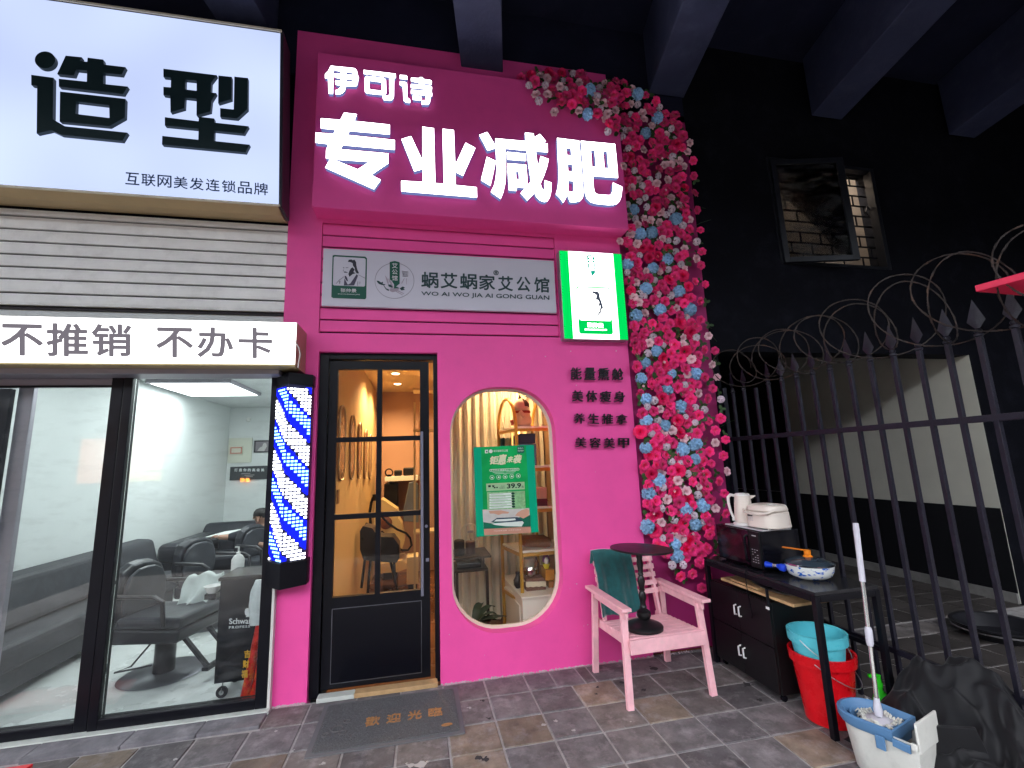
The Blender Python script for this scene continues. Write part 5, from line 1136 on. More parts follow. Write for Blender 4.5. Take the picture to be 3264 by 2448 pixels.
t = thing('ceiling_panel', 'long added fill light panel, hidden along the mirror side of the salon', 'ceiling light', (-1.35, 6.0, CH), group='salon ceiling panels')
obj('diffuser', MB().bb(-1.62, -1.1, 5.4, 7.4, CH-.055, CH-.051), 'panel_light', t)  # second unseen panel, added as fill light for the deeper room
SG = M('sofa_grey', (.035, .037, .044), .6, var=.25, vs=12, bump=.3); LB = M('leather_black', (.018, .020, .026), .32, var=.2, vs=10, bump=.25, bs=120); LG = M('leather_dark_grey', (.030, .033, .041), .35, var=.15)
def rb_(x0, x1, y0, y1, z0, z1): return MB().bb(x0, x1, y0, y1, z0, z1)
sf1 = thing('grey_sofa', 'long dark grey sofa along the left wall of the salon', 'sofa', (-3.1, 5.3, 0))
obj('seat', rb_(-3.42, -2.86, 4.0, 6.6, .24, .44), SG, sf1, bevel=.05, seg=3)
obj('base', rb_(-3.40, -2.92, 4.05, 6.55, .08, .25), SG, sf1, bevel=.01)
obj('backrest', MB().prism([(-3.42, 4.0, .45), (-3.10, 4.0, .45), (-3.20, 4.0, .82), (-3.40, 4.0, .84)], (0, 2.6, 0)), SG, sf1, bevel=.045, seg=3)
for y in (4.1, 6.45): obj('leg', rb_(-3.0, -2.95, y, y+.06, .012, .085), 'black_wood', sf1)
sf2 = thing('recliner_sofa', 'black padded wash recliner in the far corner of the salon', 'recliner', (-2.9, 7.6, 0))
obj('seat', rb_(-3.40, -2.2, 7.0, 8.0, .30, .52), LB, sf2, bevel=.07, seg=3)
obj('armrest', rb_(-3.35, -3.05, 6.95, 8.1, .45, .70), LB, sf2, bevel=.08, seg=3)
obj('backrest', MB().prism([(-3.3, 7.9, .5), (-3.3, 8.5, .45), (-3.3, 8.6, .78), (-3.3, 8.2, .82)], (1.6, 0, 0)), LB, sf2, bevel=.06, seg=3)
obj('cushion', rb_(-3.0, -2.35, 7.45, 7.75, .52, .68), LB, sf2, bevel=.07, seg=3)
st_ = obj('towel', MB().prism([(-2.92, 7.3, .70), (-2.35, 7.5, .74), (-2.3, 7.75, .76), (-2.8, 7.6, .72)], (0, 0, .02)), M('towel_white', (.6, .62, .60), .9), bevel=.008); tag(st_, 'folded white towel lying on the black recliner', 'towel')

def barber_chair(label, loc, rz, hyd=True):
    t = thing('styling_chair', label, 'barber chair', loc, rz, 'black barber chairs in the salon')
    def o(n, mb, m=LB, **k): return obj(n, mb, m, t, local=True, **k)
    o('base_disc', MB().lathe([(.285, 0), (.30, .006), (.29, .014), (.05, .022)], (0, 0, 0), 44), M('disc_steel', (.20, .20, .22), .3, metal=.6), smooth=True)
    o('column', MB().lathe([(.075, .01), (.072, .28), (.075, .30)], (0, 0, .01), 28), M('column_black', (.02, .02, .024), .3), smooth=True)
    o('pump_lever', MB().tube([(-.06, -.06, .27), (-.14, -.16, .12), (-.22, -.22, .10), (-.02, -.10, .10)], .007, 6), 'column_black', smooth=True)
    o('seat_box', MB().prism([(-.26, -.25, .30), (.27, -.25, .30), (.29, -.25, .40), (-.26, -.25, .42)], (0, .50, 0)), LB, bevel=.02)
    o('seat', MB().bb(-.24, .29, -.245, .245, .40, .49), LG, bevel=.035, seg=3)
    o('backrest', MB().prism([(-.24+.02*0, y, z) for y, z in [(-.22, .44), (-.25, .58), (-.235, .73), (-.19, .815), (-.10, .862), (0, .872), (.10, .862), (.19, .815), (.235, .73), (.25, .58), (.22, .44)]], (-.09, 0, .02)), LB, bevel=.025, seg=3)
    o('back_pad', MB().prism([(-.238, y, z) for y, z in [(-.19, .49), (-.21, .58), (-.20, .71), (-.16, .785), (-.08, .828), (0, .834), (.08, .828), (.16, .785), (.20, .71), (.21, .58), (.19, .49)]], (.035, 0, 0)), LG, bevel=.018, seg=3)
    for s_ in (-1, 1):
        o('armrest', MB().tube([(-.25, s_*.265, .66), (.10, s_*.285, .655), (.17, s_*.285, .62), (.18, s_*.275, .44)], .017, 8), 'column_black', smooth=True)
        o('footrest_arm', MB().bar((.22, s_*.13, .34), (.46, s_*.13, .09), .03, .025), 'column_black')
    o('footrest_bar', MB().bar((.46, -.17, .09), (.46, .17, .09), .05, .025), 'column_black')
    return t
c1 = barber_chair('nearest black barber chair with a pale towel on its armrest', (-2.03, 4.50, .012), math.radians(-14))
c2 = copy_tree(c1); c2.location = (-2.17, 5.75, .012); c2.rotation_euler.z = math.radians(-22); c2['label'] = 'second black barber chair, behind the nearest one'
c3 = copy_tree(c1); c3.location = (-1.92, 6.70, .012); c3.rotation_euler.z = math.radians(-30); c3['label'] = 'farthest black barber chair, before the seated person'
tw = MB(); vs = []; na, nb2 = 22, 18
for i in range(na):
    for j in range(nb2):
        a, b = i/(na-1), j/(nb2-1); s_ = (b-.35)*.62
        x = -1.98+a*.26-.06*b; y = 4.78+.0*b - (.10*b if b > .35 else -.02) ; z = .70-.012*math.sin(a*9)-max(0, abs(b-.3)-.06)*.34
        vs.append((x+.015*math.sin(b*9+a*3), y-.03*math.sin(a*10+b*3)*b-.16*max(0, b-.5), z+.012*math.sin(a*14)*b))
tw.add(vs, [(i*nb2+j, i*nb2+j+1, (i+1)*nb2+j+1, (i+1)*nb2+j) for i in range(na-1) for j in range(nb2-1)])
two = obj('towel', tw, M('towel_pale', (.50, .55, .53), .9, var=.1), smooth='all'); two.modifiers.new('t', 'SOLIDIFY').thickness = .008; tag(two, 'crumpled pale towel thrown over the nearest barber chair armrest', 'towel')

# trolley -----------------------------------------------------------------
tz = thing('salon_trolley', 'tall black wheeled salon trolley with a white head logo and SCHWAR lettering', 'trolley', (-1.3, 3.95, 0))
TB = M('trolley_black', (.003, .005, .009), .4, spec=.15)
tx0, tx1, ty0, ty1 = -1.425, -1.085, 3.87, 4.20
obj('cabinet', MB().bb(tx0, tx1, ty0, ty1, .125, .815), TB, tz, bevel=.004)
obj('top_tray', MB().bb(tx0-.008, tx1+.0, ty0-.008, ty1+.008, .816, .84), 'black_gloss', tz, bevel=.004)
for x in (tx0+.04, tx1-.05):
    for y in (ty0+.045, ty1-.04):
        w_ = obj('caster', MB().lathe([(.034, -.012), (.038, -.008), (.038, .008), (.034, .012)], (x, y, .050), 18, R=Matrix.Rotation(PI/2, 3, 'X') @ Matrix.Rotation(.3, 3, 'Z')), M('wheel_rubber', (.03, .03, .035), .6), tz, smooth=True)
        obj('fork', MB().bar((x, y-.016, .050), (x+.012, y-.016, .124), .005, .022), 'chrome', w_); obj('hub', MB().lathe([(.016, -.013), (.016, .013)], (x, y, .05), 12, R=Matrix.Rotation(PI/2, 3, 'X')), 'chrome', w_)
YT = ty0-.001; WL = M('logo_white', (.68, .72, .72), .5)
def cpx(x, y): return (340+x/2.675, 1680+y/2.675)
obj('lettering', letter('Schwar', [cpx(1044, 780), cpx(1235, 770), cpx(1238, 826), cpx(1044, 828)], YT, .018, .001), WL, tz)
obj('lettering', letter('PROFESS', [cpx(1042, 845), cpx(1222, 836), cpx(1222, 856), cpx(1042, 868)], YT, .02, .001, 0, 1.25), WL, tz)
hdl = [[(1180,700),(1195,692),(1215,694),(1228,705),(1233,725),(1228,745),(1215,752),(1218,765),(1185,768),(1192,755),(1180,748),(1182,740),(1176,735),(1180,728),(1174,722),(1180,715)]]
obj('head_logo', plate(hdl, (340, 1680, 2.675), YT-.001, .001), WL, tz)
bt1 = thing('pump_bottle', 'white pump bottle on top of the black trolley', 'bottle', (-1.38, 4.1, .84))
obj('body', MB().lathe([(.045, 0), (.048, .01), (.048, .12), (.03, .15), (.016, .158), (.016, .175)], (-1.48, 4.35, .76), 24), 'white_plastic', bt1, smooth=True)
obj('pump', MB().tube([(-1.48, 4.35, .93), (-1.48, 4.35, .975), (-1.50, 4.33, .98)], .007, 8), 'white_plastic', bt1, smooth=True)
sup = obj('side_shelf', MB().bb(-1.58, -1.40, 4.24, 4.5, .735, .758), 'black_gloss', bevel=.003); tag(sup, 'small black shelf behind the trolley carrying the white pump bottle', 'shelf')
obj('bracket', MB().bb(-1.56, -1.54, 4.4, 4.48, .012, .734), 'black_gloss', sup)
bowl = obj('mixing_bowl', MB().lathe([(.03, 0), (.06, .05), (.063, .05), (.033, -.002)], (-1.54, 4.05, .70), 20), 'white_plastic', smooth=True); tag(bowl, 'small white mixing bowl beside the trolley edge', 'bowl')
obj('bowl_stand', MB().bb(-1.58, -1.50, 4.01, 4.09, .66, .698), 'black_gloss', bowl)
# red wrapped tubes in white bag
rt = thing('festival_tubes', 'two tall red wrapped festival tubes with gold characters under a white plastic bag', 'tubes', (-1.2, 3.80, 0))
RG = M('red_foil', (.70, .02, .012), .3, metal=.2, var=.35, vs=18, dirt=(.65, .38, .03), dirt_scale=14, dirt_amt=.7)
GF = M('gold_foil', (.75, .42, .03), .4, metal=.2)
a0, a1 = onY(780, 2220, 3.78), onY(838, 1950, 3.78); b0, b1 = onY(808, 2215, 3.80), onY(868, 1950, 3.80)
a0.z = max(a0.z, .03); b0.z = max(.03, b0.z)
obj('tube', MB().tube([a0, a1+(a1-a0)*.35], .028, 16), RG, rt, smooth=True); obj('tube', MB().tube([b0, b1+(b1-b0)*.2], .026, 16), RG, rt, smooth=True)
for k, ch_ in enumerate('吉财福'):
    u, v = 340+(1180-k*12)/2.675, 1680+(1050+k*85)/2.675
    obj('lettering', letter(ch_, [(u-2, v), (u+18, v-1), (u+17, v+24), (u-3, v+25)], 3.745, .03, .002), GF, rt)
obj('gold_band', MB().tube([a0+(a1-a0)*.92, a0+(a1-a0)*1.0], .0295, 16), GF, rt, smooth=True)
bag = MB(); vs = []; P_ = onY(822, 1990, 3.76)
for i in range(14):
    for j in range(20):
        t = i/13; a = 2*PI*j/20; r_ = (.052+.012*math.sin(t*3.1))*(1-.55*max(0, t-.8)*4*.5)+.005*math.sin(a*5+t*7)
        c_ = P_+Vector((.012*t, 0, .30*t)); vs.append((c_.x+r_*math.cos(a)*1.05, c_.y+r_*.55*math.sin(a), c_.z))
bag.add(vs, [(i*20+j, i*20+(j+1) % 20, (i+1)*20+(j+1) % 20, (i+1)*20+j) for i in range(13) for j in range(20)]+[tuple(13*20+j for j in range(20))])
obj('plastic_bag', bag, M('bag_white', (.55, .60, .60), .45, var=.12, vs=20, bump=.8, bs=25), rt, smooth='all')
# back wall posters (as the photo shows them on the right rear wall)
def on_back(u, v): return onY(u, v, Y1s-.01)
def poster(name, label, cat, box, mat):
    u0, v0, u1, v1 = box; a, b = on_back(u0, v0), on_back(u1, v1)
    o = obj(name, MB().bb(a.x, b.x, Y1s-.03, Y1s-.002, b.z, a.z), mat); return tag(o, label, cat)
def z0_(x, y): return (400+x/2.764, 1180+y/2.764)
pb1 = poster('slogan_board', 'dark slogan board with white characters 打造你的高级美 on the salon back wall', 'board', (*z0_(928, 852), *z0_(1258, 958)), M('board_dark', (.05, .055, .06), .5))
for k, ch_ in enumerate('打造你的高级美'): obj('lettering', letter(ch_, [z0_(960+k*39, 866), z0_(988+k*39, 865), z0_(988+k*39, 892), z0_(960+k*39, 893)], Y1s-.034, .02, .002), WL, pb1)
lt = MB()
for (a, b, c_) in ((1020, 1100, 912), (1048, 1135, 926), (1060, 1120, 938)): p, q = onY(*z0_(a, c_), Y1s-.033), onY(*z0_(b, c_), Y1s-.033); lt.bb(p.x, q.x, Y1s-.034, Y1s-.031, p.z-.008, p.z+.008)
obj('small_print', lt, M('print_mid', (.25, .25, .25), .5), pb1)
pb2 = poster('framed_photo', 'dark framed portrait photo on the salon back wall', 'picture', (*z0_(1138, 620), *z0_(1262, 722)), M('photo_frame', (.04, .04, .045), .5))
p, q = onY(*z0_(1148, 630), Y1s-.035), onY(*z0_(1255, 714), Y1s-.035); obj('photo_print', MB().bb(p.x, q.x, Y1s-.036, Y1s-.031, q.z, p.z), M('photo_grey', (.22, .20, .22), .5), pb2)
obj('figure_print', plate([[(1160,712),(1185,680),(1205,672),(1212,650),(1222,640),(1240,645),(1245,670),(1235,690),(1222,712)]], (400, 1180, 2.764), Y1s-.04, .002), M('figure_pale', (.5, .48, .47), .5), pb2)
pb3 = poster('certificate', 'small cream certificate on the salon back wall', 'certificate', (*z0_(922, 672), *z0_(1036, 742)), M('cert_cream', (.62, .60, .50), .5))
p, q = onY(*z0_(930, 680), Y1s-.034), onY(*z0_(1030, 735), Y1s-.034); obj('border_print', wallplate([[(p.x, q.z), (q.x, q.z), (q.x, p.z), (p.x, p.z)], [(p.x+.02, q.z+.02), (q.x-.02, q.z+.02), (q.x-.02, p.z-.02), (p.x+.02, p.z-.02)]], Y1s-.035, Y1s-.031), M('print_red', (.5, .2, .15), .5), pb3)
pb4 = poster('notice_sheet', 'pale yellow notice sheet behind the small certificate', 'notice', (*z0_(915, 600), *z0_(1108, 812)), M('sheet_yellow', (.60, .61, .52), .6))
for v in pb3.children: pass
pb3.location.y -= .03
tsn = MB(); 
pl = obj('led_text_sign', letter('沙龙', [z0_(1010, 950), z0_(1095, 950), z0_(1095, 985), z0_(1010, 985)], Y1s-.06, .02, .004), glow('orange_led', (1, .28, .05), 2.0)); tag(pl, 'small glowing orange LED characters under the dark slogan board', 'led sign')
cm = obj('smoke_detector', MB().lathe([(.04, 0), (.045, .015), (.03, .03), (.001, .035)], onY(793, 1338, Y1s-.01), 20, R=Matrix.Rotation(PI/2, 3, 'X')), 'white_plastic', smooth=True); tag(cm, 'small round white sensor high on the salon back wall', 'sensor')

# seated person ----------------------------------------------------------
SK = M('skin', (.36, .20, .14), .5, sss=.1); TS = M('tshirt_dark', (.015, .017, .024), .8, var=.2); HR = M('hair_black', (.012, .010, .010), .6)
py = 7.15
def at(x, z, dy=0): return Vector((x, py+dy, z))
hc = onY(833, 1648, py); pr_ = thing('person', 'man in a dark T-shirt leaning back on the far sofa, looking down at his hand', 'person', (hc.x, py, 0))
import bmesh
def skin_body(name, pts, edges, rad, mat, parent, root=0):
    me = bpy.data.meshes.new(name); me.from_pydata([tuple(p) for p in pts], edges, []); me.update(); o = link(name, me); me.materials.append(mat)
    m = o.modifiers.new('skin', 'SKIN'); m.use_smooth_shade = True
    for i, r_ in enumerate(rad):
        s_ = me.skin_vertices[0].data[i]; s_.radius = (r_, r_) if not isinstance(r_, tuple) else r_; s_.use_root = (i == root)
    o.modifiers.new('sub', 'SUBSURF').levels = 2
    dg = bpy.context.evaluated_depsgraph_get(); nm = bpy.data.meshes.new_from_object(o.evaluated_get(dg)); bpy.data.objects.remove(o)
    inv = wmat(parent).inverted(); nm.transform(inv)
    for p in nm.polygons: p.use_smooth = True
    return link(name, nm, parent)
hx_, hz_ = hc.x, hc.z
P_ = [at(hx_+.10, hz_-.52, -.05), at(hx_+.06, hz_-.36), at(hx_+.03, hz_-.22), at(hx_+.01, hz_-.13), at(hx_, hz_-.07), at(hx_-.005, hz_, -.02), at(hx_-.005, hz_+.07, -.01),
      at(hx_-.14, hz_-.20), at(hx_-.30, hz_-.245), at(hx_-.46, hz_-.235, -.05), at(hx_-.52, hz_-.225, -.06),
      at(hx_+.20, hz_-.20), at(hx_+.30, hz_-.36, -.10), at(hx_+.12, hz_-.34, -.28), at(hx_+.05, hz_-.30, -.32),
      at(hx_+.02, hz_-.56, -.35), at(hx_+.20, hz_-.56, -.35), at(hx_+.02, hz_-.62, -.55), at(hx_+.20, hz_-.62, -.55), at(hx_+.02, .10, -.60), at(hx_+.2, .10, -.60)]
E_ = [(0, 1), (1, 2), (2, 3), (3, 4), (4, 5), (5, 6), (2, 7), (7, 8), (8, 9), (9, 10), (2, 11), (11, 12), (12, 13), (13, 14), (0, 15), (0, 16), (15, 17), (16, 18), (17, 19), (18, 20)]
R_ = [.15, .15, .14, .055, .055, .095, .08, .07, .05, .036, .03, .07, .05, .035, .03, .085, .085, .06, .06, .045, .045]
skin_body('body', P_, E_, R_, SK, pr_)
skin_body('tshirt', [P_[0], P_[1], P_[2], P_[3]-Vector((0, 0, .02)), P_[7], P_[8], P_[11], P_[12], P_[8]*.25+P_[9]*.75, P_[13]], [(0, 1), (1, 2), (2, 3), (2, 4), (4, 5), (2, 6), (6, 7), (5, 8), (7, 9)], [.175, .175, .165, .075, .095, .075, .095, .075, .052, .055], TS, pr_)
skin_body('trousers', [P_[0]-Vector((0, 0, .03)), P_[15], P_[16], P_[17], P_[18], P_[19], P_[20]], [(0, 1), (0, 2), (1, 3), (2, 4), (3, 5), (4, 6)], [.165, .10, .10, .08, .08, .06, .06], TS, pr_)
hr = MB().lathe([(.098, -.02), (.104, .02), (.098, .06), (.07, .095), (.03, .108), (.001, .11)], at(hx_-.003, hz_+.015, .012), 24, sy=1.05, cap=False); obj('hair', hr, HR, pr_, smooth=True)
fe = MB(); 
for s_ in (-1, 1): fe.lathe([(.011, -.004), (.011, .004)], at(hx_+s_*.034-.01, hz_+.005, -.108), 8, R=Matrix.Rotation(PI/2, 3, 'X'), sy=.5)
obj('eyes', fe, HR, pr_); obj('nose', MB().lathe([(.014, 0), (.008, .04)], at(hx_-.01, hz_-.045, -.112), 8), SK, pr_, smooth=True)
obj('mouth', MB().box(at(hx_-.01, hz_-.065, -.105), (.045, .01, .008)), M('lips', (.25, .10, .08), .5), pr_)
for s_ in (-1, 1): obj('ear', MB().lathe([(.02, -.005), (.022, .005)], at(hx_+s_*.098, hz_-.005, 0), 10, R=Matrix.Rotation(PI/2, 3, 'Y')), SK, pr_)
for i in range(4):
    b0_ = at(hx_-.53, hz_-.215-.0*i, -.075+.02*i); obj('finger', MB().tube([b0_, b0_+Vector((-.035, 0, .005)), b0_+Vector((-.055, -.005, -.018))], [.009, .0085, .007], 6), SK, pr_, smooth=True)
obj('thumb', MB().tube([at(hx_-.51, hz_-.22, -.09), at(hx_-.535, hz_-.225, -.115)], [.010, .008], 6), SK, pr_, smooth=True)
sv = obj('seat_bench', MB().bb(hx_-.62, min(hx_+.45, -1.06), py-.45, py+.35, .012, max(.15, hz_-.66)), LB, bevel=.04, seg=3); tag(sv, 'black bench seat under the man at the back of the salon', 'bench')
obj('backrest', MB().bb(hx_-.62, min(hx_+.45, -1.06), py+.20, py+.35, max(.15, hz_-.66)+.003, hz_-.28), LB, sv, bevel=.05, seg=3)

# ------------------------------------------------------------------ pink shop interior
WO = M('warm_wall', (.70, .50, .26), .6, var=.04, vs=2); rx0, rx1, ry1, rh = -.66, 2.4, 7.4, 2.76
rm = thing('pink_shop_room', 'warm lit room behind the black door and the pill-shaped window', 'room', (.8, 5.5, 0))
obj('floor', MB().bb(rx0, rx1, 3.70, ry1, -.02, .008), M('warm_floor', (.16, .07, .035), .25, var=.2, vs=5), rm)
obj('wall', MB().bb(rx0-.03, rx0, 3.83, ry1, 0, rh), WO, rm); obj('wall', MB().bb(rx1, rx1+.05, 3.83, ry1, 0, rh), WO, rm)
obj('wall', MB().bb(rx0, rx1, ry1, ry1+.05, 0, rh), M('back_mauve', (.40, .24, .17), .6), rm)
obj('ceiling', MB().bb(rx0-.03, rx1+.05, 3.83, ry1+.05, rh, rh+.05), M('warm_ceiling', (.55, .42, .26), .6), rm)
obj('header', MB().bb(rx0, rx1, 3.82, 3.83, 2.52, rh), WO, rm)
obj('partition', MB().bb(.17, .25, 3.83, 4.05, 0, rh), WO, rm)
obj('partition', MB().bb(.26, 1.40, 5.05, 5.09, 0, rh), M('white_wall2', (.62, .60, .54), .7), rm)
obj('partition', MB().bb(1.36, 1.40, 3.83, 5.05, 0, rh), M('brown_panel', (.30, .18, .10), .5, var=.1), rm)
for (x, y, nm) in ((-.29, 5.85, 'nearer small round ceiling spotlight seen through the top right pane'), (-.30, 6.62, 'farther small round ceiling spotlight seen through the top right pane'), (.9, 4.5, 'warm ceiling spotlight above the gold shelf behind the window')):
    t = thing('ceiling_spotlight', nm, 'spotlight', (x, y, rh), group='warm ceiling spotlights')
    obj('lens', MB().lathe([(.001, 0), (.045, 0), (.045, .004), (.001, .004)], (x, y, rh-.008), 24, cap=False), glow('spot_glow', (1, .78, .5), 14), t); obj('trim_ring', MB().lathe([(.046, 0), (.062, 0), (.062, .006), (.046, .006)], (x, y, rh-.008), 24, cap=False), 'white_plastic', t)
    l_ = bpy.data.lights.new('spot_lamp', 'SPOT'); l_.spot_size = math.radians(150); l_.spot_blend = .6; l_.energy = KL*(60, 50, 45)[0 if y < 6 and x < 0 else (1 if x < 0 else 2)]; l_.color = (1, .66, .33); l_.shadow_soft_size = .05
    lo = bpy.data.objects.new('spot_lamp', l_); C.objects.link(lo); lo.location = (x, y, rh-.03)
AM = M('arch_mirror', (.30, .17, .09), .15, var=.3, vs=14)
for k, (y, zt_, zb2, w_, o_) in enumerate([(4.12, 2.13, 1.49, .30, 'nearest'), (4.75, 2.11, 1.48, .26, 'second'), (5.33, 2.09, 1.47, .24, 'third'), (5.91, 2.06, 1.45, .24, 'fourth'), (6.5, 2.04, 1.43, .24, 'farthest')]):
    t = thing('pill_panel', '%s tall rounded glass panel on the orange wall inside the door' % o_, 'wall panel', (rx0, y, 1.8), group='rounded panels on the orange wall')
    m = MB(); pts = rrect(y-w_/2, y+w_/2, zb2, zt_, w_/2-.001, 8); m.prism([(rx0+.003, a, b) for a, b in pts], (.016, 0, 0)); obj('panel', m, AM, t)
    m = MB().tube([(rx0+.020, a, b) for a, b in pts], .006, 6, closed=True); obj('frame', m, M('arch_frame', (.55, .42, .28), .3, metal=.4), t, smooth=True)
oo = obj('switch_plate', MB().bb(rx0+.002, rx0+.012, 4.0, 4.08, 1.31, 1.42), M('switch_brown', (.25, .14, .08), .5)); tag(oo, 'small dark switch plate on the orange wall near the door', 'switch')
BY = 6.3
mc = thing('beauty_machine', 'cream upright beauty machine with a round disc and black hose seen through the door', 'machine', (-.27, BY, 0))
def dp(x, y, Y=BY): return onY(1050+x/2.211, 1150+y/2.211, Y)
MC = M('machine_cream', (.72, .58, .30), .35)
bod = [(320,990),(370,975),(480,1050),(485,1110),(510,1150),(530,1270),(490,1400),(500,1470),(330,1450),(330,1250),(310,1170)]
def dplate(pts, Y, dep): 
    lp = [[(lambda p: (p.x, p.z))(dp(a, b, Y)) for a, b in pts]]; vs, fs = plate2d(lp, dep); return MB().add([Vector((v.x, Y+dep/2-v.z, max(.01, v.y))) for v in vs], fs)
obj('body', dplate(bod, BY, .35), MC, mc, bevel=.02)
c_ = dp(398, 1142); obj('disc', MB().lathe([(.075, 0), (.08, .01), (.06, .02), (.001, .02)], (c_.x, BY-.002, c_.z), 28, R=Matrix.Rotation(PI/2, 3, 'X')), M('disc_brown', (.20, .08, .05), .3), mc, smooth=True)
obj('hose', MB().tube([dp(x, y, BY-.06) for x, y in [(370, 1100), (420, 1150), (480, 1190), (540, 1215), (570, 1250), (580, 1300), (555, 1335), (510, 1335), (450, 1295), (400, 1235), (365, 1200)]], .014, 8), 'black_gloss', mc, smooth=True)
obj('hose', MB().tube([dp(x, y, BY-.1) for x, y in [(310, 960), (295, 1000), (285, 1060), (290, 1160)]], .018, 8), 'black_gloss', mc, smooth=True)
obj('applicator', MB().tube([dp(x, y, BY-.1) for x, y in [(322, 985), (318, 940)]], .03, 8), 'black_gloss', mc)
obj('foot_base', dplate([(330,1440),(520,1405),(545,1430),(545,1465),(480,1490),(330,1500)], BY-.1, .5), MC, mc)
p = dp(525, 1476, BY-.12); obj('caster', MB().lathe([(.03, -.012), (.03, .012)], (p.x, BY-.12, .032), 16, R=Matrix.Rotation(PI/2, 3, 'X')), MC, mc)
st2 = thing('black_stool', 'black stool with a dark bag on it just inside the glass door', 'stool', (-.42, 5.2, 0)); SY = 5.15
obj('seat', dplate([(215,1200),(235,1165),(300,1180),(345,1240),(450,1245),(490,1300),(495,1390),(470,1425),(240,1405),(215,1330)], SY, .3), LB, st2, bevel=.03)
for a, b in (((290, 1400), (270, 1640)), ((430, 1410), (480, 1625)), ((250, 1400), (225, 1600)), ((455, 1410), (462, 1560))):
    p, q = dp(*a, SY+.1), dp(*b, SY+.1); q.z = max(q.z, .01); obj('leg', MB().tube([p, q], .014, 8), 'black_gloss', st2)
sh_ = thing('white_shelf', 'white wall shelf with small salon tools seen through the door', 'shelf', (-.2, 7.2, 1.4)); p, q = dp(390, 818, 6.9), dp(625, 842, 6.9)
obj('board', MB().bb(p.x, q.x, 6.9, 7.39, q.z, p.z), KW, sh_, bevel=.004)
for x in (p.x+.03, q.x-.05): obj('bracket', MB().bb(x, x+.02, 7.1, 7.39, q.z-.15, q.z-.001), KW, sh_)
fn = obj('desk_fan', MB().tube([dp(420+26*math.cos(k*PI/8), 788+26*math.sin(k*PI/8), 6.95) for k in range(16)], .01, 6, closed=True), 'black_gloss', smooth=True); tag(fn, 'small black desk fan on the left of the white shelf', 'fan')
obj('foot', MB().bb(dp(410, 800, 6.95).x, dp(432, 800, 6.95).x, 6.93, 6.99, p.z+.001, p.z+.03), 'black_gloss', fn)
for k, (a, b, h_, lab) in enumerate([(455, 512, 45, 'dark camera-like tool lying in the middle of the white shelf'), (520, 605, 60, 'dark bundle of tools at the right end of the white shelf')]):
    u, v = dp(a, 815, 6.95), dp(b, 815, 6.95); o = obj('tool_bundle', MB().bb(u.x, v.x, 6.93, 7.05, p.z+.002, p.z+.09+.03*k), 'black_wood', bevel=.02); tag(o, lab, 'tool')

cp_ = obj('cupboard_dark', MB().bb(dp(385, 850, 7.0).x, dp(480, 850, 7.0).x, 7.0, 7.38, .01, dp(400, 870, 7.0).z), 'black_wood', bevel=.004); tag(cp_, 'dark cupboard with lattice doors under the white shelf', 'cupboard')
rk = thing('gold_rack', 'tall pale gold rack edge seen through the right door panes', 'rack', (0, 5.6, 0)); RK = M('pale_gold', (.62, .50, .28), .35, metal=.2)
for u in (600, 640): p = dp(u, 300, 5.6); obj('post', MB().bb(p.x-.012, p.x+.012, 5.59, 5.62, .01, 2.35), RK, rk)
for v in (195, 480, 1210): p, q = dp(590, v, 5.6), dp(640, v, 5.6); obj('shelf', MB().bb(p.x, q.x+.2, 5.585, 5.9, p.z-.02, p.z), RK, rk)
oc = obj('storage_box', MB().bb(dp(545, 1225, 6.0).x, dp(628, 1225, 6.0).x, 6.0, 6.3, .16, .48), MC, bevel=.01); tag(oc, 'low cream storage box on the floor right of the beauty machine', 'box')
obj('plinth', MB().bb(dp(545, 1225, 6.0).x+.02, dp(628, 1225, 6.0).x-.02, 6.02, 6.28, .008, .158), 'black_wood', oc)
apr = obj('plastic_robe', MB().prism([dp(x, y, 5.9) for x, y in [(560, 860), (600, 850), (628, 870), (628, 1140), (520, 1130), (520, 1060)]], (0, .05, 0)), M('robe_blue', (.20, .24, .28), .4), bevel=.01); tag(apr, 'blue-grey plastic robe hanging by the pale rack', 'robe')

# --- behind the pill window
def wp(x, y, Y): return onY(1440+x/3.317, 1220+y/3.317, Y)      # upper crop
def wq(x, y, Y): return onY(1440+x/3.77, 1600+y/3.77, Y)        # lower crop
def wplate(pts, Y, dep, f=wp):
    lp = [[(lambda p: (p.x, p.z))(f(a, b, Y)) for a, b in pts]]; vs, fs = plate2d(lp, dep); return MB().add([Vector((v.x, Y+dep/2-v.z, v.y)) for v in vs], fs)
# curtain
cu = thing('curtain', 'tall cream curtain with deep folds behind the pill-shaped window', 'curtain', (.5, 4.95, 0)); vs = []; nn = 120; zt2 = 2.74
for i in range(nn):
    x = .265+1.08*i/(nn-1); y = 4.90+.035*math.sin(i*.62)+.015*math.sin(i*1.31+1); vs += [(x, y, .02), (x, y, zt2)]
obj('cloth', MB().add(vs, [(2*i, 2*i+2, 2*i+3, 2*i+1) for i in range(nn-1)]), M('curtain_cream', (.60, .57, .50), .8, var=.05), cu, smooth='all')
obj('rail', MB().tube([(.27, 4.9, 2.745), (1.35, 4.9, 2.745)], .01, 8), 'chrome', cu)
sb = obj('led_strip', MB().bb(1.06, 1.075, 4.84, 4.85, 1.75, 2.6), glow('warm_strip', (1, .52, .12), 9)); tag(sb, 'bright warm light strip beside the plush cat', 'light strip')
gsd = M('gold_paint', (.52, .30, .05), .35, metal=.35)
gs = thing('gold_shelf', 'gold framed shelf unit with arched top behind the pill window', 'shelf unit', (1.0, 4.3, 0))
YN_, YR_ = 4.16, 4.62
def leg_x(u, v, Y): return onY(u, v, Y).x
xn = leg_x(1646, 1500, YN_)+.012; xf = leg_x(1593, 1500, YR_)
arch = []; ztop = wp(580, 178, 4.4).z; zs_ = wp(520, 520, YR_).z
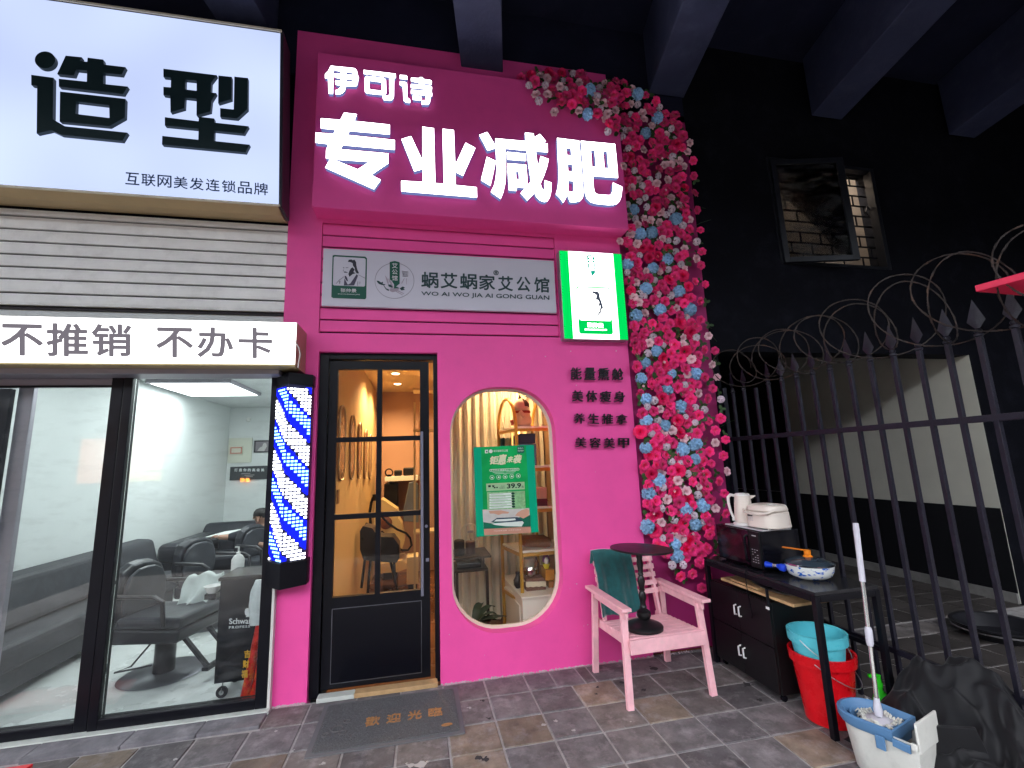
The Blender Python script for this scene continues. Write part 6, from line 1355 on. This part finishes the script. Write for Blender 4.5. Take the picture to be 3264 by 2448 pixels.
for k in range(13):
    a = PI*k/12; t = (1-math.cos(a))/2; arch.append((xf+(xn-xf)*t, YR_+(YN_-YR_)*t, zs_+(ztop-zs_)*math.sin(a)))
obj('arch_frame', MB().tube([(xf, YR_, .02)]+arch+[(xn, YN_, .02)], .016, 8), gsd, gs, smooth=True)
arch2 = [(x+.36, y, z) for x, y, z in arch]; obj('arch_frame', MB().tube([(xf+.36, YR_, .02)]+arch2+[(xn+.36, YN_, .02)], .016, 8), gsd, gs, smooth=True)
levels = [wp(690, 462, YN_).z, wp(900, 878, YN_).z, wp(920, 1312, YN_).z, wq(880, 590, YN_).z, wq(900, 1165, YN_).z]
for k, z in enumerate(levels):
    x_r = 1.355
    obj('board', MB().prism([(xn, YN_, z-.018), (x_r, YN_, z-.018), (x_r, YR_, z-.018), (xf, YR_, z-.018)], (0, 0, .020)), KW, gs, bevel=.002)
    obj('shelf_rail', MB().prism([(xn, YN_-.006, z-.048), (x_r, YN_-.006, z-.048), (x_r, YN_+.01, z-.048), (xn, YN_+.01, z-.048)], (0, 0, .029)), gsd, gs)
    obj('side_rail', MB().bar((xn, YN_, z-.033), (xf, YR_, z-.033), .014, .028), gsd, gs)
# plush cat on the top board (generic)
pc = thing('plush_toy', 'white and brown plush animal toy on the top board of the gold shelf', 'plush toy', (1.0, 4.35, levels[0])); zc = levels[0]+.004
PWt = M('plush_white', (.52, .45, .38), .9, sheen=.4); PB = M('plush_brown', (.05, .02, .015), .9); PR = M('plush_red', (.25, .03, .02), .9)
p = wp(745, 380, 4.32); hxp = p.x
obj('body', MB().lathe([(.06, 0), (.095, .03), (.10, .08), (.08, .13), (.05, .16)], (hxp, 4.34, zc), 24, sy=.8), PWt, pc, smooth=True)
obj('head', MB().lathe([(.001, -.06), (.04, -.055), (.072, -.02), (.07, .03), (.045, .065), (.015, .085), (.001, .09)], (hxp-.01, 4.33, zc+.20), 24), PWt, pc, smooth=True)
obj('ear', MB().lathe([(.028, 0), (.004, .06)], (hxp-.015, 4.33, zc+.265), 10), PB, pc, smooth=True); obj('ear', MB().lathe([(.034, 0), (.004, .04)], (hxp+.035, 4.33, zc+.235), 10), PB, pc, smooth=True)
obj('hair_patch', MB().lathe([(.073, -.0), (.073, .03), (.048, .066), (.001, .092)], (hxp+.003, 4.336, zc+.20), 24, cap=False), PB, pc, smooth=True)
obj('scarf', MB().tube([(hxp+.078*math.cos(k*PI/8), 4.335+.06*math.sin(k*PI/8), zc+.148) for k in range(16)], .013, 6, closed=True), PR, pc, smooth=True)
obj('paw', MB().tube([(hxp-.03, 4.27, zc+.15), (hxp+.01, 4.25, zc+.09)], .02, 8), PWt, pc, smooth=True)
obj('paw', MB().tube([(hxp-.10, 4.30, zc+.02), (hxp-.11, 4.30, zc+.07)], .018, 8), PR, pc, smooth=True)
def box_on(name, label, cat, pts, Y, dep, mat, f=wp, bev=.004):
    o = obj(name, wplate(pts, Y, dep, f), mat, bevel=bev); tag(o, label, cat); return o
box_on('storage_tin', 'dark blue box with a paler lower half on the second gold shelf', 'box', [(705,540),(885,535),(885,640),(705,645)], 4.22, .25, M('navy', (.012, .02, .06), .4))
box_on('storage_tin', 'steel blue box under the dark blue box on the gold shelf', 'box', [(705,648),(892,643),(898,872),(715,875)], 4.21, .25, M('steel_blue', (.08, .13, .22), .4))
for k, (a, b, m_, nm) in enumerate([(524, 560, M('book_teal', (.02, .08, .08), .6), 'dark teal book standing behind the left gold post'), (568, 605, M('book_white', (.5, .5, .46), .6), 'pale white book beside the teal book'), (612, 632, M('book_cream', (.45, .42, .34), .6), 'narrow cream book next to the gold post')]):
    box_on('book', nm, 'book', [(a, 588), (b, 580), (b, 690), (a, 690)], 4.60, .12, m_)
box_on('gift_box', 'two-tone pink and wine coloured gift box on the third gold shelf', 'gift box', [(895,1112),(1005,1105),(1005,1222),(895,1226)], 4.20, .2, M('gift_pink', (.62, .36, .30), .5))
box_on('gift_box', 'wine red lower box under the pink gift box', 'gift box', [(895,1230),(1012,1226),(1012,1300),(895,1300)], 4.19, .2, M('gift_wine', (.11, .01, .03), .4))
box_on('wicker_tray', 'flat brown wicker tray on the fourth gold shelf', 'tray', [(870,540),(900,450),(1190,440),(1195,520),(1170,545)], 4.25, .25, M('wicker_brown', (.22, .09, .04), .7, var=.3, vs=60), wq)
box_on('drawer_box', 'orange-brown wooden drawer box at the right of the gold shelf', 'drawer box', [(1128,815),(1232,812),(1232,940),(1130,945)], 4.22, .2, M('orange_wood', (.58, .25, .03), .45, var=.1), wq)
box_on('drawer_box', 'darker wooden drawer box below the orange one', 'drawer box', [(1168,955),(1230,952),(1215,1080),(1168,1082)], 4.23, .2, M('brown_wood', (.38, .17, .05), .45, var=.1), wq)
bsk = box_on('wicker_basket', 'brown woven basket with a cream lace band on the lowest gold shelf', 'basket', [(898,1030),(1132,1020),(1132,1128),(905,1140)], 4.19, .2, M('wicker', (.20, .10, .08), .7, var=.45, vs=90, bump=1, bs=150), wq, .012)
obj('lace_band', wplate([(890, 962), (1132, 955), (1135, 1010), (1110, 1018), (1080, 1012), (1050, 1022), (1015, 1016), (980, 1026), (945, 1020), (915, 1028), (892, 1020)], 4.175, .01, wq), M('lace', (.66, .60, .48), .8), bsk)
obj('basket_lid', wplate([(895,930),(1100,905),(1130,950),(892,962)], 4.20, .18, wq), 'wicker', bsk)
p = wq(950, 910, 4.22); bw = obj('steel_bowl', MB().lathe([(.035, 0), (.062, .03), (.072, .07), (.074, .07), (.064, .03), (.03, .004)], (p.x, 4.25, p.z), 32), 'chrome', smooth=True); tag(bw, 'shiny steel bowl standing on the woven basket', 'bowl')
p = wq(1022, 865, 4.30); ob2 = obj('amber_bottle', MB().lathe([(.022, 0), (.024, .02), (.022, .10), (.010, .13), (.009, .15)], (p.x, 4.30, p.z), 18), M('amber', (.10, .03, .01), .15), smooth=True); tag(ob2, 'dark amber bottle behind the steel bowl', 'bottle')
p = wq(940, 820, 4.42); ob3 = obj('paper_roll', MB().lathe([(.045, 0), (.047, .01), (.047, .11), (.01, .112)], (p.x, 4.42, p.z), 20), 'white_plastic', smooth=True); tag(ob3, 'white paper roll behind the steel bowl', 'paper roll')
p = wq(1145, 805, 4.26); fp = thing('flower_pot', 'small yellow pot with a white and purple flower ornament on the orange drawer box', 'ornament', (p.x, 4.26, p.z))
obj('pot', MB().lathe([(.022, 0), (.034, .04), (.036, .045)], (p.x, 4.28, p.z), 18), M('pot_yellow', (.75, .62, .03), .4), fp, smooth=True)
obj('bloom', MB().lathe([(.015, 0), (.036, .02), (.032, .06), (.012, .08)], (p.x, 4.28, p.z+.046), 14), M('bloom_purple', (.20, .02, .25), .5), fp, smooth=True); obj('face', MB().lathe([(.018, 0), (.022, .03), (.01, .055)], (p.x-.004, 4.255, p.z+.05), 14), 'white_plastic', fp, smooth=True)
# white cabinet and vase left of the shelf post
wc = thing('white_cabinet', 'white low cabinet with a raised door panel left of the gold post', 'cabinet', (.85, 4.4, 0)); za = wq(620, 890, 4.9).z
pA, pB = wq(612, 895, 4.84), wq(845, 1120, 4.05)
zc_ = (pA.z*.5+pB.z*.5)
obj('carcass', MB().prism([(pB.x, 4.05, .02), (1.355, 4.05, .02), (1.355, 4.84, .02), (pA.x, 4.84, .02)], (0, 0, zc_-.04)), KW, wc, bevel=.003)
obj('top', MB().prism([(pB.x-.01, 4.03, zc_-.018), (1.355, 4.03, zc_-.018), (1.355, 4.845, zc_-.018), (pA.x-.01, 4.845, zc_-.018)], (0, 0, .018)), KW, wc, bevel=.003)
nrm_ = (Vector((pA.x, 4.84, 0))-Vector((pB.x, 4.05, 0))); s0 = Vector((pB.x-.004, 4.05, 0))
obj('door_panel', MB().bar(s0+nrm_*.10+Vector((0, 0, zc_*.48)), s0+nrm_*.86+Vector((0, 0, zc_*.48)), .008, zc_*.62), KW, wc, bevel=.003)
p = wq(800, 985, 4.3); vz = obj('dark_vase', MB().lathe([(.02, 0), (.038, .03), (.04, .07), (.022, .10), (.016, .12), (.022, .14)], (p.x, 4.32, zc_+.001), 24), M('vase_black', (.012, .008, .012), .4), smooth=True); tag(vz, 'small dark vase on the white cabinet', 'vase')
# dark side table, ring light, speaker, plant
sdt = thing('side_table', 'dark wooden stepped side table at the left of the pill window', 'side table', (.45, 4.2, 0)); DWm = M('dark_wood', (.022, .013, .010), .5, spec=.12, var=.2)
YS2 = 4.12; zA = wq(200, 690, YS2).z; zB = wq(200, 845, YS2).z; xA0 = wq(40, 690, YS2).x-.02; xA1 = wq(478, 690, YS2).x; xB1 = wq(440, 840, YS2).x
obj('top', MB().bb(xA0, xA1, YS2, YS2+.42, zA, zA+.018), DWm, sdt, bevel=.003); obj('lower_board', MB().bb(xA0, xB1, YS2, YS2+.40, zB, zB+.018), DWm, sdt, bevel=.003)
for u in (62, 425): p = wq(u, 900, YS2+.02); obj('leg', MB().bb(p.x-.012, p.x+.012, YS2+.01, YS2+.035, .01, zB-.001), DWm, sdt)
p = wq(430, 900, YS2+.02); obj('leg', MB().bb(xA0+.02, xA0+.045, YS2+.36, YS2+.385, .01, zB-.001), DWm, sdt); obj('upright', MB().bb(wq(380, 700, YS2).x-.012, wq(380, 700, YS2).x+.012, YS2+.02, YS2+.38, zB+.019, zA-.001), DWm, sdt)
dv = obj('router_box', MB().bb(xA0+.04, xA0+.26, YS2+.06, YS2+.26, zB+.019, zB+.06), 'black_gloss', bevel=.006); tag(dv, 'flat black device box with cables on the lower board of the side table', 'device')
sp2 = obj('speaker', MB().lathe([(.044, 0), (.048, .01), (.048, .12), (.04, .13)], (wq(90, 600, YS2+.12).x, YS2+.12, zA+.019), 24), M('speaker_black', (.012, .012, .014), .6), smooth=True); tag(sp2, 'black cylindrical speaker on the left of the dark side table', 'speaker')
cn = obj('pink_canister', MB().lathe([(.042, 0), (.045, .01), (.045, .105), (.04, .11)], (wq(225, 600, YS2+.14).x, YS2+.14, zA+.019), 24), M('canister', (.08, .05, .055), .4), smooth=True); tag(cn, 'dull mauve canister under the ring lamp', 'canister')
rl2 = thing('ring_lamp', 'unlit pale ring lamp standing on the dark side table', 'ring lamp', (.4, YS2+.15, zA)); cc = wq(215, 385, YS2+.15)
obj('ring', MB().tube([(cc.x+.088*math.cos(k*PI/16), YS2+.15, cc.z+.088*math.sin(k*PI/16)) for k in range(32)], .006, 8, closed=True), M('ring_white', (.55, .54, .50), .4), rl2, smooth=True)
obj('stand', MB().tube([(cc.x+.01, YS2+.15, zA+.13), (cc.x+.01, YS2+.15, cc.z-.04)], .005, 6), 'chrome', rl2); obj('clip', MB().box((cc.x+.005, YS2+.15, cc.z+.02), (.05, .02, .018)), 'grey_alu', rl2)
plnt = thing('potted_plant', 'dark green broad-leaved plant under the side table behind the window', 'plant', (.5, 4.0, 0)); PLF = M('plant_leaf', (.018, .035, .018), .4, var=.3, vs=30)
lr = random.Random(4); pcx2 = wq(250, 1300, 3.98).x
for k in range(26):
    a = lr.uniform(-PI, PI); ln = lr.uniform(.22, .38); up = lr.uniform(.3, 1.25); vs = []
    for i in range(7):
        t = i/6; wdt_ = .035*math.sin(PI*min(1, t*.93+.06))**.7; r_ = ln*t*(1-.15*t); z = .27+ln*(up*t-.75*up*t*t*.9); d = Vector((math.cos(a), math.sin(a)*.35, 0)); s_ = Vector((-math.sin(a), math.cos(a), 0))
        p = Vector((pcx2, 3.99, z))+d*r_
        if p.y < 3.845: p.y = 3.845
        vs += [p-s_*wdt_, p-Vector((0, 0, .008)), p+s_*wdt_]
    for v in vs: v.y = max(v.y, 3.84)
    obj('leaf', MB().add(vs, [(i*3+j, i*3+j+1, i*3+j+4, i*3+j+3) for i in range(6) for j in range(2)]), PLF, plnt, smooth='all')
obj('pot', MB().lathe([(.07, 0), (.10, .20), (.105, .22), (.095, .22)], (pcx2, 3.99, .01), 28), M('pot_dark', (.03, .03, .035), .5), plnt, smooth=True)
# poster on the glass -----------------------------------------------------
PY = 3.803
ps = thing('glass_poster', 'green promotional poster reading 39.9 taped inside the pill window', 'poster', (.7, PY, 1.36))
Zq = (1500, 1410, 5.352)
def pq(pts, off, name, mat): return obj(name, plate([pts] if not isinstance(pts[0], list) else pts, Zq, PY-off, .001), mat, ps)
TEAL = M('print_teal', (.0, .36, .19), .5, spec=.1); GRN = M('print_green', (.02, .36, .12), .45); DGN = M('print_deep_green', (.0, .13, .07), .45); PWT = M('print_white', (.66, .74, .66), .5); PGR = M('print_pale_green', (.32, .52, .28), .5)
pq([(50,85),(1078,42),(1160,1530),(100,1615)], 0, 'sheet', TEAL)
pq([(178,85),(945,55),(1010,1180),(215,1190)], .0012, 'field_print', M('print_green_grad', (.006, .36, .085), .5, spec=.1, var=.3, vs=3))
pq([(205,1150),(1000,1120),(1022,1440),(225,1480)], .0024, 'photo_print', M('print_cloth', (.52, .50, .46), .6, var=.12, vs=14))
pq([(310,1170),(520,1160),(660,1190),(640,1215),(540,1215),(480,1240),(400,1215),(330,1215)], .0036, 'hand_print', M('print_skin', (.55, .30, .20), .5))
pq([(760,1250),(800,1200),(880,1150),(960,1130),(1000,1160),(990,1250),(900,1300),(820,1260)], .0036, 'hand_print', 'print_skin')
pq([(220,1360),(340,1380),(1020,1240),(1022,1440),(225,1478)], .0030, 'photo_print', DGN)
pq([(345,1360),(450,1290),(800,1275),(890,1340),(600,1375)], .0045, 'machine_print', M('print_navy', (.02, .05, .08), .4))
pq([(350,1385),(885,1345),(908,1370),(870,1435),(600,1430),(420,1410)], .005, 'machine_print', PWT); pq([(400,1350),(440,1315),(760,1298),(772,1325),(600,1345)], .0055, 'machine_print', PWT)
pq([(225,1480),(1022,1430),(1035,1540),(235,1590)], .003, 'base_band', M('print_terracotta', (.50, .25, .17), .5))
pq([(792,70),(912,62),(918,165),(900,185),(810,190),(795,170)], .0024, 'badge_print', DGN)
pq([(265,705),(918,672),(925,800),(272,835)], .003, 'price_band', PGR)
pq([(280,850),(925,825),(940,1130),(290,1150)], .0030, 'list_print', M('print_list_green', (.22, .45, .20), .5, var=.35, vs=40))
for k in range(6):
    y = 878+k*44.5; pq([(322,y),(705+2*k,y-18),(705+2*k,y+15),(322,y+32)], .0042, 'list_line', PWT)
    obj('list_dot', plate([[(722+2*k+30*math.cos(t*PI/8), y-5+19*math.sin(t*PI/8)) for t in range(16)]], Zq, PY-.0055, .001), M('print_black_green', (.005, .05, .03), .4), ps)
    pq([(342,y+8),(560+(k*37) % 90,y-2),(560+(k*37) % 90,y+4),(342,y+14)], .0055, 'list_text', M('print_faint', (.25, .30, .26), .5))
def zq(x, y): return (1500+x/5.352, 1410+y/5.352)
obj('lettering', letter('39.9', [zq(618, 705), zq(862, 692), zq(862, 775), zq(620, 788)], PY-.0045, .03, .001), M('print_ink', (.0, .02, .012), .4), ps)
obj('lettering', letter('元', [zq(868, 740), zq(905, 738), zq(905, 775), zq(868, 778)], PY-.0045, .02, .001), 'print_ink', ps)
obj('lettering', letter('活动', [zq(512, 738), zq(578, 735), zq(578, 758), zq(512, 760)], PY-.0045, .0, .001), M('print_mid_green', (.05, .14, .08), .4), ps)
obj('lettering', letter('优惠价', [zq(490, 768), zq(585, 765), zq(585, 790), zq(490, 792)], PY-.0045, .0, .001), 'print_mid_green', ps)
pq([(300,732),(345,730),(345,765),(302,768)], .0045, 'icon_print', 'print_ink'); pq([(368,728),(412,738),(400,760),(372,765)], .0045, 'icon_print', 'print_ink'); pq([(395,762),(425,760),(425,782),(396,784)], .0045, 'icon_print', 'print_ink'); pq([(438,760),(464,758),(464,780),(440,782)], .0045, 'icon_print', 'print_ink')
CRM = M('print_cream', (.66, .68, .44), .5)
for k, (ch_, a, b, c_, d_) in enumerate([('钜', 320, 235, 480, 380), ('惠', 470, 205, 610, 385), ('来', 620, 240, 725, 350), ('袭', 725, 210, 870, 365)]):
    vs, fs = text2d(ch_, .045, .001); q4 = [onY(*zq(a+22, b), PY-.0045), onY(*zq(c_+14, b-6), PY-.0045), onY(*zq(c_-14, d_-6), PY-.0045), onY(*zq(a-14, d_), PY-.0045)]
    obj('lettering', lay(vs, fs, q4, (0, -1, 0), 0), CRM, ps)
obj('lettering', letter('蜗艾蜗家艾公馆', [zq(392, 130), zq(635, 120), zq(635, 158), zq(392, 166)], PY-.003, .01, .001), PWT, ps)
obj('lettering', letter('每周六', [zq(805, 90), zq(900, 86), zq(900, 112), zq(805, 116)], PY-.004, .0, .001), PWT, ps); obj('lettering', letter('艾灸品牌', [zq(805, 130), zq(903, 126), zq(903, 152), zq(805, 156)], PY-.004, .0, .001), PWT, ps)
obj('logo_print', plate([[(245,128),(298,125),(300,185),(245,188)]], Zq, PY-.003, .001), PWT, ps); obj('logo_print', plate([[(345+32*math.cos(t*PI/8), 152+32*math.sin(t*PI/8)) for t in range(16)]], Zq, PY-.003, .001), PWT, ps)
obj('logo_print', plate([[(262,168),(270,140),(285,145),(292,175)]], Zq, PY-.0045, .001), 'print_ink', ps)
obj('lettering', letter('天然草本·健康养生·气血养护', [zq(340, 462), zq(812, 445), zq(812, 478), zq(340, 492)], PY-.003, .0, .001), PWT, ps)
pq([[(322,470),(340,458),(815,438),(832,450),(830,470),(815,480),(345,498),(325,490)],[(330,472),(343,464),(813,444),(826,453),(824,468),(812,475),(347,492),(331,487)]], .003, 'outline_print', PWT)
for k in range(5):
    u, v = 366+k*112, 600-k*7
    obj('icon_ring', plate([[(u+38*math.cos(t*PI/10), v+38*math.sin(t*PI/10)) for t in range(20)], [(u+33*math.cos(t*PI/10), v+33*math.sin(t*PI/10)) for t in range(20)]], Zq, PY-.003, .001), PWT, ps)
    obj('icon_print', plate([[(u-16, v+5), (u-4, v-14), (u+14, v-8), (u+16, v+10), (u+2, v+18)]], Zq, PY-.003, .001), PWT, ps)
pq([(380,512),(575,503),(575,508),(380,518)], .003, 'text_line', PWT); pq([(600,502),(770,494),(770,499),(600,507)], .003, 'text_line', PWT); pq([(410,534),(745,518),(745,523),(410,540)], .003, 'text_line', PWT)
obj('lettering', letter('行业冠军品牌  认可乡村经济', [zq(395, 1500), zq(862, 1478), zq(862, 1502), zq(395, 1524)], PY-.0045, .0, .001), M('print_cream2', (.7, .55, .45), .5), ps)

# ------------------------------------------------------------------ tidy up the drawing helpers
for o in (_co, _to): bpy.data.objects.remove(o)
